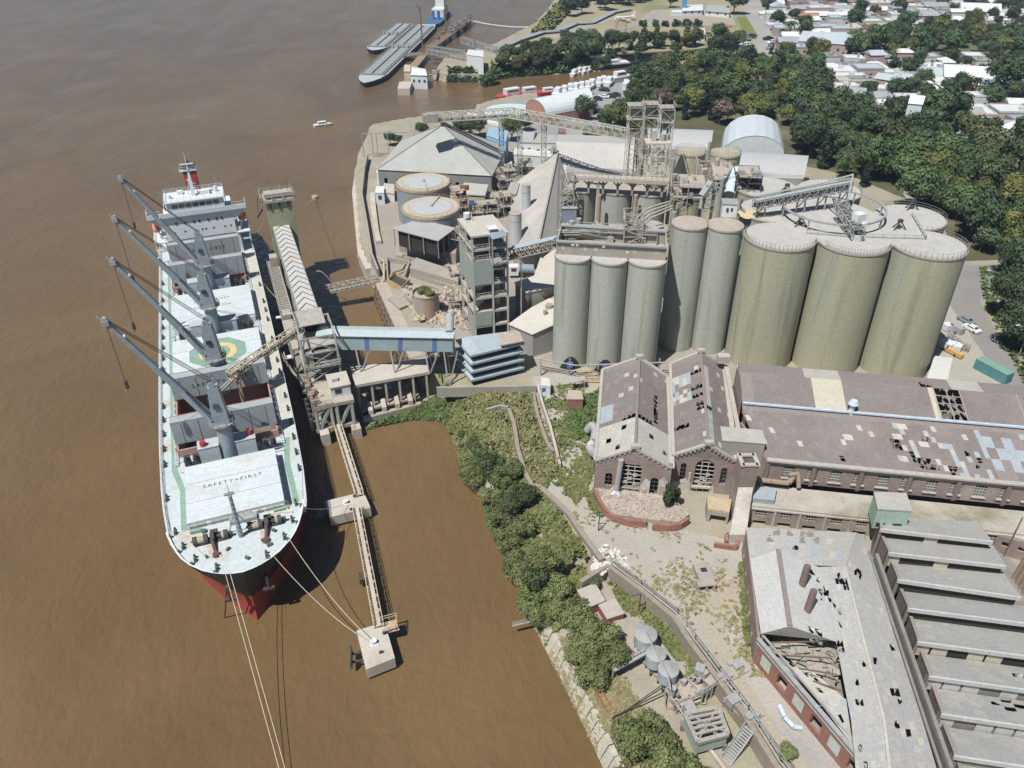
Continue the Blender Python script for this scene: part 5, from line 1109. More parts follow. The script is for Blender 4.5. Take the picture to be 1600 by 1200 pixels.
# mill tower
t=thing('mill_tower','tall open-framed concrete mill tower with pale green wall panels','tower',(-8.7,165.3,6))
A=Vector((-8.7,165.2,0)); Bx=Vector((7.9,2.2,0)); Cy=Vector((-3.4,9.8,0))
def mp(u,v,z): q=A+Bx*u+Cy*v; return (q.x,q.y,z)
lv=[6,9.6,13.4,17.2,20.8,24.4,26.9,29.6,33]
m=M()
for u in (0,.56,1):
    for v in (0,.5,1):
        if (u,v)!=(.56,.5): m.bar(mp(u,v,6),mp(u,v,33),.5)
for z in lv[1:]:
    for v in (0,.5,1): m.bar(mp(0,v,z),mp(1,v,z),.4,.55)
    for u in (0,1): m.bar(mp(u,0,z),mp(u,1,z),.4,.55)
m.build('concrete_frame',mat('mill_concrete',(.42,.41,.37),(.34,.33,.3),.5,bump=.2),t)
m=M()
for z in lv[1:-1]: m.add([mp(0,0,z+.15),mp(1,0,z+.15),mp(1,1,z+.15),mp(0,1,z+.15)],[(0,1,2,3)]); m.add([mp(0,0,z-.15),mp(1,0,z-.15),mp(1,1,z-.15),mp(0,1,z-.15)],[(3,2,1,0)])
m.build('floor_slab',dust_floor,t)
m=M(); m.prism([mp(-.04,-.04,0)[:2],mp(1.02,-.04,0)[:2],mp(1.02,1.03,0)[:2],mp(-.04,1.03,0)[:2]],32.9,33.35,True); m.build('roof_slab',mat('mill_roof',(.50,.46,.40),(.42,.39,.34),.5),t)
pg=mat('pale_green_panel',(.34,.39,.34),(.29,.33,.30),.5,mode='corr',freq=.8)
m=M(); m.quad(mp(0,-.03,20.9),mp(.56,-.03,20.9),mp(.56,-.03,26.7),mp(0,-.03,26.7)); m.quad(mp(-.03,0,19.2),mp(-.03,0,26.7),mp(-.03,1,28.4),mp(-.03,1,20)); m.quad(mp(-.03,0,6),mp(-.03,0,12.8),mp(-.03,.45,13),mp(-.03,.45,6)); m.quad(mp(0,-.03,9.9),mp(.5,-.03,9.9),mp(.5,-.03,13.2),mp(0,-.03,13.2)); m.build('green_panel',pg,t)
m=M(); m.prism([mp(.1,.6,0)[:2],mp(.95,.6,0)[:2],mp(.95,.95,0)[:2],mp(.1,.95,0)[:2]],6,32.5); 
m.build('mill_shade_block',darkgap,t)  # near-black block paints the shade deep inside the open frame
m=M()
for z in lv[3:-1]: m.rail([mp(0,0,z+.2),mp(1,0,z+.2)],1.1,.09,1.1)
for z in lv[5:-1]: m.rail([mp(0,0,z+.2),mp(0,1,z+.2)],1.1,.09,1.3)
m.build('handrail',greysteel,t)
m=M(); rn=random.Random(4)
for z in lv[1:4]: m.cyl(mp(.25,.3,z+1.8),mp(.25,.3,z+3.2),1.3,1.5,12); m.cyl(mp(.25,.3,z+.2),mp(.25,.3,z+1.8),.3,1.3,12); m.box(mp(.8,.3,z+1.2),(1.2,1.2,2),.3)
m.build('mill_hopper',dusty,t)
m=M(); m.box(mp(.62,.12,34.2),(2.2,2.4,.12),.25)
for dx,dy in ((.5,0),(.78,0),(.5,.25),(.78,.25)): m.bar(mp(dx,dy,33.3),mp(dx,dy,34.2),.1)
m.cyl(mp(.1,.7,33.3),mp(.1,.7,35.6),.1,.1,6); m.cyl(mp(.3,.8,33.3),mp(.3,.8,35.6),.1,.1,6); m.cyl(mp(.2,.9,34),mp(.2,.9,35),.8,.8,12); m.build('roof_fittings',white,t)
t=thing('brown_shaft','slim brownish vertical shaft standing right of the mill tower','shaft',P(784,518,6)); q=P(783,512,6); m=M(); m.box((q.x,q.y+1.5,16.6),(2.0,2.0,21.5),.25); m.build('shaft',mat('brown_shaft_sheet',(.28,.22,.19),(.22,.18,.16),.5),t)
t=thing('tower_annex','small blue-grey roofed platform at the top right of mill tower','platform',P(778,370,28))
ps=[P(a,b,33.4) for a,b in ((764,366),(769,374),(793,368),(786,358))]; m=M(); m.slab([tuple(p) for p in ps],.15); m.build('annex_roof',mat('blue_grey_sheet',(.26,.32,.37)),t); m=M(); pc=sum(ps,Vector())/4
for p in ps: m.bar((p.x,p.y,27),(p.x,p.y,33.3),.2)
m.prism([tuple(p)[:2] for p in ps],26.7,27,True); m.rail([(p.x,p.y,27) for p in ps],1.1,.1,1); m.build('annex_frame',greysteel,t)
# inclined conveyor from mill to silos
t=thing('inclined_conveyor','inclined conveyor with blue-grey roof rising from mill tower to silos','conveyor',P(830,390,25))
a,b=P(797,388,28),P(868,371,33); m=M(); m.bar(a,b,2.8,.15); m.build('conveyor_roof',mat('blue_grey_roof',(.40,.46,.50),(.34,.4,.43),.5),t); m=M(); m.truss(a-Vector((0,0,2.6)),b-Vector((0,0,2.6)),2.2,2.2,10,.18,.14); m.build('truss',dusty,t); m=M(); m.bar(a-Vector((0,0,2)),b-Vector((0,0,2)),1.2,.5); m.build('belt',mat('brown_machinery',(.33,.25,.18)),t)
m=M(); q=lerp(a,b,.25); m.bar((q.x,q.y,6),(q.x,q.y,q.z-2.5),.3); q=P(812,430,6); m.build('conveyor_leg',greysteel,t)
q=P(806,412,10); t=thing('white_tank_truck','white and blue tank truck half hidden beside the mill tower','truck',P(806,418,6)); m=M(); m.cyl((q.x+1,q.y,8.6),(q.x+5,q.y-.4,8.6),1.2,1.2,14); m.build('tank_body',mat('blue_grey_sheet',(.26,.32,.37)),t); m=M(); m.box((q.x-.6,q.y,8.2),(2.6,2.3,2.6)); m.build('cab',white,t); m=M(); m.box((q.x-.6,q.y-1.2,8.7),(1.4,.1,.9)); m.build('cab_window',glass,t); m=M()
for dx in (-.8,2,3.4,4.6): m.cyl((q.x+dx,q.y-1.1,6.9),(q.x+dx,q.y-.8,6.9),.5,.5,10)
m.build('wheel',dark,t)
# stacked canopy building
t=thing('louvred_canopy_building','blue-white building of four stacked slanted canopies with dark gaps','building',P(765,580,6))
lou=mat('pale_blue_canopy',(.38,.445,.48),(.33,.385,.41),.3,mode='corr',dirx=.24,freq=.9,rough=.5)
f0,f1,bk0,bk1=P(735,557,14),P(819,537,14),P(712,531,14),P(803,519,14)
for k in range(4):
    z=14-2.15*k; o=Vector((0,0,0)); m=M()
    e0,e1,g0=Vector((f0.x,f0.y,z)),Vector((f1.x,f1.y,z)),Vector((bk0.x,bk0.y,z)); g1=Vector((bk1.x,bk1.y,z)); cc=(e0+e1+g0+g1)/4
    i0,i1,j0,j1=[lerp(p,cc,.35 if k==0 else .16)+Vector((0,0,1.1 if k==0 else .62)) for p in (e0,e1,g0,g1)]
    m.quad(e0,e1,i1,i0); m.quad(g0,e0,i0,j0); m.quad(e1,g1,j1,i1); m.quad(g1,g0,j0,j1)
    if k==0: m.quad(i0,i1,j1,j0)
    for p_,q_ in ((e0,e1),(g0,e0),(e1,g1)): m.bar(p_,q_,.12,.5)
    m.build('canopy_roof' if k==0 else 'canopy',lou,t)
m=M(); cc=(f0+f1+bk0+bk1)/4; m.prism([tuple(lerp(p,cc,.17))[:2] for p in (f0,f1,bk1,bk0)],5.8,14.2); m.build('gap_shade_block',darkgap,t)  # near-black filling paints the shade between the canopies
m=M(); m.prism([tuple(q)[:2] for q in (P(804,519,14.6),P(812,522,14.6),P(818,536,14.6),P(782,543,14.6),P(778,524,14.6))],14.9,15.15); m.build('dust_cover',dust_floor,t)
m=M(); m.tube([P(703,492,20),P(702,520,18),P(705,545,14),P(712,552,12)],.9,12); m.cyl(P(703,492,20),P(707,486,20.5),.95,.8,12); single(m,'vertical_duct',mat('pale_green_steel',(.38,.45,.42)),'fat greenish vertical duct at the right end of the blue-roofed gallery','duct',P(703,545,8))
# white dusty sheds
shed_roof=mat('dusty_white_roof',(.56,.54,.49),(.46,.43,.38),.25,c3=(.58,.50,.41)); shed_wall=mat('shed_wall',(.36,.35,.32),(.29,.28,.26),.4,mode='corr',freq=.8)
def shed(pts,z,zg,label,name='dusty_shed',rm=None,wm=None,zs=None,extra=None,cat='shed'):
    ps=[P(a,b,(zs[i] if zs else z)) for i,(a,b) in enumerate(pts)]; c=sum(ps,Vector())/len(ps); t=thing(name,label,cat,(c.x,c.y,zg))
    m=M(); m.slab([tuple(lerp(p,c,-.015)) for p in ps],.2); m.build('roof',rm or shed_roof,t)
    m=M(); n=len(ps); 
    for i in range(n):
        a,b=lerp(ps[i],c,.03),lerp(ps[(i+1)%n],c,.03); m.quad((a.x,a.y,zg-.3),(b.x,b.y,zg-.3),(b.x,b.y,b.z-.15),(a.x,a.y,a.z-.15))
    m.build('wall',wm or shed_wall,t); return t,ps
shed([(804,441),(866,420),(875,446),(822,457)],16,6,'upper dusty white-roofed shed left of the short silos')
s,_=shed([(795,506),(831,480),(880,455),(885,498),(832,522)],0,6,'lower dusty white-roofed shed with round roof vents',zs=[11.5,13,14,14,12.5])
m=M()
for px,py,r in ((858,478,.9),(852,487,.5)): q=P(px,py,14); m.cyl((q.x,q.y,13.5),(q.x,q.y,14.4),r,r,12)
m.build('roof_vent',concrete,s)
shed([(848,392),(872,380),(872,452),(835,430)],13,6,'plain beige shed roof under the inclined conveyor',rm=mat('beige_roof',(.55,.51,.44),(.48,.44,.38),.3))
# corrugated warehouses
wr=mat('ribbed_roof',(.46,.455,.43),(.39,.38,.355),.2,mode='corr',dirx=.05,freq=.33,c3=(.5,.46,.4)); wr2=mat('ribbed_roof_side',(.45,.435,.395),(.38,.365,.335),.2,mode='corr',dirx=.55,freq=.33,c3=(.5,.46,.4))
t=thing('ribbed_warehouse','big ribbed grey-white warehouse roof behind the rear silos','warehouse',P(935,262,6))
A,B,Cq,D=P(868,221,19),P(993,225,19),P(993,288,11),P(884,282,11); m=M(); m.slab([tuple(x) for x in (D,Cq,B,A)],.2); bk=P(993,214,14),P(872,210,14); m.slab([tuple(x) for x in (A,B,bk[0],bk[1])],.2); m.build('roof',wr,t)
m=M(); m.prism([tuple(x)[:2]+(10.8,) if x in (D,Cq) else tuple(x)[:2]+(13.8,) for x in (lerp(D,B,.02),lerp(Cq,A,.02),lerp(bk[0],D,.03),lerp(bk[1],Cq,.03))],5.8,0); m.build('wall',shed_wall,t)
t=thing('long_ribbed_shed','long ribbed shed running from warehouse down toward the mill tower','warehouse',P(840,330,6))
m=M(); A,B=P(872,236,18.5),P(840,386,17); C1,C2=P(800,394,9.5),P(797,292,9.5); E1,E2=P(886,283,12),P(869,392,12); f2=E2
m.slab([tuple(x) for x in (A,B,C1,C2)],.15); m.slab([tuple(x) for x in (A,E1,E2,B)],.15); m.build('roof',wr2,t)
m=M(); m.bar(A+Vector((0,0,.1)),B+Vector((0,0,.1)),.5,.15); m.build('ridge_capping',concrete,t)
m=M(); m.prism([tuple(x)[:2] for x in (lerp(C2,E1,.03),lerp(C1,E2,.03),lerp(E2,C1,.03),lerp(E1,C2,.03))],5.8,9.3); m.build('wall',shed_wall,t)
m=M(); m.rail([P(884,284,12),f2],1.0,.1,2); m.tube([P(886,285,12.4),P(867,388,10.6)],.3,6); m.build('roof_edge_pipe',concrete_light,t)
def barrel(pts,z,zr,label,name,rm,wm,nseg=10,cat='warehouse',zg=6,front=None):
    """barrel roof: pts = eave corners a0,a1 (one gable end), b1,b0 (other end)"""
    a0,a1,b1,b0=[P(x,y,z) for x,y in pts]; c=(a0+a1+b0+b1)/4; t=thing(name,label,cat,(c.x,c.y,zg)); m=M()
    arc=[((1-math.cos(math.pi*k/nseg))/2,math.sin(math.pi*k/nseg)) for k in range(nseg+1)]
    def pt(e0,e1,k): q=lerp(e0,e1,arc[k][0]); return (q.x,q.y,z+(zr-z)*arc[k][1])
    for k in range(nseg): m.quad(pt(a0,a1,k),pt(a0,a1,k+1),pt(b0,b1,k+1),pt(b0,b1,k))
    m.build('barrel_roof',rm,t,smooth=True)
    m=M()
    for e0,e1 in ((a0,a1),(b0,b1)):
        q=[pt(lerp(e0,c,.01),lerp(e1,c,.01),k) for k in range(nseg+1)]; m.add(q+[(q[-1][0],q[-1][1],zg-.3),(q[0][0],q[0][1],zg-.3)],[tuple(range(nseg+3))])
    for e0,e1 in ((a0,b0),(a1,b1)): a,b=lerp(e0,c,.01),lerp(e1,c,.01); m.quad((a.x,a.y,zg-.3),(b.x,b.y,zg-.3),(b.x,b.y,z),(a.x,a.y,z))
    m.build('wall',wm,t); return t,(a0,a1,b1,b0)
barrel([(1256,280),(1262,252),(1150,244),(1150,276)],13,17,'grey curved-roof shed behind the big silos','curved_roof_shed',mat('grey_curved_roof',(.42,.43,.43),(.37,.375,.37),.3),shed_wall)
barrel([(1110,236),(1114,210),(1010,206),(1012,232)],13,16.5,'grey curved-roof shed behind the far yellowish silos','curved_roof_shed',mat('grey_curved_roof',(.42,.43,.43)),shed_wall)
barrel([(1124,246),(1226,246),(1220,212),(1130,210)],11,19,'pale blue-white arched hall half hidden by trees','arched_hall',mat('pale_arch_roof',(.50,.55,.57),(.44,.48,.5),.3,mode='corr',dirx=1.5,freq=.2),white)
# rounded curved pipes in front of the right rear silo
t=thing('curved_pipes','bundle of curved grain pipes in front of the right rear silo','pipes',P(1015,330,30))
for k in range(4):
    m=M(); o=k*.8; m.tube([P(990+o*6,356,30),P(996+o*5,340+o*4,31.5),P(1008+o*4,328+o*5,32.5),P(1022+o*2,322+o*6,33),P(1050,314+o*5,33.6)],.24,8); m.build('pipe',dusty,t)
x,y,r=disc(1003,1038,352,28); 
m=M(); m.cyl((x,y,20),(x,y,27),r,r,24,False); m.add([(x+r*math.cos(a),y+r*math.sin(a)*.99,27+0*a) for a in [2*math.pi*i/24 for i in range(24)]],[tuple(range(24))]); single(m,'small_round_bin',silo_small,'small round greenish bin under the curved pipes','bin',(x,y,20))
for px,py,z0,z1,lb in ((1047,300,20,38,'tall grey pipe between right rear silo and slim silos'),(1046,400,14,36,'grey drain pipe beside the left slim silo'),(1104,265,20,36,'grey duct between the two far yellowish silos'),(1125,310,28,38,'grey vertical duct under the blue-white dust filter')):
    q=P(px,py,(z0+z1)/2); m=M(); m.cyl((q.x,q.y,z0),(q.x,q.y,z1),.5,.5,10); single(m,'vertical_pipe',greysteel,lb,'pipe',(q.x,q.y,z0))
t=thing('sloping_chute','pale sloping chute frame above the elevator deck','chute',P(1105,300,36)); a,b=P(1112,284,40),P(1097,306,37); m=M(); m.bar(a,b,1.6,1.0); m.build('chute',mat('pale_green_steel',(.38,.45,.42)),t); m=M(); m.truss((a.x,a.y+1,33),(a.x,a.y+1,39.5),2.4,2,3,.16,.12); m.build('chute_frame',greysteel,t)
# low houses and walls left of the warehouse
def bhouse(pts,z,zg,label,roofm,wallm,name='white_building',rise=0,wins=0,cat='building'):
    ps=[P(a,b,z) for a,b in pts]; c=sum(ps,Vector())/4; t=thing(name,label,cat,(c.x,c.y,zg)); m=M(); m.prism([tuple(p)[:2] for p in ps],zg-.3,z); m.build('wall',wallm,t)
    if rise:
        r0,r1=(ps[0]+ps[3])/2+Vector((0,0,rise)),(ps[1]+ps[2])/2+Vector((0,0,rise)); m=M(); e=[lerp(p,c,-.05) for p in ps]
        m.quad(e[0],e[1],r1,r0); m.quad(e[2],e[3],r0,r1); m.add([tuple(e[1]),tuple(e[2]),tuple(r1)],[(0,1,2)]); m.add([tuple(e[3]),tuple(e[0]),tuple(r0)],[(0,1,2)]); m.build('gable_roof',roofm,t)
    else: m=M(); m.prism([tuple(lerp(p,c,-.03))[:2] for p in ps],z,z+.25,True); m.build('flat_roof',roofm,t)
    for k in range(wins):
        q=lerp(ps[0],ps[1],(k+.5)/wins); d=(ps[1]-ps[0]); m=M(); m.box((q.x,q.y,(zg+z)/2+.6),(1.1,.25,1.3),math.atan2(d.y,d.x)); m.build('window',glass,t)
    return t
gr=mat('grey_house_roof',(.36,.37,.37),(.30,.305,.30),.3)
bhouse([(812,222),(832,222),(840,208),(820,206)],13,6,'white house with grey gable roof left of the ribbed warehouse',gr,white,rise=2,wins=2)
bhouse([(832,224),(868,224),(868,212),(836,210)],13,6,'white block with patched grey roof beside the gable house',mat('patched_grey',(.42,.41,.38),(.3,.3,.28),1),white,wins=2)
bhouse([(803,242),(862,246),(864,234),(805,232)],10,6,'long low white-topped building in front of the gable house',mat('dirty_white_roof',(.58,.57,.54),(.48,.47,.44),1),white,wins=0)
bhouse([(872,208),(884,208),(884,200),(873,200)],11,6,'small reddish-brown roofed shed behind the ribbed warehouse',mat('redbrown_roof',(.24,.14,.12),(.2,.12,.1),1),concrete)
bhouse([(888,212),(925,216),(925,205),(890,203)],9,6,'row of pale ruined walls behind the ribbed warehouse',concrete,concrete_light,wins=3)
bhouse([(760,212),(790,222),(794,206),(766,198)],16,6,'bright blue painted building with arched windows behind the barn',mat('blue_roof',(.28,.42,.52),(.24,.36,.45),.5),mat('sky_blue_wall',(.25,.47,.68),(.22,.42,.62),.5),name='blue_building',wins=4)
bhouse([(588,270),(600,277),(600,266),(590,262)],10,6,'small white hut at the barn front left corner',white,white,name='white_hut',wins=1)
bhouse([(586,302),(600,302),(600,292),(588,292)],10,6,'white walled shed by the sea wall below the barn',white,white,name='white_shed',wins=1)
t=thing('frame_gantry','thin rusty goal-shaped steel gantry on the sea wall','gantry',P(580,240,6)); m=M()
for px in (569,584,591,608): q=P(px,245,6); m.bar((q.x,q.y,5),(q.x,q.y,15),.3)
a,b=P(569,245,6),P(640,243,6); m.bar((a.x,a.y,15),(b.x,b.y,15),.3); m.build('frame',greysteel,t)
# plant edge walls
wallstrip('boundary_wall',[(682,606),(740,605),(800,604),(838,603)],5.5,8,.5,concrete,'grey concrete boundary wall above the weedy plot','wall',1)
t=thing('silo_foot_conveyor','low pipe conveyor running along the feet of the short silos','pipe rack',P(900,575,8)); m=M()
for dz in (0,.7,1.3): m.tube([P(838,560,9+dz),P(900,571,9+dz),P(1048,566,9+dz)],.16,6)
m.build('pipe',dusty,t); m=M()
for px in (845,890,935,980,1030): q=P(px,570,9); m.bar((q.x,q.y,6),(q.x,q.y,10.6),.3)
m.build('post',greysteel,t)

for i,(px,py,sz,rot,sd,lb) in enumerate(((690,300,(10,3,5),.1,51,'low pipe rack at the foot of pyramid barn front wall'),(760,340,(7,4,6),.2,52,'brown grimy machine cluster above the mill tower roof'),(785,335,(5,5,8),.2,53,'pale machine tower between mill roof and round steel silo'),(742,322,(9,2.5,3),.05,54,'long low grimy conveyor right of the front tank'),(725,395,(4,4,8),.3,55,'leaning brown ducts between pavilion and mill tower'),(715,440,(5,6,5),.3,56,'tangled brown pipework left of the mill tower foot'),(712,480,(4,5,4),.2,57,'pale hopper tangle above the fat vertical duct'),(640,470,(3,8,2.5),.5,58,'rusty conveyor frame along the concrete trough'),(690,560,(6,4,4),.1,59,'brown frame cluster under the right end of blue-roofed gallery'),(870,255,(5,4,6),0,60,'small machine frame at the warehouse left corner'),(1068,345,(7,4,3),-.16,61,'x'),(1130,290,(4,5,6),-.16,62,'x2'))):
    if lb[0]=='x': continue
    q=P(px,py,6); clutter('pipe_rack',lb,'pipe rack',(q.x,q.y,6),sz,rot,12,sd,(dusty,dusty,mat('brown_machinery',(.33,.25,.18))))
t,_=shed([(598,300),(616,303),(616,288),(600,286)],9,6,'small white walled shed left of the rear tank',name='white_shed',rm=concrete_light,wm=white)
shed([(735,362),(762,365),(768,350),(742,346)],9,6,'low grimy roof behind the mill tower',rm=concrete)
shed([(792,300),(806,304),(812,286),(798,284)],12,6,'grimy narrow shed left of the long ribbed shed',rm=dusty)
shed([(770,264),(800,266),(800,250),(778,250)],8,6,'low dusty shed right of the pyramid barn',rm=concrete_light)
# ================ abandoned works in the foreground
brick=mat('old_brick',(.30,.24,.21),(.235,.19,.17),0.35,mode='brick',c3=(.36,.32,.28))
redbrick=mat('red_brick',(.31,.15,.12),(.26,.14,.11),0.5,mode='brick',c3=(.34,.2,.16))
plaster=mat('peeling_plaster',(.52,.49,.44),(.40,.36,.31),0.35,c3=(.33,.24,.20))
stonecap=mat('stone_coping',(.45,.425,.375),(.35,.33,.295),0.8)
asb=mat('purple_brown_sheet',(.225,.195,.182),(.18,.155,.147),0.3,mode='corr',dirx=-.2,freq=1.4,c3=(.235,.20,.185))
asb2=mat('brown_grey_sheet',(.25,.215,.20),(.22,.19,.18),0.5,mode='corr',dirx=-.2,freq=1.4)
lgrey=mat('light_grey_sheet',(.45,.435,.39),(.37,.36,.325),0.35,mode='corr',dirx=-.2,freq=1.2,c3=(.42,.40,.36))
bgrey=mat('blue_grey_sheet_roof',(.35,.385,.41),(.30,.33,.36),0.5,mode='corr',dirx=-.2,freq=1.2)
beige=mat('beige_sheet',(.50,.46,.36),(.44,.41,.33),0.5,mode='corr',dirx=-.2,freq=1.2)
rgrey=mat('weathered_grey_sheet',(.41,.405,.385),(.33,.325,.31),0.25,mode='corr',dirx=-.35,freq=1.2,c3=(.36,.345,.315),contrast=.8)
RF=[asb,asb2,lgrey,bgrey,beige,concrete_light]
def gablehall(name,label,pf,pr_,zf,zr,cells,front_ops,lean=0,fm=brick,seed=0,nv=22,nu=8,front_lower=None):
    """pf: front gable px (left eave, peak, right eave); pr_: rear gable px"""
    z=[zf,zr,zf]; f=[P(a,b,z[i]) for i,(a,b) in enumerate(pf)]; r=[P(a,b,z[i]) for i,(a,b) in enumerate(pr_)]
    c=sum(f+r,Vector())/6; t=thing(name,label,'ruined hall',(c.x,c.y,6),group='pair of gabled brick halls')
    for side,(a,b,cc_,d) in enumerate(((f[0],f[1],r[1],r[0]),(f[1],f[2],r[2],r[1]))):
        g=grid_roof([a,b,cc_,d],nu,nv,lambda i,j,s=side:cells(s,i,j)); g.build('roof_sheeting',RF,t)
    m=M(); m.bar(f[1]+Vector((0,0,.1)),r[1]+Vector((0,0,.1)),.5,.15); m.build('ridge_capping',asb2,t)
    m=M()
    for k in range(1,9):
        u=k/9; a,b,d=lerp(f[0],r[0],u),lerp(f[1],r[1],u),lerp(f[2],r[2],u); o=Vector((0,0,-.35)); m.bar(a+o,b+o,.18); m.bar(b+o,d+o,.18); m.bar(a+o,d+o,.15)
    m.build('roof_truss',dark,t)
    m=M(); W=wall_open(m,f[0],f[2],5.7,zf,front_ops,.5,inward=c)
    L=(f[2]-f[0]).length; d=(f[2]-f[0]).normalized(); n=Vector((-d.y,d.x,0)); 
    if n.dot(c-f[0])<0: n=-n
    up=[tuple(f[0]),tuple(f[2]),tuple(f[1])]; q=[tuple(Vector(p)+n*.5) for p in up]; m.add(up+q,[(0,1,2),(5,4,3),(0,2,5,3),(2,1,4,5)]); m.build('front_wall',fm,t)
    m=M(); wall_open(m,f[0],r[0],5.7,zf-.1,[],.4,inward=c); wall_open(m,f[2],r[2],5.7,zf-.1,[],.4,inward=c); wall_open(m,r[0],r[2],5.7,zf,[],.4,inward=c); rr=[tuple(r[0]),tuple(r[2]),tuple(r[1])]; m.add(rr,[(0,1,2)]); m.build('side_wall',brick,t)
    m=M()
    for g,s in ((f,-1),(r,1)):
        for a,b in ((g[0],g[1]),(g[1],g[2])): m.bar(a+Vector((0,0,.2)),b+Vector((0,0,.2)),.6,.4)
        m.box(tuple(g[1]+Vector((0,0,.55))),(1.5,.9,.6))
        for k in range(1,8):
            for a,b in ((g[0],g[1]),(g[2],g[1])):
                if s<0: q=lerp(a,b,k/8); m.box((q.x-n.x*.1,q.y-n.y*.1,q.z-.35),(.35,.3,.35))
    m.bar(f[2]+Vector((0,0,.2)),r[2]+Vector((0,0,.2)),.9,.4); m.bar(f[0]+Vector((0,0,.2)),r[0]+Vector((0,0,.2)),.6,.3)
    m.build('coping',stonecap,t)
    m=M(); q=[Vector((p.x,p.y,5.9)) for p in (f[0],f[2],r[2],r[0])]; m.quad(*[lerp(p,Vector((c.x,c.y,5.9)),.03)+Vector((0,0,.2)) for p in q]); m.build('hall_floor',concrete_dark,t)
    for o in front_ops:
        m=M(); u0,u1,v0,v1=o[:4]; nb=3 if u1-u0>2 else 2
        for k in range(1,nb): a=lerp(Vector(W(u0,v0,.5)),Vector(W(u1,v0,.5)),k/nb); m.bar(a,a+Vector((0,0,v1-v0-.3)),.14)
        for k in range(1,int((v1-v0)/1.0)+1): a,b=Vector(W(u0,v0+k*.95,.5)),Vector(W(u1,v0+k*.95,.5)); m.bar(a,b,.12)
        if u1-u0>2: 
            for k in range(3): a=Vector(W(u0+(u1-u0)*(.2+.25*k),v0+1+k*.9,.45)); m.box(a,((u1-u0)*.22,.1,.7))
        m.build('window_bars',concrete_light if u1-u0>2 else dark,t)
    return t,f,r,W
def g1c(s,i,j):
    rn=random.Random(i*31+j*7+s*1001)
    if j<7: 
        if (s,i,j) in ((0,2,3),(0,5,5),(1,3,4),(1,6,2),(0,4,1)): return None
        return 2 if rn.random()<.8 else 5
    if s==0 and 8<=j<=11 and i<3: return 3
    if j==7 and ((s==0 and i>4) or (s==1 and i<4)): return None
    if s==1 and i==4 and 7<j<16: return None if j<15 else 0
    if rn.random()<.05: return 2
    return 0 if rn.random()<.85 else 1
def g2c(s,i,j):
    rn=random.Random(i*37+j*11+s*991)
    if s==0 and 11<=j<=17 and i<5 and rn.random()<.62: return 5 if rn.random()<.5 else 3
    if s==0 and i>=5 and j in (11,13,17) : return None
    if s==1 and i<2 and 8<j<19: return 2
    if s==1 and i<2 and j<8: return 3 if j%2 else 2
    if s==0 and j==5 and i<4: return None
    if j in (8,9) and ((s==0 and i>5) or (s==1 and i<2)): return None
    if rn.random()<.03: return 5
    return 0 if rn.random()<.85 else 1
g1,f1,r1,W1=gablehall('gabled_brick_hall','left gabled brick hall with light front roof and bent flue on its facade',((930,720),(992.5,701),(1050,732)),((941,579),(999,560),(1044,590)),13.5,17,g1c,[(2.0,3.3,2.2,5.3,1),(4.8,8.4,2.4,8.6,1),(5.3,8.2,.3,2.0,0),(10.2,11.6,1.2,5.2,1),(1.5,2.7,.2,1.3,0)],seed=1)
g2,f2,r2,W2=gablehall('gabled_brick_hall','right gabled brick hall with patched white sheets and tall arched central window',((1052,712),(1107,695),(1150,721)),((1047,570),(1095,551),(1131,572)),14,17.5,g2c,[(1.6,2.6,2.6,6.8,1),(4.2,7.6,1.6,8.0,1),(8.8,9.9,2.6,6.6,1),(4.0,7.2,0,1.5,0)],seed=2)
# flue on the left facade
q0,q1=Vector(W1(4.2,1.6,-1.2)),Vector(W1(4.6,9.0,-.9)); m=M(); m.cyl(q0,q1,.5,.5,14); m.cyl(q0,q0+Vector((1.0,-1.6,-.9)),.6,.35,12); m.cyl(q0,q0+Vector((-.9,-.6,-.6)),.5,.5,12); single(m,'bent_flue',mat('galvanised_flue',(.50,.51,.50),(.40,.41,.41),1,rough=.45,metal=.3),'silver upright flue pipe standing before the left hall facade','flue',(q0.x,q0.y,6))
m=M(); m.tube([P(918,672,8),P(925,664,9.5),P(931,672,9.5),P(928,690,9),P(921,697,8.2),P(926,707,8),P(933,712,9)],.85,12); single(m,'silver_duct',mat('galvanised_flue',(.50,.51,.50)),'fat silver S-shaped duct on the ground left of the gabled halls','duct',P(920,700,6))
# plaster patch low on facades
def ppatch(Wf,polys,t,off=-.04):
    m=M()
    for pl in polys: m.add([Wf(u,v,off/.5) for u,v in pl],[tuple(range(len(pl)))])
    m.build('plaster_patch',mat('whitewashed_plaster',(.60,.57,.52),(.46,.41,.36),.9,c3=(.38,.30,.26)),t)
ppatch(W1,[[(8.45,.1),(10.1,.1),(10.15,4.2),(9.3,5.0),(8.5,3.2)],[(11.65,0),(13.4,0),(13.3,4.6),(12.6,5.8),(11.7,4.9)],[(3.0,0),(4.7,0),(4.7,2.3),(3.9,2.9),(3.1,1.6)],[(10.1,0),(11.7,0),(11.65,1.1),(10.15,1.1)],[(8.25,2.05),(8.5,2.05),(8.5,2.35),(5.0,2.35),(5.0,2.05)]],g1)
ppatch(W2,[[(0,0),(3.9,0),(3.8,2.2),(2.7,3.4),(1.2,2.5),(0,3.0)],[(7.3,0),(8.2,0),(7.9,2.4),(7.4,1.4)]],g2)
m=M(); a,b=Vector(W1(4.0,0,-.03)),Vector(W1(13.3,0,-.03)); 
c_=[(4.0,0),(13.3,0),(13.3,4.2),(11.9,5.6),(10.0,3.2),(8.8,2.3),(8.8,0.05)]
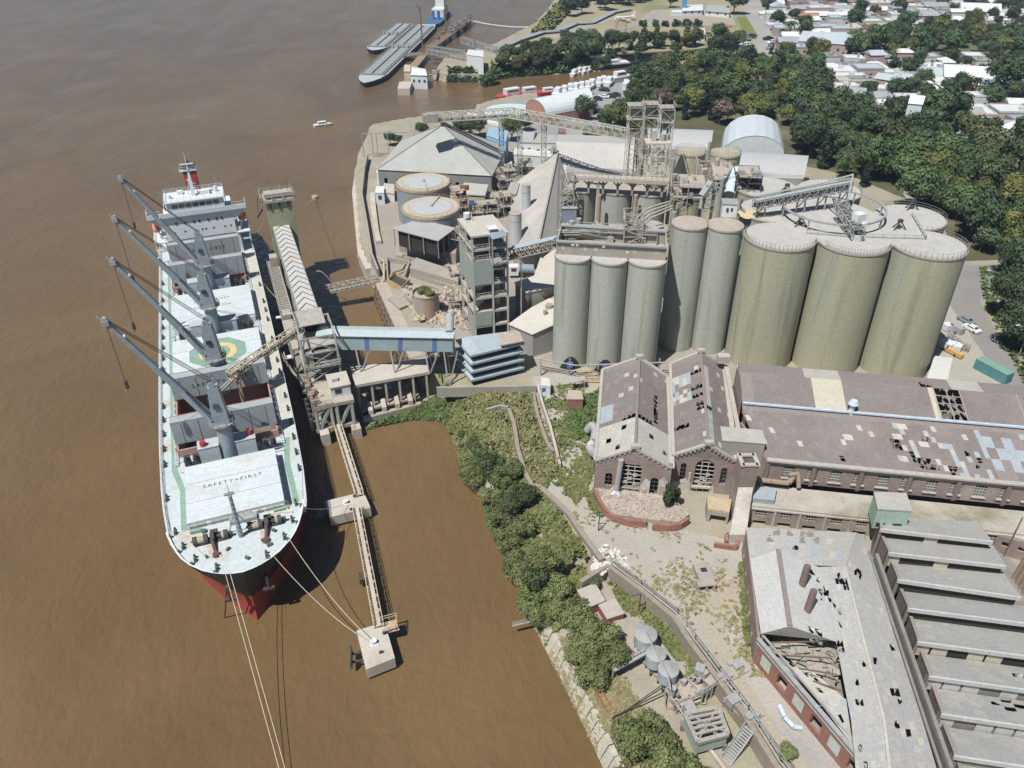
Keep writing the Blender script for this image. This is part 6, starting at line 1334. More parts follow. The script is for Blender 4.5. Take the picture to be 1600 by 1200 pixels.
W=W1; m.box(Vector(W1(9.3,1.2,-.1)),(.9,.25,2.4)); m.box(Vector(W1(12.6,1.8,-.1)),(1.5,.25,3.6),-.1); m.box(Vector(W1(4.4,1,-.1)),(1.0,.25,2)); m.box(Vector(W1(7,.0,-.5)),(5,.9,.5),-.1); m.build('plaster_patch',plaster,g1)
m=M(); m.box(Vector(W2(1.6,1.2,-.1)),(2.6,.25,2.6),-.1); m.box(Vector(W2(3.4,2.4,-.1)),(.4,.25,4.8),-.1); m.box(Vector(W2(5.8,1.6,-.2)),(3.6,.4,.4),-.1); m.build('plaster_patch',plaster,g2)
# rear gable wall screens between halls and long hall
t=thing('double_gable_wall','pair of parallel brick gable walls between the right hall and the long hall','wall',P(1145,640,6)); m=M()
for (a,b,c_,d) in (((1129,560),(1150,600),(1153,730),(1150,690)),): pass
A,B=P(1134,572,15),P(1159,700,15); d=(B-A); 
for off in (0,2.6):
    o=Vector((off,0,0)); m.bar(A+o+Vector((0,0,-4.5)),B+o*1.1+Vector((0,0,-4.5)),.5,9)
m.build('brick_wall',brick,t); m=M(); m.bar(A+Vector((0,0,.1)),B+Vector((0,0,.1)),.8,.3); m.bar(A+Vector((2.6,0,.1)),B+Vector((2.9,0,.1)),.8,.3); m.box(P(1130,560,17),(2.4,1.6,1.6)); m.build('coping',stonecap,t)
t,ps=shed([(1129,688),(1197,693),(1191,672),(1126,666)],17.6,6,'flat-roofed pale concrete block between right hall and long hall',rm=mat('flat_concrete_roof',(.42,.41,.365),(.34,.33,.295),.4),wm=concrete,name='concrete_block_house',cat='building')
# long hall
t=thing('long_brick_hall','very long brick hall with patchy purple-brown roofs behind the grey ruin','factory hall',P(1400,680,6)); LH=t
xr=1760
e0,e1=P(1198,718,15),P(1600,757,15); dL=(e1-e0)/ (e1-e0).length; E1=e0+dL*62; 
t0=P(1160,640,18); T1=t0+dL*66; E0=e0
NU=80; NV=9
def lower(i,j):
    rn=random.Random(i*13+j*101); x=i/NU*66
    if (i,j) in ((30,5),(31,5),(31,4),(30,4),(33,3),(34,2),(35,2),(36,1),(37,1),(35,1),(34,1),(36,2),(40,1),(41,1),(40,0),(37,6),(38,6),(45,4),(46,2),(47,3),(33,2),(17,1)): return None
    if x<24: return 5 if rn.random()<.045 and j>2 else (0 if rn.random()<.93 else 1)
    if x<40: 
        k=rn.random(); return 3 if k<.12 else 5 if k<.18 else 2 if k<.24 else 0
    k=random.Random((i//2)*17+(j//2)*5+ (i%2)*0).random()
    return 3 if k<.36 else 1 if k<.5 else 2 if k<.6 and j<4 else 0
grid_roof([E0,E1,T1,t0],NU,NV,lower,.1,1).build('lower_roof_sheets',RF,t)
m=M(); 
for k in range(34):
    u=k/34; m.bar(lerp(E0,E1,u)-Vector((0,0,.4)),lerp(t0,T1,u)-Vector((0,0,.4)),.16)
for v in (.2,.4,.6,.8): m.bar(lerp(E0,t0,v)-Vector((0,0,.22)),lerp(E1,T1,v)-Vector((0,0,.22)),.12)
m.build('rafter',mat('brown_machinery',(.33,.25,.18)),t)
u0,u1=P(1160,627,19.2),0; U1=u0+dL*66; r0=P(1156,581,21.2); Rr=r0+dL*66; b0=P(1154,567,20.6); B1=b0+dL*66
def upper(i,j):
    x=i/60*66
    if 12.6<x<18.2: return 4
    if 33<x<35: return 4
    if 35<=x<39.5: return None
    if 49.5<x<51.8: return None
    if 51.8<=x: return 2
    return 0 if x>2 else 1
grid_roof([u0,U1,Rr,r0],60,4,upper,.12).build('upper_roof_sheets',RF,t)
grid_roof([r0,Rr,B1,b0],60,2,lambda i,j:(2 if 12<i/60*66<18 or 38<i/60*66<43 or i/60*66>52 else 1) if not (i in (30,31) and j==0) else None,.12).build('rear_roof_sheets',RF,t)
m=M()
for xa,xb in ((35,39.6),(49.5,51.9)):
    for k in range(3 if xb-xa>3 else 2):
        x=xa+(xb-xa)*k/(2 if xb-xa>3 else 1); m.bar(u0+dL*x,r0+dL*x,.16)
    for v in (.25,.5,.75): m.bar(lerp(u0,r0,v)+dL*xa,lerp(u0,r0,v)+dL*xb,.14)
m.build('exposed_rafter',concrete,t)
m=M(); m.bar(u0-Vector((0,.25,.15)),U1-Vector((0,.25,.15)),.5,.3); m.build('valley_gutter',mat('blue_white_gutter',(.50,.58,.66),(.4,.46,.52),.8),t)
m=M(); m.quad(t0+Vector((0,0,-.1)),T1+Vector((0,0,-.1)),U1-Vector((0,0,.4)),u0-Vector((0,0,.4))); m.build('valley_wall',asb2,t)
c=(E0+E1+b0+B1)/4; Lw=62; ops=[]
k=3.2
while k<Lw-3: ops.append((k,k+1.9,1.2,3.7,.35)); k+=4.0
m=M(); WL_=wall_open(m,E0,E1,10.2,14.9,ops,.5,inward=c); m.build('facade_wall',brick,t)
m=M()
for x in [0.3+8*k for k in range(9)]:
    a=Vector(WL_(min(x,61),0,-.35)); m.bar(a,a+Vector((0,0,4.5)),.7,.5)
m.build('pilaster',mat('dark_stained_brick',(.19,.15,.13),(.24,.2,.17),1),t)
m=M(); m.bar(E0+Vector((0,-.2,.15)),E1+Vector((0,-.2,.15)),.9,.35); m.bar(Vector(WL_(0,4.2,-.1)),Vector(WL_(62,4.2,-.1)),.25,.2); m.build('eaves_coping',stonecap,t)
for o in ops:
    m=M(); 
    for q in range(1,4): a=Vector(WL_(o[0]+(o[1]-o[0])*q/4,o[2],.3)); m.bar(a,a+Vector((0,0,o[3]-o[2]-.2)),.09)
    for q in (1,2,3): m.bar(Vector(WL_(o[0],o[2]+.6*q,.3)),Vector(WL_(o[1],o[2]+.6*q,.3)),.09)
    m.box(Vector(WL_((o[0]+o[1])/2,o[2]-.12,-.15)),(o[1]-o[0]+.4,.5,.2),math.atan2(dL.y,dL.x)); w_=m.build('arched_window',stonecap,t)
    m=M(); a,b=WL_(o[0],o[2],.42),WL_(o[1],o[2],.42); m.quad(a,b,(b[0],b[1],b[2]+1.6),(a[0],a[1],a[2]+1.6)); m.build('grimy_glass',mat('grimy_glass',(.20,.22,.21),(.12,.13,.13),2,rough=.3),w_)
m=M(); wall_open(m,E0,t0,6,15,[],.4,inward=c); wall_open(m,b0,B1,6,20.4,[],.4,inward=c); wall_open(m,r0+Vector((0,-3,0)),b0,6,19.5,[],.4,inward=c); m.build('end_wall',brick,t)
m=M(); m.quad(*[Vector((p.x,p.y,6.3)) for p in (E0,E1,B1,b0)]); m.build('hall_floor',concrete_dark,t)
q=P(1328,650,18); t=thing('roof_ventilator','white mushroom roof ventilator standing in the valley of long hall','ventilator',(q.x,q.y,17.8)); m=M(); m.cyl((q.x,q.y,17.6),(q.x,q.y,20.8),.45,.45,12); m.build('vent_pipe',white,t); m=M(); m.cyl((q.x,q.y,20.8),(q.x,q.y,21.5),.95,.6,14); m.cyl((q.x,q.y,20.5),(q.x,q.y,20.8),.6,.95,14,False); m.build('vent_cap',mat('pale_blue_paint',(.52,.6,.66)),t)
# terrace and lower two-storey range
t=thing('lower_range','stained two-storey range with broken windows below the long hall facade','ruined building',P(1270,800,6))
a0,a1=P(1188,757,10.2),None; A1=a0+dL*64; f0=P(1172,790,10.2); F1=f0+dL*66
m=M(); m.prism([tuple(x)[:2] for x in (f0,F1,A1,a0)],9.7,10.2,True); m.build('terrace_roof',mat('stained_terrace',(.44,.41,.35),(.33,.30,.25),.3,c3=(.22,.20,.13)),t)
ops=[]; k=1.0
for k in range(15): ops+= [(1.2+4.2*k,3.0+4.2*k,2.3,3.4,0),(1.0+4.2*k,3.2+4.2*k,.1,1.1,0)]
m=M(); WR=wall_open(m,f0,F1,5.8,9.7,ops,.4,inward=a0); m.build('range_wall',mat('stained_brick_plaster',(.33,.29,.25),(.24,.19,.17),.5,mode='brick',c3=(.38,.34,.28)),t)
m=M(); m.prism([tuple(x)[:2] for x in (lerp(f0,a0,.2),lerp(F1,A1,.2),A1,a0)],5.8,9.6); m.build('room_shade_block',darkgap,t)  # solid near-black block paints the unlit rooms behind the windows
m=M()
for o in ops[::2]:
    for q in range(1,4): a=Vector(WR(o[0]+(o[1]-o[0])*q/4,o[2],.2)); m.bar(a,a+Vector((0,0,1.1)),.08)
    m.bar(Vector(WR(o[0],o[2]+.55,.2)),Vector(WR(o[1],o[2]+.55,.2)),.08)
m.bar(Vector(WR(0,3.9,-.1)),Vector(WR(64,3.9,-.1)),.4,.3)
for k in range(16): a=Vector(WR(.2+4.2*k,0,-.15)); m.bar(a,a+Vector((0,0,3.9)),.35,.3)
m.build('window_bars',plaster,t)
m=M(); m.prism([tuple(x)[:2] for x in (P(1172,778,11.2),P(1210,782,11.2),P(1214,763,11.2),P(1182,760,11.2))],10.2,11.2); m.build('blue_sheet_lean_to',bgrey,t)
m=M(); m.tube([P(1172,748,11.5),P(1205,752,11.8),P(1232,755,11.8),P(1240,744,12.5)],.5,10); m.tube([P(1232,742,13),P(1248,740,13.2),P(1248,762,11)],.4,10); m.build('rusty_duct',mat('brown_machinery',(.33,.25,.18)),t)
# square stack
t=thing('brick_stack','square brick stack with open top and pale plastered slab face','chimney',P(1150,850,6))
q=P(1169,720,18); b=(q.x,q.y); m=M(); 
for dx,dy,sx,sy in ((-1.3,0,.4,3.0),(1.3,0,.4,3.0),(0,-1.3,2.2,.4),(0,1.3,2.2,.4)): m.box((b[0]+dx,b[1]+dy,12),(sx,sy,12.2))
m.build('stack_wall',brick,t); m=M()
for dx,dy,sx,sy in ((-1.3,0,.7,3.4),(1.3,0,.7,3.4),(0,-1.3,2.6,.7),(0,1.3,2.6,.7)): m.box((b[0]+dx,b[1]+dy,18.2),(sx,sy,.35))
m.build('stack_coping',stonecap,t)
m=M(); A=Vector((b[0]-1.4,b[1]-1.6,6)); Bv=Vector((b[0]+1.2,b[1]-1.6,6)); s=P(1137,850,6)-A; s.z=0
m.add([tuple(A),tuple(Bv),(Bv.x+s.x*.9,Bv.y+s.y,6),(A.x+s.x,A.y+s.y,6),(A.x,A.y,13.4),(Bv.x,Bv.y,13.4),(Bv.x+s.x*.9,Bv.y+s.y,8.2),(A.x+s.x,A.y+s.y,8.2)],[(3,2,1,0),(4,7,6,5),(0,4,5,1),(1,5,6,2),(2,6,7,3),(3,7,4,0)][0:1]+[(4,7,6,5),(0,4,5,1),(1,5,6,2),(2,6,7,3),(3,7,4,0)]); m.build('plaster_slab',plaster,t)
t=thing('loading_bay','low concrete bay with dark opening between right hall and stack','building',P(1118,790,6)); ps=[P(a,b,9) for a,b in ((1106,795),(1140,800),(1143,780),(1105,775))]; m=M(); m.prism([tuple(p)[:2] for p in ps],8.5,9,True); m.build('bay_roof',rustlite,t); m=M(); wall_open(m,ps[0],ps[1],5.8,8.5,[(.6,3.6,0,1.9,0)],.4,inward=ps[2]); wall_open(m,ps[1],ps[2],5.8,8.5,[],.4,inward=ps[0]); wall_open(m,ps[0],ps[3],5.8,8.5,[],.4,inward=ps[1]); m.build('bay_wall',concrete,t)
m=M(); ps=[P(a,b,6) for a,b in ((1115,855),(1150,860),(1152,842),(1134,840),(1134,852))]; 
for a,b in zip(ps[:-1],ps[1:]): m.bar(a+Vector((0,0,.5)),b+Vector((0,0,.5)),.5,1.2)
single(m,'red_low_wall',redbrick,'low red brick wall enclosure at the foot of square stack','wall',ps[0])
# rubble platform and its red retaining wall
rw=[(927,764),(934,780),(944,795),(957,806),(985,814),(1010,815)]; rw2=[(1020,820),(1045,822),(1065,819),(1078,810)]
for pts,lb in ((rw,'curved low red wall below the rubble in front of left hall'),(rw2,'short curved low red wall below the rubble, right piece')): wallstrip('red_retaining_wall',pts,5.8,7.6,.6,redbrick,lb,'wall',1)
plat=[P(a,b,7.0) for a,b in ((929,762),(936,780),(946,793),(960,803),(1010,811),(1062,815),(1077,803),(1050,776),(990,768))]
tag(M().prism([tuple(p)[:2] for p in plat],5.8,7.0).build('rubble_terrace',dust_floor),kind='structure')
rubble('broken_masonry','broken masonry and plaster strewn before the gabled halls',[(932,765),(946,793),(960,803),(1010,810),(1062,814),(1076,803),(1050,780),(990,772)],7.0,520,9,mat('pale_rubble',(.45,.40,.34),(.31,.265,.225),1.2),.2,.9,.6)
rubble('spilled_rubble','pale rubble spilled below the red wall and across the yard',[(1010,818),(1070,822),(1060,842),(1030,848)],6.1,90,10,mat('pale_rubble',(.56,.50,.43)),.2,.8,.5)
rubble('white_rubble','white rubble heap at the broken edge of the yard',[(930,862),(950,850),(975,868),(985,890),(960,885),(940,900),(925,890)],5.9,260,12,mat('white_rubble_mat',(.68,.66,.62),(.55,.52,.47),1.5),.3,1.0,.9)
rubble('yard_debris','scattered pale debris between yard and grey ruin',[(1118,905),(1165,900),(1170,925),(1140,930)],6.1,120,13,mat('pale_rubble',(.56,.50,.43)),.2,.8,.4)
# concrete pit cab
t=thing('concrete_pit_frame','small grey concrete frame with slots lying alone in the yard','concrete frame',P(1102,900,6)); a,b=P(1098,882,7),P(1103,915,7); 
m=M(); q=lerp(a,b,.35); m.box((q.x,q.y,6.6),(2.6,3.6,1.2),.12); q=lerp(a,b,.95)
for dx in (-1.2,0,1.2): m.box((q.x+dx,q.y,6.7),(.35,1.3,1.4),.12)
m.box((q.x,q.y,7.45),(3,1.5,.2),.12); m.build('frame',concrete,t); m=M(); q=lerp(a,b,.3); m.box((q.x,q.y,7.21),(1,.9,.03),.12); m.build('slot',darkgap,t)  # slot is a thin dark plate, its shade painted on
# grey ruin with collapsed roof
t=thing('grey_roofed_ruin','big grey sheet-roofed ruin with holes and a collapsed corner','ruined building',P(1300,1000,6))
def bl(q,u,v): return lerp(lerp(q[0],q[1],u),lerp(q[3],q[2],u),v)
TLr,TMr,TRr=P(1166,824,11.5),P(1322,880,13.6),P(1352,838,12.2)
K=[mat('weathered_grey_sheet',(.40,.40,.385)),lgrey,bgrey,concrete_light]
holes={}
def cell(seed,hs):
    def f(i,j):
        if (i,j) in hs: return None
        r=random.Random(i*7+j*53+seed).random(); return 0 if r<.86 else 1 if r<.95 else 2 if r<.985 else 3
    return f
# left slope (top row left, ridge line right); strip north band, monitor, main and right slope
rid0,rid1,rid2=P(1320,885,13.8),P(1381,1125,13.8),P(1400,1290,13.8)
lf0,lf1,lf2,lf3=P(1166,824,11.5),P(1176,880,11.5),P(1190,1000,11.3),P(1262,1085,11.3)
grid_roof([P(1172,878,11.5),rid0,P(1338,832,13.0),lf0],16,5,cell(1,{(3,3),(4,4),(6,4),(8,3),(8,4),(9,4),(10,3),(7,2)}),.1).build('roof_sheets',K,t)
grid_roof([P(1306,1000,12.6),P(1350,1005,13.8),rid0,P(1268,886,12.5)],10,12,cell(2,{(0,8),(1,8),(2,7),(1,7),(2,6),(3,5),(4,4),(3,2),(7,9),(8,9),(8,8),(9,9),(7,10),(6,9),(9,8),(0,9),(0,7)}),.1).build('roof_sheets',K,t)
grid_roof([P(1330,1125,12.3),rid1,P(1350,1005,13.8),P(1306,1000,12.6)],8,12,cell(3,{(0,11),(1,11),(1,10),(0,10),(3,5),(2,2),(3,2),(6,8)}),.1).build('roof_sheets',K,t)
grid_roof([P(1345,1290,12),rid2,rid1,P(1330,1125,12.3)],8,12,cell(4,{(1,8),(0,3),(2,6)}),.1).build('roof_sheets',K,t)
e_r=[P(1356,850,11.8),P(1395,985,11.8),P(1442,1128,11.8),P(1490,1290,11.8)]
rr_=[rid0,lerp(rid0,rid1,.45),rid1,rid2]
for k,hs in ((0,{(3,8),(2,9),(3,9)}),(1,{(3,3),(4,3),(4,2),(6,9),(1,7)}),(2,{(2,11),(4,10)})):
    grid_roof([rr_[k+1],e_r[k+1],e_r[k],rr_[k]],8,12,cell(5+k,hs),.1).build('roof_sheets',K,t)
grid_roof([rid0,P(1356,850,11.8),P(1347,836,12.3),P(1338,832,13)],3,3,lambda i,j:0,.1).build('roof_sheets',K,t)
m=M(); m.bar(rid0,rid1,.35,.18); m.bar(rid1,rid2,.35,.18); m.build('ridge_capping',concrete_light,t)
# monitor gable
ml0,ml1=P(1172,874,12.2),P(1189,990,12.2); mr0,mr1=P(1216,859,15.2),P(1234,978,15.2); mk0,mk1=P(1279,886,12.8),P(1306,1002,12.8)
grid_roof([ml1,mr1,mr0,ml0],6,12,lambda i,j:0,.1).build('monitor_roof',[mat('pale_grey_sheet',(.50,.50,.48),(.44,.44,.42),.3,mode='corr',dirx=-.35,freq=1.2)],t)
grid_roof([mr1,mk1,mk0,mr0],7,12,lambda i,j:None if (i,j) in ((5,10),(6,9),(3,0),(4,0),(6,7),(6,6)) else 0,.1).build('monitor_roof',[mat('pale_grey_sheet',(.50,.50,.48))],t)
m=M(); m.bar(mr0+Vector((0,0,.1)),mr1+Vector((0,0,.1)),.7,.2); m.build('monitor_ridge',asb2,t)
m=M(); m.add([tuple(ml1),tuple(mk1),tuple(mr1)],[(0,1,2)]); m.add([tuple(ml0),tuple(mk0),tuple(mr0)],[(0,1,2)]); m.build('monitor_gable',concrete,t)
# collapsed part: debris floor, beams, remaining sheets
m=M(); rn=random.Random(6)
for k in range(15):
    u_=rn.random(); a=P(lerp(1225,1300,u_)+rn.uniform(0,20),lerp(1005,1075,rn.random()*u_),8.5); m.bar(a,a+Vector((rn.uniform(-2.5,2.5),rn.uniform(-3,3),rn.uniform(-1.2,1.5))),.13)
for k in range(4): m.bar(P(1204+22*k,1004+20*k,11),P(1290+9*k,1002+26*k,12),.16)
m.build('fallen_rafter',mat('old_timber',(.2,.14,.1)),t)
m=M()
for k in range(120):
    u_=rn.random(); a=P(lerp(1225,1310,u_),1005+80*u_*rn.random(),7+rn.random()*2.5); s=rn.uniform(.8,2.2); an=rn.uniform(0,3); ux,uy=math.cos(an)*s,math.sin(an)*s
    m.slab([tuple(a),(a.x+ux,a.y+uy,a.z+rn.uniform(-.6,.6)),(a.x+ux-uy,a.y+uy+ux,a.z+rn.uniform(-.6,.6)),(a.x-uy,a.y+ux,a.z+rn.uniform(-.5,.5))],.08)
m.build('fallen_sheet',concrete,t)
grid_roof([P(1275,1090,10.6),P(1320,1092,11.2),P(1262,1042,11.2),P(1228,1042,10.8)],6,6,lambda i,j:None if (i,j) in ((3,4),(4,4),(4,3),(2,1),(3,5),(5,5),(5,4)) else 0,.1).build('low_roof_sheets',[lgrey],t)
grid_roof([P(1345,1180,11.5),P(1332,1160,12),P(1322,1092,12),P(1275,1090,11.3)],5,6,cell(9,{(2,3)}),.1).build('roof_sheets',K,t)
# walls
wl=[P(1165,826,10.8),P(1176,880,10.8),P(1184,1000,10.6),P(1186,1003,10.6)]
m=M(); cc=P(1300,1000,10)
wall_open(m,P(1166,826,11.3),P(1184,998,11.3),5.8,11.2,[(2+4*k,3+4*k,1.5,3.2,0) for k in range(5)],.4,inward=cc); m.build('brick_wall',brick,t)
m=M(); A,B=P(1184,998,11.1),P(1365,1210,11.1); Lw=(B-A).length; ops=[(1.5+3.4*k,3.4+3.4*k,1.4,3.6,0) for k in range(int(Lw/3.4)-0) if 1.5+3.4*k+2<Lw]
Wf=wall_open(m,A,B,5.8,11.0,ops,.45,inward=cc); m.build('red_facade',redbrick,t)
m=M()
for k,o in enumerate(ops):
    if k%2==0: m.box(Vector(Wf((o[0]+o[1])/2,2.5,.1)),(1.9,.12,2.2),math.atan2((B-A).y,(B-A).x))
m.build('boarded_window',mat('pale_cyan_board',(.48,.55,.50),(.42,.44,.36),1),t)
m=M(); m.bar(A+Vector((0,0,.1)),B+Vector((0,0,.1)),.6,.3); m.bar(A+Vector((.5,.6,.5)),B+Vector((.5,.6,.5)),.25,.25); m.bar(Vector(Wf(0,4.6,-.3)),Vector(Wf(Lw,4.6,-.3)),.18,.15); m.build('eaves_rail',greysteel,t)
m=M(); m.tube([P(1218,1102,7.5),P(1226,1120,7.2),P(1240,1135,6.8),P(1252,1137,6.5)],.35,10); m.build('white_drain_pipe',mat('pale_blue_paint',(.52,.6,.66)),t)
m=M()
for k in range(3): wall_open(m,e_r[k],e_r[k+1],5.8,11.6,[],.3,inward=cc)
m.build('side_wall',concrete_dark,t)
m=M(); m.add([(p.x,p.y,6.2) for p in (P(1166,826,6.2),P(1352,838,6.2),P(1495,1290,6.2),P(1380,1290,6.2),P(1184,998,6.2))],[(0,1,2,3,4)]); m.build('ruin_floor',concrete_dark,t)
for px,py,tx,ty,lb in ((1251,921,1262,884,'upper of two leaning rusty chimney pipes on grey ruin'),(1259,962,1272,922,'lower of two leaning rusty chimney pipes on grey ruin')):
    a=P(px,py,13.2); b=P(tx,ty,17.5); m=M(); t2=thing('roof_chimney',lb,'chimney pipe',a,group='chimney pipes on the grey ruin'); m.cyl(a,b,.55,.5,14); m.build('pipe',mat('brown_pipe',(.13,.09,.08),(.2,.15,.13),.8),t2); m=M(); m.cyl(a-Vector((0,0,.2)),a+Vector((0,0,.15)),.85,.8,14); m.build('flashing',concrete_light,t2)
# saw-tooth factory
t=thing('sawtooth_factory','saw-tooth roofed factory of many grey slopes filling the lower right','factory',P(1500,1000,6))
backs=[(1373,806),(1375,838),(1391,880),(1405,923),(1420,966),(1437,1021),(1455,1075),(1472,1135),(1493,1192)]
fronts=[(1375,826),(1388,863),(1402,905),(1418,950),(1433,1002),(1451,1056),(1470,1115),(1490,1180),(1512,1245)]
right=[(1527,815,1551,846),(1552,852,1572,884),(1567,893,1595,933)]
saw=mat('saw_roof_sheet',(.405,.40,.375),(.33,.325,.305),0.25,mode='corr',dirx=-.16,freq=.8,c3=(.38,.37,.34)); fas=mat('pale_fascia',(.48,.485,.47),(.42,.42,.40),.5)
dS=(P(1551,846,12.8)-P(1375,826,12.8)).normalized()
prev=None
rid_=[]
for k in range(9):
    b=P(*backs[k],10.2); f=P(*fronts[k],12.8); 
    if k<3: Rb,Rf=P(right[k][0],right[k][1],10.2),P(right[k][2],right[k][3],12.8)
    else: Rb,Rf=b+dS*40,f+dS*40
    hs={4:{(12,1)},5:{(8,3),(20,0),(16,3)},6:{(5,4),(6,5),(7,4),(6,3),(22,3)},7:{(12,2),(20,1)}}.get(k,set())
    g=grid_roof([f,Rf,Rb,b],28,6,lambda i,j,hs=hs,k=k:None if (i,j) in hs else (1 if random.Random(i+k*97+j*31).random()<(.22 if k>4 else .04) else 0),.12); g.build('roof_slope',[saw,lgrey],t)
    m=M(); m.bar(f-Vector((0,.1,.25)),Rf-Vector((0,.1,.25)),.25,.7); m.build('fascia',fas,t)
    m=M(); z0=10.0; Lk=(Rf-f).length
    m.quad((f.x,f.y+.5,z0-.6),(Rf.x,Rf.y+.5,z0-.6),(Rf.x,Rf.y+.5,12.5),(f.x,f.y+.5,12.5)); m.build('clerestory',darkgap if k<5 else concrete_dark,t)  # shade of the gap below each slope is put into this dark colour
    if k in (1,5,6,0,4):
        m=M(); rn=random.Random(k)
        for q in range(int(Lk/2.4)):
            if rn.random()<(.8 if k in (5,6) else .35): a=f+dS*(q*2.4+.1)+Vector((0,.3,0)); e=a+dS*2.1; m.quad((a.x,a.y,z0-.4),(e.x,e.y,z0-.4),(e.x,e.y,12.3),(a.x,a.y,12.3))
        m.build('clerestory_panel',fas if k in (5,6) else beige,t)
    rid_.append((b,f))
m=M(); ca=math.atan2(dS.y,dS.x)
for k in range(9):
    b,f=rid_[k]; nb=rid_[k+1][0] if k<8 else f
    for p,q,z0,z1 in ((b,f,b.z,f.z),): 
        o=dS*-.05; m.add([(p.x,p.y,5.8),(q.x,q.y,5.8),(q.x,q.y,z1+.25),(p.x,p.y,z0+.35),(p.x+.5,p.y,5.8),(q.x+.5,q.y,5.8),(q.x+.5,q.y,z1+.25),(p.x+.5,p.y,z0+.35)],[(0,1,2,3),(7,6,5,4),(3,2,6,7),(1,5,6,2),(0,3,7,4)])
m.build('zigzag_wall',mat('brown_brick_wall',(.26,.21,.19),(.32,.28,.25),.4,mode='brick'),t)
m=M(); 
for k in range(9): b,f=rid_[k]; m.bar(b+Vector((.2,0,.4)),f+Vector((.2,0,.3)),.5,.15)
m.build('wall_coping',concrete,t)
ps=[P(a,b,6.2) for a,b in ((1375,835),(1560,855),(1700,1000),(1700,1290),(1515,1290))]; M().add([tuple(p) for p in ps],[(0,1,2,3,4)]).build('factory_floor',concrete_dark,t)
m=M(); m.bar(P(1368,870,12),P(1484,1205,11.8),.5,1.6); m.bar(P(1357,862,11.9),P(1478,1225,11.7),.35,.4); single(m,'alley_parapet',concrete_dark,'narrow parapet coloured dark for alley shade between grey ruin and sawtooth factory','wall',P(1420,1030,6))  # dark colour on the parapet paints in the shade of the alley
t=thing('green_roof_house','small pale green walled rooftop house at the factory top corner','rooftop house',P(1395,800,11)); ps=[P(a,b,15.2) for a,b in ((1372,796),(1424,799),(1415,772),(1366,770))]; pc=sum(ps,Vector())/4
m=M(); m.prism([tuple(p)[:2] for p in ps],11,15.1); m.build('green_wall',mat('pale_green_wall',(.36,.47,.39),(.3,.38,.32),.5),t); m=M(); m.prism([tuple(lerp(p,pc,-.04))[:2] for p in ps],15.1,15.4,True); m.build('house_roof',mat('flat_concrete_roof',(.46,.45,.40)),t)
m=M(); 
for u in (.12,.62): q=lerp(ps[0],ps[1],u+.1); m.box((q.x,q.y-.02,11.9),(1.4,.12,.8),-.1)
m.build('slot_window',darkgap,t)
t=thing('east_ruin_wall','brown stained ruin wall with vines right of the factory slopes','ruined building',P(1590,860,6)); m=M(); A,B=P(1560,835,10),P(1680,870,10); wall_open(m,A,B,6,9.8,[(1+2.4*k,2.2+2.4*k,1.8,2.8,0) for k in range(6)],.4,inward=P(1600,800,10)); m.build('wall',brick,t); m=M(); m.prism([tuple(x)[:2] for x in (P(1562,832,9.8),P(1680,866,9.8),P(1690,815,9.8),P(1585,800,9.8))],9.4,9.8,True); m.build('roof',plaster,t)
t=thing('boiler_pipes','bundle of rusty vertical pipes at the right edge beside factory','pipes',P(1592,905,6)); m=M()
for k in range(6): q=P(1583+k*5,905+k*8,6); m.cyl(q,q+Vector((.4,0,5.2)),.4,.4,9)
m.build('pipe',mat('brown_machinery',(.33,.25,.18)),t)
q=P(1568,870,6); m=M(); m.cyl((q.x,q.y,6),(q.x,q.y,15),.14,.1,6); single(m,'wooden_pole',mat('old_timber',(.2,.14,.1)),'leaning wooden pole behind the factory slopes, far right','pole',q)
# ================ weedy plot walls, terrace and shore
wallstrip('long_kerb_wall',[(838,600),(846,630),(858,665),(873,725)],5.8,7.4,.5,concrete_light,'pale narrow wall running down from boundary wall to the path','wall',1)
wallstrip('brown_plot_wall',[(792,638),(800,660),(806,700),(816,735),(830,762)],5.5,7.6,.8,mat('brown_wall',(.24,.20,.165),(.32,.28,.23),.9,bump=.5),'thick brown ruined wall standing inside the weedy plot','wall',1)
wallstrip('inner_plot_wall',[(830,612),(838,650),(852,690),(862,705)],5.5,7.2,.7,mat('brown_wall',(.24,.20,.165)),'thin brown wall between weedy plot and path','wall',1)
wallstrip('small_plot_wall',[(760,640),(782,634),(794,636)],5.5,7.4,.5,concrete,'short grey wall stub in the middle of weedy plot','wall',1)
wallstrip('upper_retaining_wall',[(840,752),(868,776),(893,800),(915,832),(945,872)],3.4,7.0,1.0,mat('brown_wall',(.24,.20,.165)),'upper brown retaining wall from plot down to the rubble heap','retaining wall',-1)
wallstrip('lower_retaining_wall',[(905,905),(950,880),(1000,915),(1055,960),(1082,1000),(1120,1050),(1165,1110),(1215,1190),(1260,1250)],3.2,6.6,.8,mat('brown_wall',(.24,.20,.165)),'long retaining wall carrying pipes along the lower terrace','retaining wall',-1)
t=thing('wall_pipeline','long pipeline and railing following the lower retaining wall','pipeline',P(1080,1000,6)); pts=[P(a,b,7) for a,b in ((952,878),(1000,913),(1057,958),(1084,998),(1122,1048),(1167,1108),(1217,1188),(1262,1248))]
m=M(); m.tube(pts,.12,6); m.tube([p+Vector((.9,.1,-.4)) for p in pts],.15,6); m.build('pipe',dusty,t); m=M(); m.rail([p+Vector((.3,.3,-.5)) for p in pts],1.3,.09,2.2,2); m.build('railing',greysteel,t)
rev=[(836,980),(852,1012),(872,1050),(892,1090),(912,1130),(930,1170),(955,1225)]
t=thing('stone_revetment','pale stone block revetment along the water at bottom centre','revetment',P(885,1075,0)); ps=[P(a,b,0) for a,b in rev]; m=M()
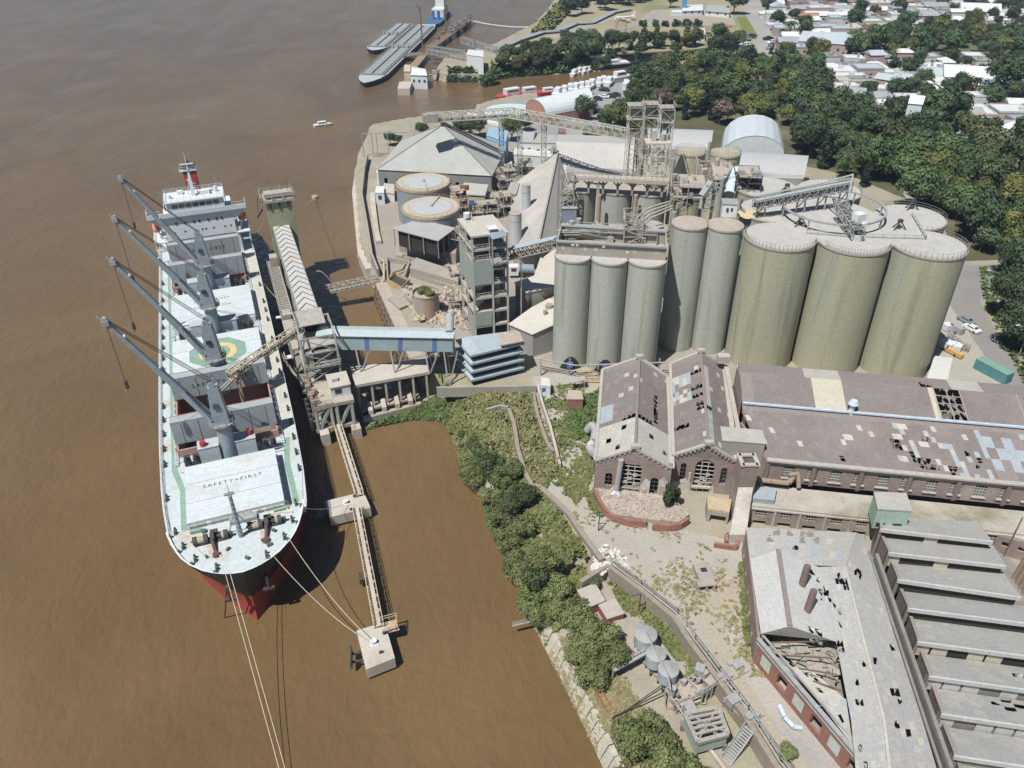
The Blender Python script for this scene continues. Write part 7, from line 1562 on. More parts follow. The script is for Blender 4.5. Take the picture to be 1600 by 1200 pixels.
for a,b in zip(ps[:-1],ps[1:]):
    d=(b-a); L=d.length; d.normalize(); n=Vector((d.y,-d.x,0)); n=n if n.x>0 else -n; k=0; nb=max(1,int(L/1.6))
    for i in range(nb):
        p,q=lerp(a,b,(i+.04)/nb)-n*.5,lerp(a,b,(i+.96)/nb)-n*.5; zt=random.uniform(3.0,3.4)
        m.add([tuple(p)[:2]+(-1,),tuple(q)[:2]+(-1,),tuple(q+n*1.6)[:2]+(zt,),tuple(p+n*1.6)[:2]+(zt,),tuple(q+n*2.3)[:2]+(zt,),tuple(p+n*2.3)[:2]+(zt,)],[(0,1,2,3),(3,2,4,5)] if n.cross(d).z>0 else [(3,2,1,0),(5,4,2,3)])
m.build('stone_block',mat('revetment_stone',(.50,.47,.39),(.36,.34,.27),.7,bump=.3),t)
for pts,z,lb in ((((902,922),(930,911),(946,938),(917,950)),5.6,'left one of two small red huts with flat dusty roofs under the trees'),(((935,945),(961,934),(976,958),(949,967)),5.2,'right one of two small red huts with flat dusty roofs')):
    s,ps=shed(list(pts),z,3.3,lb,name='small_red_hut',rm=mat('hut_roof',(.44,.40,.36),(.36,.32,.28),.6),wm=mat('red_hut_wall',(.30,.09,.07),(.25,.1,.08),.6),cat='hut')
ps=[P(a,b,3.9) for a,b in ((958,972),(1000,962),(1056,1035),(1085,1035),(1082,1046),(1060,1062),(1030,1062),(975,1002))]; m=M(); m.prism([tuple(p)[:2] for p in ps],3.2,4.1); single(m,'tank_plinth',concrete,'low concrete plinth under the three small tanks','plinth',ps[0])
gt=mat('small_tank_paint',(.36,.41,.44),(.30,.34,.37),.5)
for i,(a,lb) in enumerate((((992,1027,1003,8.0),'topmost of the three small blue-grey tanks on the terrace'),((1010,1041,1032,8.0),'middle one of the three small blue-grey terrace tanks'),((1029,1061,1057,8.0),'lowest of the three small blue-grey tanks, above the lattice frames'))):
    x,y,r=disc(*a); t=thing('terrace_tank',lb,'tank',(x,y,4),group='three small tanks on the terrace'); m=M(); m.cyl((x,y,5.6),(x,y,7.7),r,r,28); m.build('tank_shell',gt,t,smooth=True); m=M(); m.cyl((x,y,7.7),(x,y,8.1),r+.05,.25,28); m.build('tank_roof',greysteel,t)
    for k in range(5):
        an=k*1.257+.3; m=M(); m.bar((x+r*.85*math.cos(an),y+r*.85*math.sin(an),4.0),(x+r*.85*math.cos(an),y+r*.85*math.sin(an),5.6),.18); m.build('leg',dark,t)
m=M(); m.tube([P(1008,985,9),P(1024,1018,8.8),P(1044,1055,8.6),P(1048,1078,8)],.12,6); single(m,'tank_pipe',dusty,'thin pipe laid across the tops of three small tanks','pipe',P(1024,1018,8))
m=M(); a,b=P(958,1046,6),P(1010,1018,6); m.bar(a,b,.9,.3); m.rail([a,b],1,.08,1.2); m.bar(a,a-Vector((0,0,2.5)),.2); single(m,'access_bridge',greysteel,'short dark steel bridge left of the three small tanks','bridge',a)
t=thing('cooling_frame','open-topped concrete cooling frame with beams, bottom of terrace','concrete frame',P(1115,1150,3.5)); ps=[P(a,b,7.6) for a,b in ((1090,1158),(1138,1145),(1122,1104),(1070,1114))]; m=M(); cc=sum(ps,Vector())/4
for i in range(4): m.bar(ps[i]-Vector((0,0,.3)),ps[(i+1)%4]-Vector((0,0,.3)),.55,.6)
for u in (.22,.4,.58,.78): m.bar(lerp(ps[3],ps[0],u),lerp(ps[2],ps[1],u),.35,.35)
m.bar(ps[0],ps[2],.2); m.bar(ps[1],ps[3],.2); m.build('top_beam',concrete,t); m=M()
for i in range(4): wall_open(m,ps[i],ps[(i+1)%4],4.6,7.0,[],.2,inward=cc); 
m.build('green_board',mat('faded_green',(.32,.40,.34),(.38,.38,.32),.8),t); m=M()
for p in ps: m.bar((p.x,p.y,3),(p.x,p.y,4.8),.4)
m.build('post',concrete_dark,t)
t=thing('metal_stair','metal stair beside the cooling frame at the bottom edge','stairs',P(1140,1170,3.5)); a,b=P(1170,1140,6.8),P(1135,1190,3.6); m=M(); d=(b-a); s=Vector((d.y,-d.x,0)).normalized()*.7
m.bar(a+s,b+s,.15,.3); m.bar(a-s,b-s,.15,.3)
for k in range(14): q=lerp(a,b,k/13); m.bar(q+s,q-s,.3,.05)
m.rail([a+s,b+s],1.1,.07,1.2); m.build('stair_frame',greysteel,t)
for i,(px,py,sz,rot,sd,lb) in enumerate(((1070,1092,(5,3,2.5),.4,41,'low rusted pump frames between small tanks and cooling frame'),(1098,1078,(4,3,3.4),.6,42,'rust brown lattice frames right of the small tanks'),(1080,1135,(2.2,6,3),.35,43,'grey valve frame left of the cooling frame'),(1140,1065,(4,2.5,2.4),.5,44,'dark pipe bundle against the retaining wall'),(1158,1120,(2.5,5,2.6),.5,45,'pipework between cooling frame and retaining wall'))):
    q=P(px,py,3.6); clutter('machine_frame',lb,'machine frame',(q.x,q.y,3.5),sz,rot,9,sd,(greysteel,dusty,mat('brown_machinery',(.33,.25,.18)),))
for k,(px,py) in enumerate(((1065,1082),(1075,1098))):
    q=P(px,py,4.2); m=M(); m.box((q.x,q.y,4.3),(4,1.1,.5),.35); m.box((q.x,q.y,3.8),(3.4,.8,.5),.35); single(m,'concrete_slab',concrete_light,('upper','lower')[k]+' of two pale slabs lying below the small tanks','slab',q)
m=M(); a,b=P(915,1045,3.6),P(985,1165,3.6)
for o in (-.5,.5): m.bar(a+Vector((o,0,.15)),b+Vector((o,0,.15)),.15,.25)
for k in range(22): q=lerp(a,b,k/21); m.bar(q+Vector((-.9,0,.05)),q+Vector((.9,0,.05)),.2,.1)
single(m,'old_rail_track',rust,'old narrow rail track along the lower shore terrace','rail track',a)
m=M(); a,b,c=P(958,1120,4.5),P(1040,1080,5),P(960,1130,4); m.tube([a,b],.1,6); m.tube([a-Vector((0,0,1)),a],.1,6); m.tube([P(975,1112,4),P(1035,1070,4.6)],.08,6); single(m,'ground_pipe',dark,'thin dark pipe crossing the terrace to the machine frames','pipe',a)
q=P(1045,1010,6); 
wallstrip('terrace_kerb',[(990,985),(1030,1050),(1060,1100),(1100,1160),(1140,1215)],3.3,4.4,.4,concrete_light,'thin pale kerb along the left side of machine terrace','kerb',1)
m=M(); a,b=P(800,978,2.5),P(842,968,2.5); m.bar(a,b,.3,.2); m.rail([a,b],.8,.07,1.5); single(m,'water_intake_pipe',dusty,'thin pipe jetty poking from the shore into the river','pipe',a)
for px,py,z,h_,lb in ((998,955,5,4.0,'bent dark pole with arm behind the red huts'),(935,830,6,4.5,'slim post near the broken retaining wall corner')):
    q=P(px,py,z); m=M(); m.cyl(q,q+Vector((0,0,h_)),.1,.08,6); m.bar(q+Vector((0,0,h_)),q+Vector((-1.4,0,h_-.3)),.12); single(m,'iron_post',dark,lb,'post',q)
# small yard things near the silos
t=thing('site_cabin','small white site cabin with blue window by the boundary wall','cabin',P(852,603,6)); ps=[P(a,b,8.6) for a,b in ((845,602),(860,604),(858,592),(846,590))]; m=M(); m.prism([tuple(p)[:2] for p in ps],5.8,8.5); m.build('cabin_wall',white,t); m=M(); m.prism([tuple(lerp(p,sum(ps,Vector())/4,-.05))[:2] for p in ps],8.5,8.7,True); m.build('cabin_roof',mat('dirty_white_roof',(.58,.57,.54)),t); q=lerp(ps[0],ps[1],.4); m=M(); m.box((q.x,q.y-.03,7.6),(1.2,.1,.9)); m.build('cabin_window',bluem,t)
t=thing('brick_hut','small square red brick hut with dusty roof beside the weeds','hut',P(900,635,6)); ps=[P(a,b,8.8) for a,b in ((887,624),(911,624),(908,612),(888,611))]; m=M(); m.prism([tuple(p)[:2] for p in ps],5.8,8.7); m.build('hut_wall',redbrick,t); m=M(); m.prism([tuple(lerp(p,sum(ps,Vector())/4,-.06))[:2] for p in ps],8.7,9,True); m.build('hut_roof',dust_floor,t)
m=M(); a=P(900,598,6); 
for k in range(3): m.rail([a+Vector((0,k*1.5,0)),a+Vector((5,k*1.5-.5,0))],1.4,.12,1.2,3)
single(m,'rusty_fence_stack',rustlite,'stack of rusty fence frames above the small brick hut','fence frames',a)
t=thing('roofed_frame','little bent grey canopy frame near the silo feet','canopy',P(905,600,6)); q=P(903,596,8); m=M(); m.slab([(q.x-1.6,q.y-1,8.2),(q.x+1.6,q.y-.6,8.8),(q.x+1.5,q.y+1.2,8.8),(q.x-1.7,q.y+.8,8.2)],.1); m.build('canopy_roof',greysteel,t); m=M()
for dx,dy in ((-1.4,-.8),(1.4,-.5),(1.3,1),(-1.5,.7)): m.bar((q.x+dx,q.y+dy,6),(q.x+dx,q.y+dy,8.3),.12)
m.build('leg',greysteel,t)
# ================ boats, port, park
redhull=mat('red_boat_hull',(.40,.07,.05),(.33,.06,.05),.6); bluegrey=mat('blue_grey_deck',(.27,.30,.30),(.18,.20,.20),.8); navy=mat('dark_hull',(.03,.035,.05),(.05,.05,.06),.5,rough=.5)
def hullmesh(L,B,z0,z1,bow=.25,flare=.85):
    """hull along +y, bow at +y end"""
    m=M(); st=[(-.5,.75),(-.42,1),(.5-bow,1),(.5-bow*.5,.78),(.5-bow*.18,.42),(.5,.05)]; rb=[];rt=[]
    for u,w in st: rb.append((w*B/2*flare,u*L*(.97 if u>0 else 1),z0)); rt.append((w*B/2,u*L,z1))
    b=rb+[(-x,y,z) for x,y,z in reversed(rb)]; t=rt+[(-x,y,z) for x,y,z in reversed(rt)]; n=len(b)
    m.add(b+t,[(i,(i+1)%n,n+(i+1)%n,n+i) for i in range(n)]+[tuple(range(n,2*n))]); return m
def barge(a,b,B,label,dz=2.6):
    a,b=P(*a,dz),P(*b,dz); d=(b-a); L=d.length; c=(a+b)/2; t=thing('tank_barge',label,'barge',(c.x,c.y,0),math.atan2(d.y,d.x)+math.pi/2,local=True,group='tank barges at the upstream dock')
    hullmesh(L,B,-.5,dz,.12,.9).build('barge_hull',navy,t); m=M()
    hullmesh(L*.995,B*.98,dz,dz+.15,.12,1).build('deck_edge',mat('worn_white_deck',(.46,.47,.46),(.33,.34,.34),1.5),t)
    m.box((0,-L*.02,dz+.6),(B*.82,L*.84,.9)); m.build('cargo_trunk',bluegrey,t)
    m=M(); k=-L*.42
    while k<L*.4: m.box((0,k,dz+1.12),(B*.8,.28,.16)); k+=L/42
    m.build('deck_rib',mat('pale_rib',(.5,.53,.52),(.4,.43,.42),1),t)
    m=M(); m.cyl((0,-L*.42,dz+1.5),(0,L*.4,dz+1.5),.22,.22,6); 
    for s in (-1,1): m.cyl((s*B*.36,-L*.42,dz+1.3),(s*B*.36,L*.4,dz+1.3),.12,.12,6)
    m.build('deck_pipe',dark,t)
    m=M()
    for s in (-1,1): m.rail([(s*B*.47,-L*.42,dz+.15),(s*B*.47,L*.42,dz+.15)],1.1,.12,3,1)
    for x in (-.3,-.1,.1,.3): m.box((x*B,0,dz+1.9),(1.2,2.0,1.5)); 
    m.rail([(-B*.4,-1.4,dz+1.6),(B*.4,-1.4,dz+1.6)],1.4,.14,1.6,2); m.build('manifold',dusty,t)
    return t
barge((569,130),(668,38),16,'front long tank barge with ribbed grey deck alongside the dock')
barge((583,79),(634,37),14,'rear tank barge with ribbed grey deck lying outside the front one')
def pt(px,py,z=0): return P(px,py,z)
a,b=pt(672,40,2),pt(694,18,2); d=b-a; c=(a+b)/2
t=thing('push_tug','blue and white push tug with tall wheelhouse behind the front barge','tug',(c.x,c.y,0),math.atan2(d.y,d.x)+math.pi/2,local=True); L=d.length
hullmesh(L,12,-.5,2.4,.15).build('tug_hull',mat('blue_hull',(.05,.12,.22),(.06,.14,.26),.5),t)
m=M(); m.box((0,-L*.2,5),(9,L*.35,5.5)); m.box((0,-L*.26,10),(6.5,7,5)); m.build('deckhouse',white,t); m=M(); m.box((0,-L*.28,13.6),(6,5.5,2.2)); m.build('wheelhouse_window',glass,t); m=M(); m.box((0,-L*.28,15),(7,6.5,.4)); m.cyl((0,-L*.28,15),(0,-L*.28,20),.15,.1,6); m.box((0,-L*.28,18),(3,.3,.3)); m.build('mast',white,t)
m=M(); m.cyl((2,L*.1,2),(2,L*.1,8),1.3,1.1,10); m.cyl((-2,L*.1,2),(-2,L*.1,8),1.3,1.1,10); m.build('funnel',bluem,t)
# upstream dock
t=thing('tanker_dock','brown upstream dock with piled platforms, walkway and loading masts','dock',P(650,100,0)); brown=mat('dock_timber',(.22,.16,.11),(.14,.10,.08),.8)
def sl(m,p,q,w,h,z): a,b=P(*p,z),P(*q,z); m.bar(a,b,w,h); return m
m=M(); sl(m,(664,84),(640,112),5,1.2,2.6); sl(m,(648,118),(630,134),4.5,1.2,2.6); m.build('fender_wall',mat('ochre_timber',(.34,.25,.15),(.22,.16,.1),1),t)
m=M(); sl(m,(612,88),(668,84),9,.8,3); sl(m,(676,72),(735,30),6,.8,3); m.build('dock_deck',brown,t)
m=M(); ps=[P(a,b,3.2) for a,b in ((621,139),(640,139),(644,128),(624,128))]; m.prism([tuple(p)[:2] for p in ps],-.5,3.4); m.build('concrete_dolphin',concrete_light,t)
m=M()
for p,q in (((668,77),(727,86)),((668,83),(727,95))): a,b=P(*p,6),P(*q,6); m.truss(a,b,2.4,2.2,16,.25,.18)
a,b=P(722,66,6),P(778,84,6); m.truss(a,b,3,3,12,.3,.2); a,b=P(705,48,5),P(733,30,5); m.truss(a,b,3,2,7,.3,.2); m.build('pipe_bridge',greysteel,t)
m=M()
for px,py,h_ in ((661,83,26),(697,52,26)): q=P(px,py,3); m.bar(q,q+Vector((0,0,h_)),.8); m.bar(q+Vector((0,0,h_*.85)),q+Vector((-2,0,h_+1)),.5)
for px,py in ((684,70),(692,62),(702,56),(716,50),(728,40),(733,34),(727,46)): q=P(px,py,0); m.cyl((q.x,q.y,-1),(q.x,q.y,5),1.5,1.5,9)
m.build('loading_mast',brown,t)
line('floating_rope',P(736,32,3),P(833,42,3),1.5,'long pale rope curving from the upstream dock to the shore','rope',white,.35)
bhouse([(642,117),(667,118),(664,108),(645,104)],7,0,'white dock office shed standing on piles beside the barges',white,white,name='dock_office',rise=1.5,wins=3)
bhouse([(631,112),(641,112),(641,102),(632,102)],6,0,'small beige hut left of the white dock office',beige,beige,name='dock_hut')
t=bhouse([(729,86),(755,89),(755,80),(732,78)],13,4,'white control tower building with dark window band on the point',white,white,name='control_building')
a,b=P(729,86,11.2),P(755,89,11.2); m=M(); m.bar(lerp(a,b,.06)+Vector((0,-.1,0)),lerp(a,b,.94)+Vector((0,-.1,0)),.3,2.0); m.build('window_band',glass,t); m=M(); q=P(742,80,13); m.cyl(q,q+Vector((0,0,7)),.2,.1,6); m.build('aerial',dark,t)
wallstrip('point_quay_wall',[(676,122),(700,128),(764,128),(776,122)],-1,4.2,1.2,concrete_light,'pale low quay wall around the grassy point','quay wall',1,zz=0)
m=M(); sl(m,(660,121),(700,107),2,.4,4); m.rail([P(660,121,4),P(700,107,4)],1.2,.2,2.5); single(m,'footbridge',greysteel,'small sloping footbridge from dock office to the point','footbridge',P(680,114,3))
# shore pipeline
pts=[P(a,b,7.4) for a,b in ((776,78),(810,62),(848,50),(872,48),(900,36),(925,35),(960,18),(985,14))]; m=M()
for a,b in zip(pts[:-1],pts[1:]): m.bar(a,b,4.5,.6)
for p in pts: m.bar((p.x,p.y,5),(p.x,p.y,7),1)
single(m,'shore_conveyor',mat('blue_grey_cover',(.30,.33,.35),(.25,.27,.29),.5),'long grey covered conveyor following the upstream shore','conveyor',pts[0])
# generic small boats (prototype and copies)
def boatproto(kind):
    L,B={'launch':(9,3),'yacht':(11,3.4),'pilot':(17,5),'ferry':(38,8)}[kind]
    o=thing(kind if kind!='pilot' else 'pilot_boat','x','boat',(0,0,-999),local=True); hullmesh(L,B,-.3,1.3 if L<15 else 2,.35,.75).build('boat_hull',redhull if kind=='pilot' else white if kind!='ferry' else navy,o)
    m=M(); m.box((0,-L*.05,2.0 if L<15 else 3.2),(B*.7,L*.42,1.5 if L<15 else 2.6)); 
    if kind=='ferry': m.box((0,-L*.2,6),(5,9,3.6)); m.box((0,L*.12,2.6),(6.4,L*.4,.8))
    c=m.build('boat_cabin',white,o); m=M(); m.box((0,L*.165,2.2 if L<15 else 3.6),(B*.6,.1,.6)); m.box((B*.352,-L*.05,2.2 if L<15 else 3.6),(.05,L*.34,.5)); m.box((-B*.352,-L*.05,2.2 if L<15 else 3.6),(.05,L*.34,.5)); m.build('boat_window',glass,c); return o
def vis(o,x,y,z,rz,label,group=None,s=1.0):
    n=dup(o,(x,y,z),rz,s,label,group); n['category']='boat'; return n
protos={k:boatproto(k) for k in ('launch','yacht','pilot','ferry')}
ordn=['leftmost','second from left','third from left','fourth from left','fifth from left','sixth from left','seventh from left','eighth from left','ninth from left','tenth from left']
bs=[(872,148),(882,145),(891,142),(900,141),(909,139),(918,138),(925,135),(936,132),(943,130),(952,131)]
for i,(px,py) in enumerate(bs):
    q=P(px,py,6.6); vis(protos['yacht' if i%3==0 else 'launch'],q.x,q.y,6.9,R(-18+7*(i%3)),f'white motor boat, {ordn[i]} of the row stored on the quay','white boats in a row on the quay',1.15)
for i,(px,py) in enumerate(((898,117),(906,114),(914,113),(921,111))): q=P(px,py,0); vis(protos['launch'],q.x,q.y,0,R(-25),f'white launch, {ordn[i]} of four moored under the green bank','white launches at the north bank',1.1)
q=P(950,106,0); vis(protos['ferry'],q.x,q.y,0,R(-72),'larger dark-hulled white ferry moored at the creek bank')
q=P(802,153,0); vis(protos['pilot'],q.x,q.y,0,R(-60),'left red and white pilot boat moored at the quay edge','red pilot boats',1.1)
q=P(829,149,0); vis(protos['pilot'],q.x,q.y,0,R(-65),'right red and white pilot boat moored at the quay edge','red pilot boats',.95)
q=P(858,148,6.4); vis(protos['pilot'],q.x,q.y,6.7,R(-70),'orange-red boat on the quay beside the curved-roof hall',None,.7)
for i,(px,py,lb) in enumerate(((1114,96,'white cabin boat at the creek among the palms, left'),(1126,94,'white cabin boat at the creek among the palms, right'),(1165,86,'white barge-like boat below the end of the town road'),(1200,85,'white boat right of the road end, by the creek'),(1090,108,'blue and white boat near the pinkish tree'))): q=P(px,py,0); vis(protos['yacht'],q.x,q.y,0,R(-80),lb,None,1.6)
q=P(505,197,0); t=vis(protos['yacht'],q.x,q.y,0,R(-68),'small white launch with dark stripe under way, alone in mid river',None,.8)
q=P(970,126,6.5); vis(protos['launch'],q.x,q.y,6.8,R(-60),'dark cluttered raft at the right end of boat row',None,1.6)
# cars
def carproto(paint,name='parked_car'):
    o=thing(name,'x','car',(0,0,-999),local=True); m=M(); prof=[(-2.2,.35),(-2.25,.85),(-1.5,1.0),(-.9,1.42),(.55,1.42),(1.25,.98),(2.1,.85),(2.2,.4)]
    def ex(pr,w): 
        n=len(pr); v=[(s*w,y,z) for s in (-1,1) for y,z in pr]; return v,[tuple(range(n)),tuple(reversed(range(n,2*n)))]+[(i,n+i,n+(i+1)%n,(i+1)%n) for i in range(n)]
    m.add(*ex([(-2.2,.35),(-2.25,.85),(-1.5,1.0),(1.25,.98),(2.1,.85),(2.2,.4)],.85)); m.add(*ex([(-1.5,1.0),(-.9,1.42),(.55,1.42),(1.25,.98)],.72)); bd=m.build('car_body',paint,o)
    m=M(); m.quad((-.62,1.22,1.03),(.62,1.22,1.03),(.58,.63,1.40),(-.58,.63,1.40)); m.quad((.62,-1.46,1.04),(-.62,-1.46,1.04),(-.58,-.95,1.40),(.58,-.95,1.40))
    for s in (-1,1): m.quad(*[(s*.735,y,z) for y,z in ((-1.2,1.05),(1.0,1.05),(.5,1.36),(-.85,1.36))])
    m.build('car_window',glass,o)
    for s in (-1,1):
        for y in (-1.35,1.35): M().cyl((s*.7,y,.32),(s*.9,y,.32),.33,.33,12).build('wheel',dark,o)
    return o
cw=carproto(mat('white_car_paint',(.75,.76,.77),(.72,.73,.74),1,rough=.25,spec=.5)); csv=carproto(mat('silver_car_paint',(.36,.38,.40),(.34,.36,.38),1,rough=.25,metal=.4)); cb=carproto(mat('dark_car_paint',(.03,.035,.045),(.04,.045,.055),1,rough=.25))
def car(o,px,py,rz,label,group='parked cars',s=1.0,z=6.3): q=P(px,py,z); n=dup(o,(q.x,q.y,z-.05),rz,s,label,group); n['category']='car'; return n
car(csv,1508,503,R(25),'silver hatchback parked on the street beside the big silos',z=6.12); car(cw,1517,516,R(25),'white saloon parked just in front of the silver hatchback',z=6.12)
for px,py,o,lb in ((932,156,cb,'dark car on the grey lot, left one of the front row'),(943,153,cw,'white car between dark cars on the grey lot'),(953,152,cb,'dark car on the lot, right of the white one'),(961,150,cb,'dark car, rightmost of the front row on the lot'),(944,142,cb,'dark car alone in the middle of the grey lot'),(918,147,csv,'silver car behind the curved-roof hall'),(929,170,csv,'silver car beside the right end of the curved-roof hall'),(936,176,cb,'dark blue car right of the curved-roof hall')): car(o,px,py,R(70),lb,'cars on the grey lot',1.25,6.4)
for i,(px,py) in enumerate(((1160,58),(1167,62),(1174,58),(1164,72),(1172,78),(1200,62),(1206,68),(1203,76))): car((cw,csv,cb)[i%3],px,py,R(20*i),f"{('white','silver','dark')[i%3]} car {('left of','at left of','on','below','on the left of','right of','far right of','just right of')[i]} the road end by the creek",'cars at the road end',1.5,6.4)
t=thing('white_pickup','white cab truck with yellow bed parked by the silo foot','truck',P(1478,545,6)); q=P(1478,545,6.1); m=M(); m.box((q.x,q.y,7.3),(2.3,3.0,1.7),.5); m.box((q.x+1.6,q.y-.8,7.2),(2.4,2.6,1.4),.9); m.build('cab',white,t); m=M(); m.box((q.x+.4,q.y-3.0,6.9),(1.0,4.2,.9),.5); m.build('truck_bed',mat('yellow_orange_paint',(.55,.36,.08),(.5,.32,.1),1),t); m=M(); m.box((q.x-.5,q.y-1.52,7.7),(1.4,.1,.6),.5); m.build('cab_window',glass,t); m=M()
for dx,dy in ((-1,-1),(1,.2),(.2,-3.5),(1.4,-3)): m.cyl((q.x+dx-.15,q.y+dy,6.5),(q.x+dx+.15,q.y+dy,6.5),.45,.45,10)
m.build('wheel',dark,t)
t=thing('grey_trailer','small grey trailer with white box next to the silo','trailer',P(1480,520,6)); q=P(1478,516,6); m=M(); m.box((q.x,q.y,7.1),(2.0,1.8,1.4),.4); m.build('white_box',white,t); m=M(); m.box((q.x+1.9,q.y-1.1,7.0),(1.6,3.4,1.6),.5); m.build('trailer_body',greysteel,t); m=M(); m.cyl((q.x+1,q.y-2,6.4),(q.x+1.3,q.y-2,6.4),.4,.4,10); m.build('wheel',dark,t)
t=thing('teal_container','long teal shipping container angled beside the street behind the hall','container',P(1552,578,6)); a,b=P(1528,566,7.4),P(1577,592,7.4); m=M(); m.bar(a,b,2.4,2.5); m.build('container_body',mat('teal_paint',(.10,.26,.27),(.08,.20,.22),.6,mode='corr',freq=1.2),t); m=M(); m.bar(a+Vector((0,0,1.3)),b+Vector((0,0,1.3)),2.5,.1); m.build('container_roof',mat('faded_teal',(.19,.33,.28),(.16,.28,.24),.6),t)
t=thing('low_white_warehouse','low white-roofed building between the big silos and street','building',P(1460,585,6)); s,_=shed([(1446,600),(1478,606),(1488,560),(1460,556)],9,6,'flat pale roof of a low building between silo and street',rm=mat('dirty_white_roof',(.58,.57,.54)),cat='building',name='low_building')
bpy.data.objects.remove(t)
t=thing('street_gate_frame','rusty angled steel frame fence by the two street cars','steel frame',P(1500,545,6)); a,b,c=P(1480,530,6),P(1500,548,6),P(1512,552,6); m=M(); m.truss(a,b,.5,2.2,5,.12,.08); m.truss(b,c,.5,2.2,3,.12,.08); m.build('fence_truss',greysteel,t)
for px,py,lb in ((1590,560,'grey street lamp with long arm over the street, lower right'),(1546,470,'street lamp by the big tree near the street corner')): q=P(px,py,6); t=thing('street_lamp',lb,'street lamp',q,group='street lamps'); m=M(); m.cyl(q,q+Vector((0,0,8)),.12,.08,7); m.bar(q+Vector((0,0,8)),q+Vector((-2.2,.6,8.5)),.1); m.build('lamp_pole',greysteel,t); m=M(); m.box(q+Vector((-2.5,.7,8.5)),(.9,.35,.2)); m.build('lamp_head',white,t)
# port hall and quay
_,pp_=barrel([(821,171),(853,181),(928,167),(912,149)],10,15.5,'white curved-roof port hall with brick arched front on the quay','port_hall',mat('white_curved_roof',(.58,.62,.64),(.52,.56,.58),.3),mat('salmon_brick',(.42,.24,.18),(.36,.2,.15),.6,mode='brick'),14)
q=P(858,182,6); m=M(); m.box((q.x,q.y+1,10),(4,3.4,9)); single(m,'brick_tower',redbrick,'square red brick tower at the corner of curved-roof port hall','tower',q)
bhouse([(848,160),(903,147),(900,141),(846,153)],9,6,'long grey flat annex along the back of the port hall',greysteel,greysteel,name='hall_annex')
c=P(797,173,6.35); m=M(); m.cyl((c.x,c.y,6.3),(c.x,c.y,6.36),12,12,40); m.build('landing_border',white).parent=None
tag(bpy.data.objects['landing_border'],kind='structure'); tag(M().cyl((c.x,c.y,6.36),(c.x,c.y,6.42),10.6,10.6,40).build('painted_circle',mat('pale_turquoise_paint',(.42,.55,.55),(.46,.56,.52),.3)),kind='structure')
wallstrip('quay_edge',[(737,178),(760,190),(790,196)],3,6.9,2.5,white,'white quay edge wall at the left end of the port','quay wall',-1,zz=6)
q=P(980,125,6); bhouse([(973,132),(986,133),(988,125),(976,124)],9,6,'small white kiosk at the right end of the quay lot',white,white,name='quay_kiosk')
# park things
bhouse([(1066,17),(1098,16),(1098,7),(1068,8)],9.5,6,'white park house with arched porch, right of the blue totem',white,white,name='park_house',wins=3,rise=1)
bhouse([(1103,17),(1140,20),(1138,8),(1104,7)],9.5,6,'white park house with grey roof beside the big dark tree',mat('grey_house_roof',(.36,.37,.37)),white,name='park_house',wins=3,rise=1.5)
bhouse([(1049,20),(1066,20),(1066,16),(1050,16)],8,6,'low white wall annex left of the blue totem',white,white,name='park_annex')
q=P(1068,22,6); m=M(); m.box((q.x,q.y,15),(3.2,1.2,18)); single(m,'blue_totem',mat('totem_blue',(.12,.3,.5),(.1,.26,.46),.4),'tall blue advertising totem at the park houses','totem',q)
bhouse([(1088,54),(1102,54),(1101,45),(1090,45)],10,6,'small white kiosk with blue window in the middle of park',mat('pale_blue_paint',(.52,.6,.66)),white,name='park_kiosk',wins=1)
m=M(); a,b=P(1001,51,6.8),P(1034,52,6.8); m.bar(a,b,4,1.6); single(m,'brick_planter',redbrick,'long dark red brick planter in the dry park','planter',a)
m=M(); a,b=P(1118,40,6.5),P(1143,41,6.5); m.bar(a,b,6,1.0); single(m,'red_flowerbed',mat('red_flowers',(.42,.16,.10),(.3,.16,.08),1.5),'reddish flower bed near the right edge of the park','flower bed',a)
m=M(); m.box(P(943,64,8.5),(7,6,5),.2); t=thing('park_hut','white hut with brown roof at the park path left','hut',P(943,64,6)); m.build('hut_wall',white,t); m=M(); m.box(P(943,64,11.4),(8,7,.8),.2); m.build('hut_roof',rustlite,t)
m=M(); q=P(968,66,6); m.truss(q,q+Vector((0,0,14)),6,5,4,.4,.3); single(m,'lookout_frame',rustlite,'brown lattice lookout frame beside the park hut','frame',q)
m=M(); m.box(P(882,52,8),(5,4,4),.3); single(m,'dark_box',dark,'small black cabin on the dry grass near the shore','cabin',P(882,52,6))
for i in range(4): q=P(869+5*i,78-2.0*i,6.2); m=M(); m.bar(q,q+Vector((1.5,6,0)),1.6,3.4); single(m,'concrete_stand',concrete_light,f'slanted concrete stand, {ordn[i]} of four on the bank','stand',q,'slanted stands on the bank')
q=P(975,33,6); t=thing('small_aeroplane','small white aeroplane on display in the dry park','aeroplane',q); m=M(); m.cyl(q+Vector((-7,-3,2)),q+Vector((7,3,2.6)),1.3,.4,12); m.build('fuselage',white,t); m=M(); m.bar(q+Vector((-4,8,2)),q+Vector((2,-9,2)),2.6,.3); m.bar(q+Vector((5.5,5,2.8)),q+Vector((7,0,2.8)),1.4,.2); m.bar(q+Vector((6.6,2.8,2.6)),q+Vector((7.4,3.2,5.5)),1.6,.2); m.build('wing',white,t)
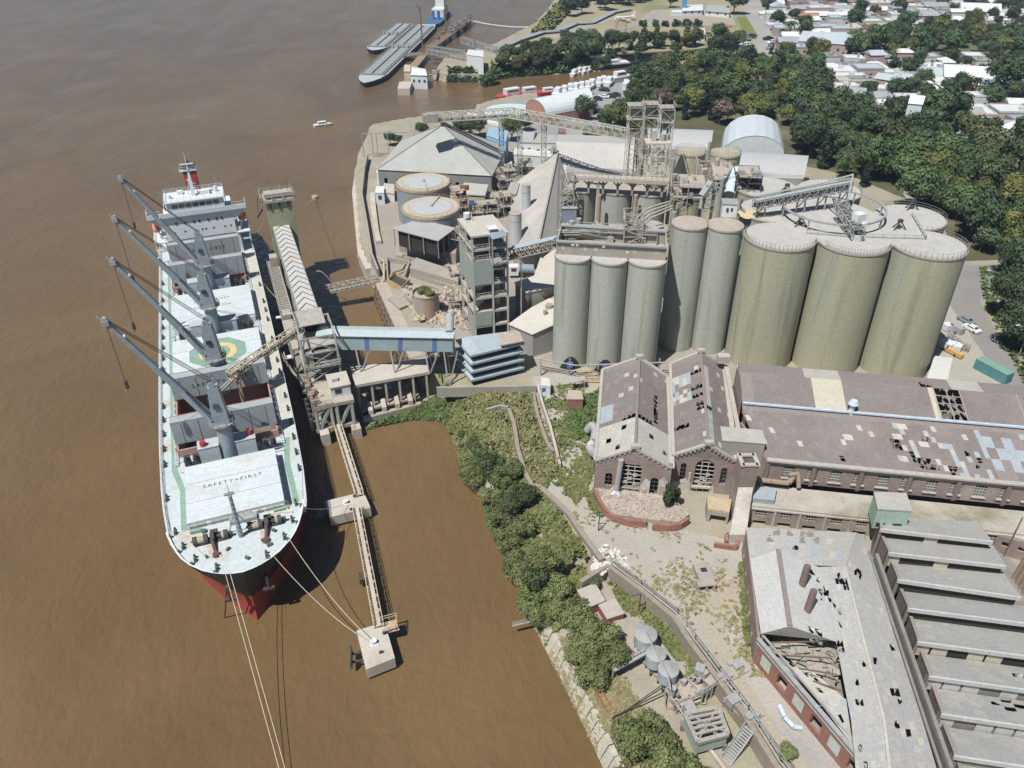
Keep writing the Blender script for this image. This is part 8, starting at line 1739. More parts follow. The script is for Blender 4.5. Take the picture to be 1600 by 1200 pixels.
# ================ town houses
HR={'white':mat('white_flat_roof',(.62,.63,.62),(.52,.53,.52),.4),'grey':mat('town_grey_roof',(.34,.35,.35),(.27,.28,.28),.4),'pale blue-grey':mat('town_blue_roof',(.42,.47,.50),(.36,.4,.43),.4),'terracotta':mat('terracotta_roof',(.36,.18,.12),(.30,.16,.11),.6),'rusty brown':mat('rusty_town_roof',(.27,.18,.13),(.22,.16,.13),.8),'beige':mat('beige_town_roof',(.46,.42,.35),(.40,.36,.30),.5)}
HWm={'white':mat('town_white_wall',(.60,.60,.58),(.52,.51,.49),.5),'cream':mat('town_cream_wall',(.50,.46,.37),(.44,.40,.33),.5),'pink':mat('town_pink_wall',(.46,.34,.30),(.4,.3,.27),.5)}
HOUSES=[]
def house(x,y,L,W_,h_,rz,rc,shape,zone,wc='white',zg=6,label=None):
    t=thing('town_house','h','house',(x,y,zg-.2),rz,group='houses of the town',local=True)
    m=M(); m.box((0,0,h_/2),(L,W_,h_)); w_=m.build('wall',HWm[wc],t)
    rn=random.Random(int(x*7+y*13)); m=M()
    if shape=='gable':
        r=W_*.22; e=.4; a=[(-L/2-e,-W_/2-e,h_),(L/2+e,-W_/2-e,h_),(L/2+e,W_/2+e,h_),(-L/2-e,W_/2+e,h_)]; t0=(-L/2-e,0,h_+r); t1=(L/2+e,0,h_+r); m.add(a+[t0,t1],[(0,1,5,4),(2,3,4,5),(1,2,5),(3,0,4),(3,2,1,0)])
    elif shape=='hipped':
        r=W_*.22; e=.4; a=[(-L/2-e,-W_/2-e,h_),(L/2+e,-W_/2-e,h_),(L/2+e,W_/2+e,h_),(-L/2-e,W_/2+e,h_)]; k=W_*.4; m.add(a+[(-L/2+k,0,h_+r),(L/2-k,0,h_+r)],[(0,1,5,4),(2,3,4,5),(1,2,5),(3,0,4),(3,2,1,0)])
    else:
        m.box((0,0,h_+.12),(L+.3,W_+.3,.24)); 
        for s in (-1,1): m.box((0,s*W_/2,h_+.5),(L+.3,.25,.55)); m.box((s*L/2,0,h_+.5),(.25,W_-.2,.55))
        if rn.random()<.5: m.box((rn.uniform(-.2,.2)*L,rn.uniform(-.2,.2)*W_,h_+1),(2.2,2.0,1.6))
    rf=m.build('roof',HR[rc],t)
    if rn.random()<.5: m=M(); m.cyl((L*.25,W_*.1,h_+.3),(L*.25,W_*.1,h_+2.2),.7,.7,9); m.build('water_tank',greysteel,rf)
    for k in range(3 if L>9 else 2): M().box((-L*.3+k*L*.3,-W_/2-.03,h_*.5),(1.3,.12,1.3)).build('window',glass,t)
    M().box((L*.42,-W_/2-.03,1.1),(1.0,.12,2.2)).build('door',dark,t)
    size='tall' if h_>5 else 'long' if L>15 else 'small' if L<9.5 else 'squat'; storey=''
    HOUSES.append((t,f'{size} {rc} {shape}-roofed house{storey}',zone,label))
    return t
ZN=[('in the top left town strip',(1185,-10,1320,48)),('in the top middle town strip',(1320,-10,1465,48)),('at the top right corner of town',(1465,-10,1600,50)),('near the town road',(1200,48,1290,100)),('centre left of town',(1290,48,1420,92)),('in the tree belt',(1420,50,1600,92)),('in the bright row left part',(1280,92,1390,140)),('in the bright row middle',(1390,92,1500,150)),('in the bright row right part',(1500,92,1600,150)),('among trees in the wood',(1290,140,1600,330))]
def zone(px,py):
    for n,(a,b,c,d) in ZN:
        if a<=px<c and b<=py<d: return n
    return 'at the far right edge of town'
manual=[ # px,py(centre of roof),L,W,h,rot,colour,shape,label
(1310,108,18,16,4,-.1,'white','flat'),(1318,118,26,12,4,-.1,'white','flat'),(1336,124,22,12,4,-.05,'beige','flat'),(1297,103,12,10,4,.3,'white','hipped'),(1322,143,20,14,5,-.4,'grey','gable'),(1357,104,16,13,5.5,-.05,'pale blue-grey','flat'),(1365,122,30,8,4,-.05,'grey','flat'),(1393,122,16,11,5,-.7,'pale blue-grey','gable'),(1413,120,12,10,5,-.1,'pale blue-grey','gable'),(1430,117,10,12,4,0,'beige','flat'),(1399,112,14,9,4,-.1,'white','flat'),(1383,137,12,9,4,-.4,'white','flat'),(1462,113,20,14,4.5,-.1,'pale blue-grey','gable'),(1484,112,14,10,4,0,'white','flat'),(1515,115,30,22,5,-.3,'white','gable'),(1520,128,16,12,4,-.3,'pale blue-grey','gable'),(1541,120,12,12,4,.2,'white','flat'),(1540,107,10,10,4,.2,'white','hipped'),(1448,104,14,9,4,0,'white','flat'),(1427,104,14,9,4,0,'grey','gable'),(1410,97,18,8,4,-.1,'grey','gable'),(1490,105,18,10,4,-.1,'grey','gable'),(1462,101,12,8,4,0,'white','hipped'),(1368,161,26,14,5,-.1,'white','flat'),(1375,174,12,10,5,-.3,'white','flat'),(1420,200,22,9,4,0,'grey','gable'),(1420,216,22,8,3.5,0,'white','flat'),(1584,170,20,14,4.5,-.1,'white','flat'),(1597,184,12,10,4,0,'grey','flat'),(1512,235,14,9,4,-.3,'pale blue-grey','gable'),(1480,232,16,9,4,-.8,'pale blue-grey','gable'),(1582,103,22,10,4,-.1,'beige','flat'),(1570,128,26,8,4,-.1,'white','flat'),(1292,62,34,22,6,-.5,'pale blue-grey','gable'),(1322,62,14,12,4.5,.2,'white','gable'),(1236,42,26,14,5,-.1,'pale blue-grey','flat'),(1226,33,20,12,4,-.1,'white','flat'),(1275,22,18,12,4,-.1,'white','gable'),(1262,24,16,11,4,-.1,'terracotta','gable'),(1285,40,24,12,4,0,'pale blue-grey','flat'),(1360,66,12,10,4,.4,'terracotta','hipped'),(1250,12,18,12,4,0,'grey','gable'),(1400,42,24,10,4,-.1,'grey','gable'),(1448,22,22,14,5,-.1,'grey','hipped'),(1460,8,20,12,4,0,'grey','gable'),(1428,8,12,12,5,0,'white','flat'),(1530,14,30,22,6,-.3,'white','gable'),(1545,4,22,14,6,-.2,'white','hipped'),(1585,18,22,12,4,0,'pale blue-grey','hipped'),(1570,24,14,10,4,0,'white','gable'),(1352,32,24,9,4,0,'white','flat'),(1347,22,16,10,4,.1,'grey','gable'),(1375,38,22,10,4,0,'beige','flat'),(1368,14,18,12,4,0,'white','gable'),(1388,46,14,9,4,0,'rusty brown','flat'),(1210,38,12,10,4,0,'white','flat')]
used=[]
for px,py,L,W_,h_,rz,rc,shp in manual:
    q=P(px,py,6+h_); s=.82; house(q.x,q.y,L*s,W_*s,h_,rz,rc,shp,zone(px,py),random.Random(px).choice(('white','white','cream','pink'))); used.append((q.x,q.y,max(L,W_)*.45))
rn=random.Random(77); tries=0; cnt=0
regs=[[(1188,-5),(1320,-5),(1320,42),(1300,60),(1215,62)],[(1320,-5),(1620,-5),(1620,40),(1470,44),(1330,62)],[(1285,98),(1560,98),(1560,140),(1480,140),(1290,150)],[(1225,58),(1340,60),(1345,72),(1240,84)],[(1330,150),(1420,165),(1420,240),(1340,190)],[(1450,170),(1620,170),(1620,260),(1480,250)]]
lim=[88,112,54,14,9,16]
for rg,mx in zip(regs,lim):
    ps=[P(a,b,6) for a,b in rg]; pl=[(p.x,p.y) for p in ps]; c=0; tr=0
    x0,x1=min(p[0] for p in pl),max(p[0] for p in pl); y0,y1=min(p[1] for p in pl),max(p[1] for p in pl)
    while c<mx and tr<1500:
        tr+=1; x,y=rn.uniform(x0,x1),rn.uniform(y0,y1)
        if not inpoly(x,y,pl) or any(math.hypot(x-a,y-b)<r+4.7 for a,b,r in used): continue
        L,W_=rn.uniform(7,16),rn.uniform(6.5,10); px,py=proj((x,y,10)); rc=rn.choices(['white','grey','pale blue-grey','terracotta','rusty brown','beige'],[34,22,16,9,8,11])[0]
        house(x,y,L,W_,rn.choice((3.6,4,4,6.5)),rn.choice((-.1,-.1,.05,1.47)),rc,rn.choice(('flat','flat','gable','hipped')),zone(px,py),rn.choice(('white','white','cream','pink'))); used.append((x,y,max(L,W_)*.5)); c+=1
# special town buildings
def flatq(pts,z,label,rm,wm,name='town_building',cat='building'): return shed(pts,z,6,label,name=name,rm=rm,wm=wm,cat=cat)
flatq([(1432,124),(1449,121),(1482,151),(1464,155)],11,'long bright white-roofed shed with dark side in the town centre',mat('bright_white_roof',(.80,.82,.84),(.76,.78,.80),.3),dark,'long_white_shed','shed')
flatq([(1457,127),(1475,126),(1496,140),(1480,142)],10,'shorter white-roofed shed right of the long bright shed',mat('dirty_white_roof',(.58,.57,.54)),concrete,'white_shed','shed')
t=flatq([(1402,157),(1442,159),(1512,160),(1540,176),(1530,182),(1500,176),(1440,172),(1412,170)],13,'pinkish school-like building with white parapets beside white tower',mat('pink_flat_roof',(.42,.32,.29),(.38,.29,.27),.5),HWm['white'],'school_building')
t=flatq([(1419,161),(1442,163),(1446,150),(1423,148)],22,'tall white blank tower block rising over the trees',mat('bright_white_roof',(.80,.82,.84)),mat('pale_mint_wall',(.62,.70,.68),(.57,.65,.63),.3),'white_tower_block','tower')
t=flatq([(1516,188),(1538,190),(1540,178),(1522,175)],12,'white cube annex with roof units at right of pinkish building',HR['white'],HWm['white'],'white_annex')
s,_=barrel([(1268,92),(1300,94),(1302,60),(1278,58)],9,13,'large grey-blue barn-roofed hall at left of town','town_hall_shed',HR['pale blue-grey'],HWm['cream'],8,'building') if False else (None,None)
# ================ trees and plants
def leafmat(name,c1,c2,rand=.34):
    m=mat(name,c1,c2,0.45,rough=.6,rand=rand,contrast=.35,spec=.25)
    b=m.node_tree.nodes['Principled BSDF']; b.inputs['Subsurface Weight'].default_value=0.0
    return m
LM={'dark':leafmat('dark_foliage',(.036,.062,.028),(.072,.102,.042)),'mid':leafmat('mid_foliage',(.046,.080,.028),(.092,.128,.048)),'olive':leafmat('olive_foliage',(.060,.078,.028),(.095,.110,.042)),'yellow':leafmat('yellow_green_foliage',(.100,.115,.030),(.145,.150,.045)),'bank':leafmat('bank_foliage',(.095,.118,.042),(.165,.175,.070)),'pink':leafmat('pinkish_foliage',(.115,.085,.065),(.15,.11,.085)),'cyp':leafmat('cypress_foliage',(.016,.028,.017),(.028,.042,.024)),'palm':leafmat('palm_frond',(.045,.075,.028),(.085,.10,.045))}
bark=mat('bark',(.12,.09,.065),(.08,.06,.045),2,bump=.4)
def crown(seed,Rx,Rz,zc,nl,nq,q,shape='round'):
    rn=random.Random(seed); m=M(); lumps=[]
    for k in range(nl):
        a=rn.uniform(0,6.283); r=Rx*(rn.random()**.5)*.62; z=zc+Rz*rn.uniform(-.38,.55)*(1-.4*r/Rx); s=Rx*rn.uniform(.30,.48); lumps.append((r*math.cos(a),r*math.sin(a),z,s))
    if shape=='col': lumps=[(rn.uniform(-.2,.2)*Rx,rn.uniform(-.2,.2)*Rx,zc+Rz*(-.9+1.8*k/(nl-1)),Rx*(.75 if k<nl*.7 else .75*(1-(k-nl*.7)/(nl*.38)))*rn.uniform(.85,1.1)) for k in range(nl)]
    for x,y,z,s in lumps: # inner mass of each limb's foliage
        n=7; 
        vs=[];
        for i in range(1,5):
            th=math.pi*i/5
            for j in range(n): ph=2*math.pi*j/n; rr=s*.72*rn.uniform(.8,1.12); vs.append((x+rr*math.sin(th)*math.cos(ph),y+rr*math.sin(th)*math.sin(ph),z+rr*.8*math.cos(th)))
        vs+=[(x,y,z+s*.62),(x,y,z-s*.55)]; fs=[(i*n+j,(i+1)*n+j,(i+1)*n+(j+1)%n,i*n+(j+1)%n) for i in range(3) for j in range(n)]+[(j,(j+1)%n,4*n) for j in range(n)]+[(3*n+(j+1)%n,3*n+j,4*n+1) for j in range(n)]
        m.add(vs,fs)
    tot=sum(l[3]**2 for l in lumps)
    for x,y,z,s in lumps:
        for _ in range(int(nq*s*s/tot)):
            u=rn.uniform(-.75,1); ph=rn.uniform(0,6.283); sr=math.sqrt(1-u*u); rr=s*rn.uniform(.82,1.18); c=Vector((x+rr*sr*math.cos(ph),y+rr*sr*math.sin(ph),z+rr*u*.85))
            nrm=Vector((sr*math.cos(ph)+rn.uniform(-.7,.7),sr*math.sin(ph)+rn.uniform(-.7,.7),u+rn.uniform(-.5,.9))).normalized(); a=nrm.cross(Vector((rn.uniform(-1,1),rn.uniform(-1,1),rn.uniform(-1,1)))).normalized(); b=nrm.cross(a); k=q*rn.uniform(.6,1.25)
            m.add([c-a*k-b*k*.25,c-b*k*.7,c+a*k*.9-b*k*.1,c+b*k*.75],[(0,1,2,3)])
    return m
def trunk(seed,h,r,sp):
    rn=random.Random(seed); m=M(); m.cyl((0,0,-.6),(0,0,h*.5),r,r*.7,8)
    for k in range(5): a=k*1.257+rn.random(); m.cyl((0,0,h*rn.uniform(.35,.5)),(sp*math.cos(a),sp*math.sin(a),h*rn.uniform(.7,.95)),r*.5,r*.15,6)
    return m
def tproto(name,cat,lm,seed,Rx,Rz,zc,nl,nq,q,shape='round'):
    o=thing(name,'x',cat,(0,0,-999),local=True); crown(seed,Rx,Rz,zc,nl,nq,q,shape).build('crown',LM[lm],o); trunk(seed,zc,.28 if shape!='col' else .2,Rx*.5).build('trunk',bark,o); return o
TP={}
for lm in ('dark','mid','olive','yellow','pink'):
    TP[lm]=[tproto('broadleaf_tree','tree',lm,11+i*7+len(lm),5.0,4.2,5.6+.6*i,11+2*i,1700,.40) for i in range(3 if lm in('dark','mid') else 2)]
TP['cyp']=[tproto('cypress_tree','tree','cyp',5,1.9,5.2,6,9,650,.5,'col')]; TP['poplar']=[tproto('poplar_tree','tree','mid',6,1.6,5,5.6,8,500,.5,'col')]
TP['bank']=[tproto('bank_tree','tree','bank',31+i,4.0,3.0,3.6,12,2600,.26) for i in range(3)]
LM['bankdark']=leafmat('dense_bank_foliage',(.055,.080,.030),(.105,.13,.05))
TP['bankdark']=[tproto('bank_tree','tree','bankdark',41+i,4.0,3.0,3.6,12,2600,.26) for i in range(2)]
TP['street']=[tproto('broadleaf_tree','tree','dark',61+i,5.0,4.0,5.6,15,6500,.22) for i in range(2)]
TP['bush']=[tproto('round_bush','bush','dark',51,2.2,1.8,1.4,6,420,.35)]
def palmproto():
    o=thing('palm_tree','x','palm tree',(0,0,-999),local=True); rn=random.Random(9); m=M(); m.cyl((0,0,-.5),(0,0,8),.34,.26,8); m.build('trunk',bark,o)
    m=M()
    for k in range(26):
        a=k*2.4; el=rn.uniform(-.5,1.1); L=rn.uniform(2.4,3.2); pts=[]
        for s in range(5): u=s/4; pts.append(Vector((math.cos(a)*L*u*math.cos(el*.6),math.sin(a)*L*u*math.cos(el*.6),8+L*(math.sin(el)*u-.75*u*u))))
        sd=Vector((-math.sin(a),math.cos(a),0))
        for p,q_,w0,w1 in zip(pts[:-1],pts[1:],(.25,.5,.45,.3),(.5,.45,.3,.05)): m.quad(p-sd*w0+Vector((0,0,-.15)),p+Vector((0,0,.05)),q_+Vector((0,0,.05)),q_-sd*w1+Vector((0,0,-.15))); m.quad(p,p+sd*w0-Vector((0,0,.15)),q_+sd*w1-Vector((0,0,.15)),q_)
    m.build('crown',LM['palm'],o); return o
TP['palm']=[palmproto()]
COL={'dark':'dark green broadleaf tree','street':'big dark green tree','mid':'green broadleaf tree','olive':'olive green broadleaf tree','yellow':'yellow-green rounded tree','pink':'pinkish blossoming tree','cyp':'tall dark cypress','poplar':'slim poplar','bank':'feathery light shore tree','bankdark':'darker shore tree','bush':'round clipped bush','palm':'palm tree'}
TREES=[]; tpts=[]
def tree(kind,x,y,s,zonelabel,z=None,rn=random):
    o=rn.choice(TP[kind]); z=gh(x,y) if z is None else z
    t=dup(o,(x,y,z),rn.uniform(0,6.28),(s*rn.uniform(.88,1.12),s*rn.uniform(.88,1.12),s*rn.uniform(.85,1.15))); t['category']={'bush':'bush','palm':'palm tree'}.get(kind,'tree'); TREES.append((t,COL[kind],zonelabel)); tpts.append((x,y)); return t
def scatter(poly,n,minD,kinds,wts,smin,smax,zl,seed,avoid=True):
    rn=random.Random(seed); ps=[P(a,b,6) for a,b in poly]; pl=[(p.x,p.y) for p in ps]; x0,x1=min(p[0] for p in pl),max(p[0] for p in pl); y0,y1=min(p[1] for p in pl),max(p[1] for p in pl); c=tr=0; mine=[]
    while c<n and tr<n*60:
        tr+=1; x,y=rn.uniform(x0,x1),rn.uniform(y0,y1)
        if not inpoly(x,y,pl) or any((x-a)**2+(y-b)**2<minD*minD for a,b in mine): continue
        if avoid and any(math.hypot(x-a,y-b)<r*.8+2.5 for a,b,r in used): continue
        if gh(x,y)<1: continue
        k=rn.choices(kinds,wts)[0]; z_=zl if isinstance(zl,str) else zl(*proj((x,y,8))); tree(k,x,y,rn.uniform(smin,smax),z_,rn=rn); mine.append((x,y)); c+=1
K5=['dark','mid','olive','yellow']
scatter([(766,112),(800,108),(870,104),(940,99),(985,88),(1090,82),(1160,80),(1160,68),(1090,70),(985,76),(880,86),(800,94)],74,5.6,K5+['palm'],[6,7,3,1,3],.7,1.25,'on the north creek bank',1)
scatter([(870,12),(905,-5),(1000,-8),(1000,4),(930,22),(885,30)],24,9,K5,[5,5,2,1],1.0,1.6,'in the thicket at the top shore',2)
scatter([(980,178),(990,140),(1012,122),(1230,104),(1275,118),(1292,150),(1280,200),(1120,198),(1040,188)],96,6.4,K5+['cyp','pink'],[8,6,4,4,3,1],.75,1.45,'in the grove behind silo plant',3)
scatter([(1225,205),(1290,175),(1330,215),(1375,270),(1350,292),(1270,258)],44,6.6,K5+['cyp','palm'],[8,4,4,2,3,1],.8,1.4,'in the grove right of hall',4)
scatter([(1300,175),(1400,185),(1400,228),(1360,230),(1320,205)],12,9,K5,[8,4,2,1],1.1,1.5,'by the grey gabled house',5)
scatter([(1400,225),(1600,235),(1720,300),(1720,425),(1600,408),(1520,392),(1475,330),(1420,282),(1385,285),(1370,262)],84,7.2,K5,[9,6,3,1.5],.85,1.6,'in the wood right of silos',6)
scatter([(1280,72),(1345,66),(1420,58),(1480,56),(1600,62),(1600,98),(1500,92),(1400,92),(1300,92)],44,8.6,K5,[7,7,3,3],.9,1.5,'in the town tree belt',7)
scatter([(1190,0),(1610,0),(1610,55),(1480,52),(1280,58),(1215,50)],38,10,K5,[7,7,3,1],.7,1.3,'among the top town houses',8)
scatter([(1285,100),(1600,98),(1600,180),(1450,180),(1330,160)],22,10,K5+['palm'],[7,7,3,1,1],.7,1.2,'among bright mid-town houses',9)
scatter([(1215,60),(1290,65),(1290,100),(1220,95)],10,10,K5+['palm'],[5,5,2,2,3],.7,1.1,'near the town road end',10)
scatter([(1375,268),(1410,322),(1480,338),(1525,392),(1610,400),(1560,330),(1450,268)],22,6.5,K5,[8,6,3,1],.7,1.3,'between silos and the wood',16)
for px,py,k,s,lb in ((1398,208,'dark',1.6,None),(1450,205,'dark',1.7,None),(1480,205,'dark',1.6,None),(1425,195,'dark',1.3,None),(1440,222,'mid',1.4,None),(1400,160,'dark',1.2,None),(1560,150,'dark',1.9,None),(1590,155,'dark',1.8,None),(1545,170,'dark',1.3,None)): 
    q=P(px,py,6); tree(k,q.x,q.y,s,'beside the pinkish school-like building')
for px,py,k,s in ((1575,500,'street',1.6),(1600,470,'street',1.75),(1598,550,'street',1.65),(1640,600,'street',1.6),(1585,440,'street',1.45)): q=P(px,py,6); tree(k,q.x,q.y,s,'along the right edge street')
for px,py,k,s in ((890,183,'mid',.9),(912,190,'dark',1.1),(953,200,'yellow',1.1),(968,196,'mid',1.2),(985,205,'olive',1.0),(945,205,'mid',.9)): q=P(px,py,6); tree(k,q.x,q.y,s,'between port hall and truss conveyor')
for px,py,k,s in ((722,212,'olive',.9),(735,216,'olive',1.0),(750,214,'mid',.9),(800,222,'olive',1.0),(820,205,'olive',.8),(660,212,'mid',.7),(610,228,'dark',.55),(622,226,'mid',.5),(960,228,'dark',.9),(925,226,'mid',.8)): q=P(px,py,6); tree(k,q.x,q.y,s,'between barn and white houses')
for px,py,k,s in ((1150,250,'olive',1.0),(1192,256,'mid',1.0),(1182,252,'dark',.8)): q=P(px,py,6); tree(k,q.x,q.y,s,'in front of the arched hall')
for px,py in ((986,78),(1004,78),(1024,76),(1071,72),(1084,70),(996,84),(1120,66)): q=P(px,py,6); tree('poplar',q.x,q.y,random.uniform(1.0,1.5),'standing in line on the park meadow')
for px,py in ((1004,42),(1023,42),(1039,42),(1056,42),(1072,42),(1089,42)): q=P(px,py,6); tree('bush',q.x,q.y,1.5,'in the clipped row across the park')
for px,py,k,s in ((852,85,'dark',1.0),(823,86,'olive',.9),(835,84,'mid',.8),(910,76,'mid',1.2),(895,82,'olive',1.1),(925,80,'mid',1.1),(956,82,'dark',1.1),(1146,22,'dark',1.8),(1047,12,'dark',1.0),(760,116,'dark',.9),(768,114,'mid',.9),(1212,45,'dark',1.2)): q=P(px,py,6); tree(k,q.x,q.y,s,'in the upstream park')
for px,py in ((1262,205),(1247,203),(1255,60),(1232,62)): q=P(px,py,6); tree('palm',q.x,q.y,1.4,'standing out above the grove')
# shore trees in front
BT=[(812,872,'bank',.75),(800,862,'bankdark',.7),(836,922,'bankdark',.8),(852,962,'bank',.7),(790,790,'bankdark',.75),(820,832,'bank',.8),(745,725,'bankdark',.7),(785,758,'bank',.65),(870,935,'bank',.75),(825,905,'bank',.8),(722,668,'bank',.35),(738,690,'bank',.5),(752,712,'bankdark',.75),(770,738,'bankdark',.95),(738,735,'bank',.75),(800,755,'bankdark',.8),(765,765,'bank',.7),(778,800,'bank',.85),(812,800,'bankdark',.9),(795,838,'bank',.8),(815,885,'bank',.85),(848,905,'bank',.9),(835,945,'bank',.9),(898,955,'bank',.6),(925,915,'bankdark',.45),(905,985,'bank',.9),(935,1005,'bank',.95),(908,1020,'bank',.85),(945,1040,'bank',.95),(920,1065,'bank',.75),(880,965,'bank',.7),(990,1175,'bank',1.05),(1020,1165,'bank',.9),(960,1215,'bank',1.0),(1050,1215,'bank',1.0),(1005,1240,'bank',1.0),(1100,1230,'bank',.6),(1225,1195,'bank',.4),(705,655,'bank',.3)]
for px,py,k,s in BT:
    q=P(px,py,4); zl='on the steep weedy bank' if py<780 else 'below the brown retaining wall' if py<960 else 'beside the stone revetment' if py<1100 else 'at the bottom picture edge'
    tree(k,q.x,q.y,s*.92,zl,z=gh(q.x,q.y))
for px,py,s,zl in ((1048,790,.55,'dark cone-shaped bush between the two gabled facades'),(1145,420,.3,'z')):
    if zl=='z': continue
    q=P(px,py,6.8); t=tree('bush',q.x,q.y,1.05,zl,z=6.8); t.scale=(.8,.8,1.6)
q=TANKPLANT
for dx,dy,s,w_ in ((-.9,.6,.42,'left'),(1.0,-.3,.38,'right'),(.1,1.2,.34,'rear')): t=tree('bank',q[0]+dx,q[1]+dy,s,'x'+w_,z=11.2); pass
# weeds, scrub and grass: nobody could count them
def scrub(name,label,poly,n,hmin,hmax,seed,m_,z=None,sz=.35,spread=1.0):
    rn=random.Random(seed); ps=[P(a,b,6 if z is None else z) for a,b in poly]; pl=[(p.x,p.y) for p in ps]; x0,x1=min(p[0] for p in pl),max(p[0] for p in pl); y0,y1=min(p[1] for p in pl),max(p[1] for p in pl)
    cx,cy=[],[]; 
    blobs=[(rn.uniform(x0,x1),rn.uniform(y0,y1),rn.uniform(1.2,3.5)) for _ in range(int((x1-x0)*(y1-y0)/14)+6)]
    while len(cx)<n:
        if rn.random()<spread: x,y=rn.uniform(x0,x1),rn.uniform(y0,y1)
        else: b=rn.choice(blobs); x,y=rn.gauss(b[0],b[2]*.5),rn.gauss(b[1],b[2]*.5)
        if inpoly(x,y,pl): cx.append(x); cy.append(y)
    zz=ground_h(cx,cy); m=M()
    for x,y,g in zip(cx,cy,zz):
        if g<0: continue
        h=rn.uniform(hmin,hmax)*(0.6+.8*abs(math.sin(x*.5)*math.cos(y*.43)))
        for k in range(2):
            a=rn.uniform(0,6.28); s=sz*rn.uniform(.6,1.4); ux,uy=math.cos(a)*s,math.sin(a)*s; t=h*rn.uniform(.5,1); ox,oy=rn.uniform(-.3,.3),rn.uniform(-.3,.3)
            m.add([(x+ox-ux,y+oy-uy,g+t*.55),(x+ox-uy*.7,y+oy+ux*.7,g+t*.75),(x+ox+ux,y+oy+uy,g+t*rn.uniform(.8,1.1)),(x+ox+uy*.8,y+oy-ux*.8,g+t*.6)],[(0,1,2,3)])
    o=m.build(name,m_,None,False,Vector(((x0+x1)/2,(y0+y1)/2,0))); return tag(o,label,'vegetation',None,'stuff')
gw=leafmat('weed_green',(.10,.125,.040),(.18,.18,.070),0); gw2=leafmat('weed_dry',(.19,.175,.08),(.29,.25,.14),0); gd=leafmat('reed_green',(.065,.105,.032),(.11,.145,.05),0)
scrub('weeds','dense green weeds filling the walled plot above the river',[(700,612),(830,612),(838,650),(870,735),(850,765),(800,750),(760,720),(720,700),(690,665)],9000,.4,1.6,1,gw,sz=.42)
scrub('dry_weeds','dry yellowish weeds among the green plot',[(720,620),(830,612),(872,735),(850,762),(800,740),(740,660)],3500,.5,1.7,2,gw2,sz=.36,spread=.2)
scrub('bank_scrub','thick scrub down the steep river bank',[(690,650),(720,690),(760,760),(800,820),(850,930),(842,985),(806,930),(776,862),(750,820),(740,780),(708,735),(700,690),(680,660)],9000,.4,2.0,3,gd,sz=.4)
scrub('bank_scrub','green scrub among trees below the brown retaining wall',[(800,760),(850,770),(905,850),(930,900),(900,960),(850,975),(820,900)],4600,.3,1.4,4,gw,sz=.36,spread=.4)
scrub('reeds','bright reeds at the water edge under the wharf',[(560,684),(600,676),(650,668),(690,672),(706,640),(690,620),(660,632),(600,652),(565,668)],5200,.4,1.2,5,gd,z=1,sz=.4)
scrub('path_weeds','patches of weeds along the pale path',[(840,610),(900,600),(940,640),(935,700),(920,760),(900,790),(850,745),(860,700),(850,660)],2600,.2,.9,6,gw,sz=.3,spread=.08)
scrub('yard_weeds','tufts of dry weeds in the cracked yard',[(945,800),(1080,840),(1170,900),(1180,1000),(1240,1080),(1150,1060),(1080,980),(1000,910),(920,850),(880,780)],650,.2,.7,7,gw2,sz=.3,spread=.05)
scrub('terrace_weeds','weeds along the foot of lower retaining wall',[(950,890),(1010,925),(1070,985),(1120,1060),(1080,1050),(1030,980),(970,930)],2200,.3,1.2,8,gw,sz=.34,spread=.4)
scrub('terrace_grass','sparse grass between trees and stone revetment',[(845,985),(935,975),(1000,1080),(1040,1180),(1000,1260),(950,1200),(900,1090)],4200,.1,.6,9,gw2,sz=.3,spread=.4)
scrub('wall_weeds','weeds along the left wall of the grey ruin',[(1155,880),(1172,880),(1185,1010),(1165,1010)],900,.3,1.3,10,gw,sz=.32)
scrub('hut_weeds','weeds around the small brick hut',[(888,640),(935,610),(945,600),(938,660),(900,690),(885,670)],1700,.3,1.3,11,gd,sz=.36)
scrub('roadside_bush','weeds between curving path and facade of left hall',[(915,770),(935,770),(950,800),(940,810),(922,795)],500,.3,1.0,12,gw,sz=.3)
scrub('point_grass','green reeds around the white control building point',[(676,121),(700,127),(764,127),(776,120),(760,108),(700,108)],2500,.6,2.2,13,gd,sz=1.0)
scrub('shore_bushes','bushes along the upstream sandy shore',[(768,120),(850,111),(940,103),(985,92),(985,84),(860,92),(768,104)],7000,.8,4.5,14,gd,sz=1.1)
scrub('north_shore_bushes','thicket spilling down the shore at the top of creek',[(830,55),(850,30),(870,8),(885,0),(890,20),(862,48)],2500,.8,4,15,gw,sz=1.1,spread=.5)
scrub('corner_scrub','bushes along the far end of the creek',[(985,92),(1165,80),(1165,88),(985,100)],2600,1,4,16,gd,sz=1.1)
scrub('right_verge','dark undergrowth between street and trees, right',[(1530,420),(1600,410),(1700,420),(1700,620),(1600,600),(1560,520),(1535,460)],3000,.3,1.2,17,gd,sz=.5,spread=.4)
# ================ the air over the river
m=bpy.data.materials.new('river_haze'); m.use_nodes=True; n=m.node_tree.nodes; n.clear(); ho=n.new('ShaderNodeOutputMaterial'); pv_=n.new('ShaderNodeVolumePrincipled'); pv_.inputs['Color'].default_value=(.52,.72,1,1); pv_.inputs['Density'].default_value=.00014; pv_.inputs['Anisotropy'].default_value=.2; m.node_tree.links.new(pv_.outputs[0],ho.inputs['Volume'])
tag(M().box((-200,2500,53.5),(8600,7400,113)).build('haze',m),'thin pale blue haze over the far river and town','haze',None,'stuff')
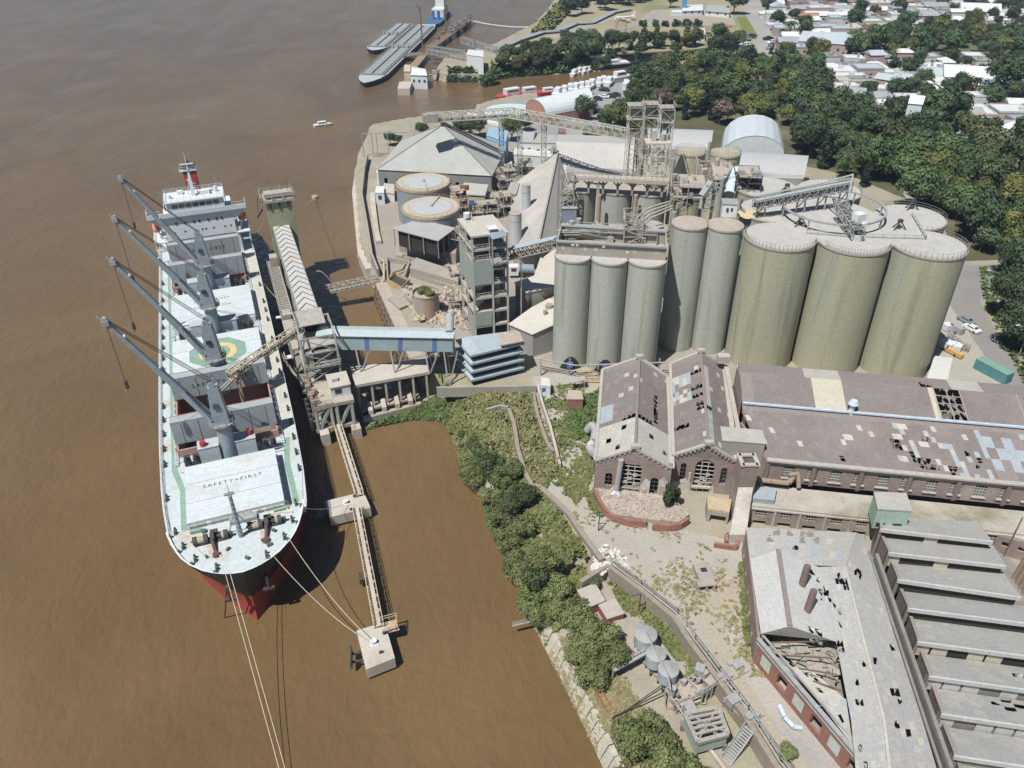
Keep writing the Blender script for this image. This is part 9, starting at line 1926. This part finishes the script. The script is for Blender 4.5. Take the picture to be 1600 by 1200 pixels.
# ================ beyond 300 broadleaf trees the farthest become one mass
def mass():
    L=[(t,c,z) for t,c,z in TREES if t.name.startswith('broadleaf_tree')]
    if len(L)<=296: return
    L.sort(key=lambda a:-a[0].location.y/max(a[0].scale)**.5); ex=L[:len(L)-296]; V=[];Fc=[];MI=[];mats=[];n=0
    for t,c,z in ex:
        TREES.remove((t,c,z)); mw=np.array(Matrix.LocRotScale(t.location,t.rotation_euler,t.scale))
        for ch in t.children:
            me=ch.data; k=len(me.vertices); a=np.empty(k*3); me.vertices.foreach_get('co',a); a=a.reshape(-1,3)@mw[:3,:3].T+mw[:3,3]
            mt=me.materials[0]; 
            if mt not in mats: mats.append(mt)
            V.append(a); Fc+=[tuple(v+n for v in p.vertices) for p in me.polygons]; MI+=[mats.index(mt)]*len(me.polygons); n+=k
        for ch in list(t.children): bpy.data.objects.remove(ch)
        bpy.data.objects.remove(t)
    me=bpy.data.meshes.new('far_wood'); me.from_pydata(np.vstack(V).tolist(),[],Fc)
    for m_ in mats: me.materials.append(m_)
    me.polygons.foreach_set('material_index',MI); me.update(); o=bpy.data.objects.new('far_wood',me); C.objects.link(o)
    tag(o,'distant tree crowns merging across the top of town','wood',None,'stuff')
mass()
# ================ labels that single each thing out; prototypes removed
from collections import defaultdict
ORD=['','second ','third ','fourth ','fifth ','sixth ','seventh ','eighth ','ninth ','tenth ','eleventh ','twelfth ']
def nth(i,n):
    if n==1: return ''
    if i==0: return ', leftmost of them'
    if i==n-1: return ', rightmost of them'
    return f', {ORD[i]}from left'.replace('  ',' ')
g=defaultdict(list)
for t,b,z,lb in HOUSES: g[(b,z)].append(t)
for (b,z),ts in g.items():
    ts.sort(key=lambda t:proj(t.location)[0])
    for i,t in enumerate(ts): t['label']=f'{b} {z}'+nth(i,len(ts))
g=defaultdict(list)
for t,c,z in TREES:
    if z[0]=='x': t['label']=z[1:]+' clump of green weeds in the open planted tank'; t['category']='plant'; t['group']='weeds in the planted tank'; t.name='tank_weed'; continue
    if z.startswith('dark cone'): t['label']=z; continue
    g[(c,z)].append(t)
ROW=['back row','second row','third row','fourth row','fifth row','sixth row']
for (c,z),ts in g.items():
    for t in ts: t['group']=(c+' '+z)[:70]
    ts.sort(key=lambda t:-t.location.y); nr=max(1,-(-len(ts)//9))
    for r in range(nr):
        row=sorted(ts[r*9:(r+1)*9],key=lambda t:proj(t.location)[0])
        for i,t in enumerate(row): t['label']=f'{c} {z}'+(', '+(ROW[r] if r<nr-1 else 'front row') if nr>1 else '')+nth(i,len(row))
def kill(o):
    for ch in list(o.children): kill(ch)
    bpy.data.objects.remove(o)
for o in [o for o in list(C.objects) if o.parent is None and o.location.z<-900]: kill(o)
for o in C.objects:
    if o.parent is not None and 'category' in o: del o['category']

# ================ repeated pieces become parts of their own
def split_parts(names,cap=95):
    for o in [o for o in list(C.objects) if o.parent is not None and o.type=='MESH' and o.name.split('.')[0] in names and o.data.users==1 and not o.children]:
        me=o.data; nv=len(me.vertices); par=list(range(nv))
        def fd(a):
            while par[a]!=a: par[a]=par[par[a]]; a=par[a]
            return a
        for p in me.polygons:
            v=p.vertices; r=fd(v[0])
            for q in v[1:]: par[fd(q)]=r
        comp=defaultdict(list)
        for i in range(nv): comp[fd(i)].append(i)
        bb=[]
        for k,vs_ in comp.items():
            a=np.array([me.vertices[i].co[:] for i in vs_]); bb.append([a.min(0)-.03,a.max(0)+.03,[k]])
        ch=True
        while ch:
            ch=False; out=[]
            for b in bb:
                for c in out:
                    if (b[0]<=c[1]).all() and (c[0]<=b[1]).all(): c[0]=np.minimum(b[0],c[0]); c[1]=np.maximum(b[1],c[1]); c[2]+=b[2]; ch=True; break
                else: out.append(b)
            bb=out
        if len(bb)<2 or len(bb)>cap: continue
        cl={k:i for i,b in enumerate(bb) for k in b[2]}; F_=defaultdict(list)
        for p in me.polygons: F_[cl[fd(p.vertices[0])]].append(p)
        for i,ps in F_.items():
            idx={}; v=[]; f=[]
            for p in ps:
                t=[]
                for q in p.vertices:
                    if q not in idx: idx[q]=len(v); v.append(me.vertices[q].co[:])
                    t.append(idx[q])
                f.append(t)
            nm=o.name.split('.')[0]; m2=bpy.data.meshes.new(nm); m2.from_pydata(v,[],f)
            for mt in me.materials: m2.materials.append(mt)
            m2.polygons.foreach_set('material_index',[p.material_index for p in ps]); m2.update(); n2=bpy.data.objects.new(nm,m2); C.objects.link(n2); n2.parent=o.parent
        bpy.data.objects.remove(o)
split_parts({'mooring_bitts','forecastle_fittings','crane_cab_window','machinery_box','clerestory_panel','deck_machinery','splayed_leg','pilaster','green_panel','mast_house','bridge_window','porthole','column','trestle_leg','timber_fender','buttress','rubber_fender','support_leg','pile','bracket','wheel','post','leg','jib_lamp','mast_house_vent','plaster_patch','boarded_window','repair_panel','deck_railing','roof_equipment','sidelight_screen','funnel','annex_leg','conveyor_leg','support_frame','brackets','fittings','drive_housing','life_raft','roof_vent','slot_window','machine','stone_block','foundation_block','loading_mast','window','green_locker','breakwater','windlass','rope_drum','lifeboat_davit','drive_box','wing','hatch_seal','walkway_stripe','white_box','mill_hopper','blue_panel','landing','monitor_gable','pipe_bridge','handrail','bridge_wing','side_platform','steel_leg','double'})
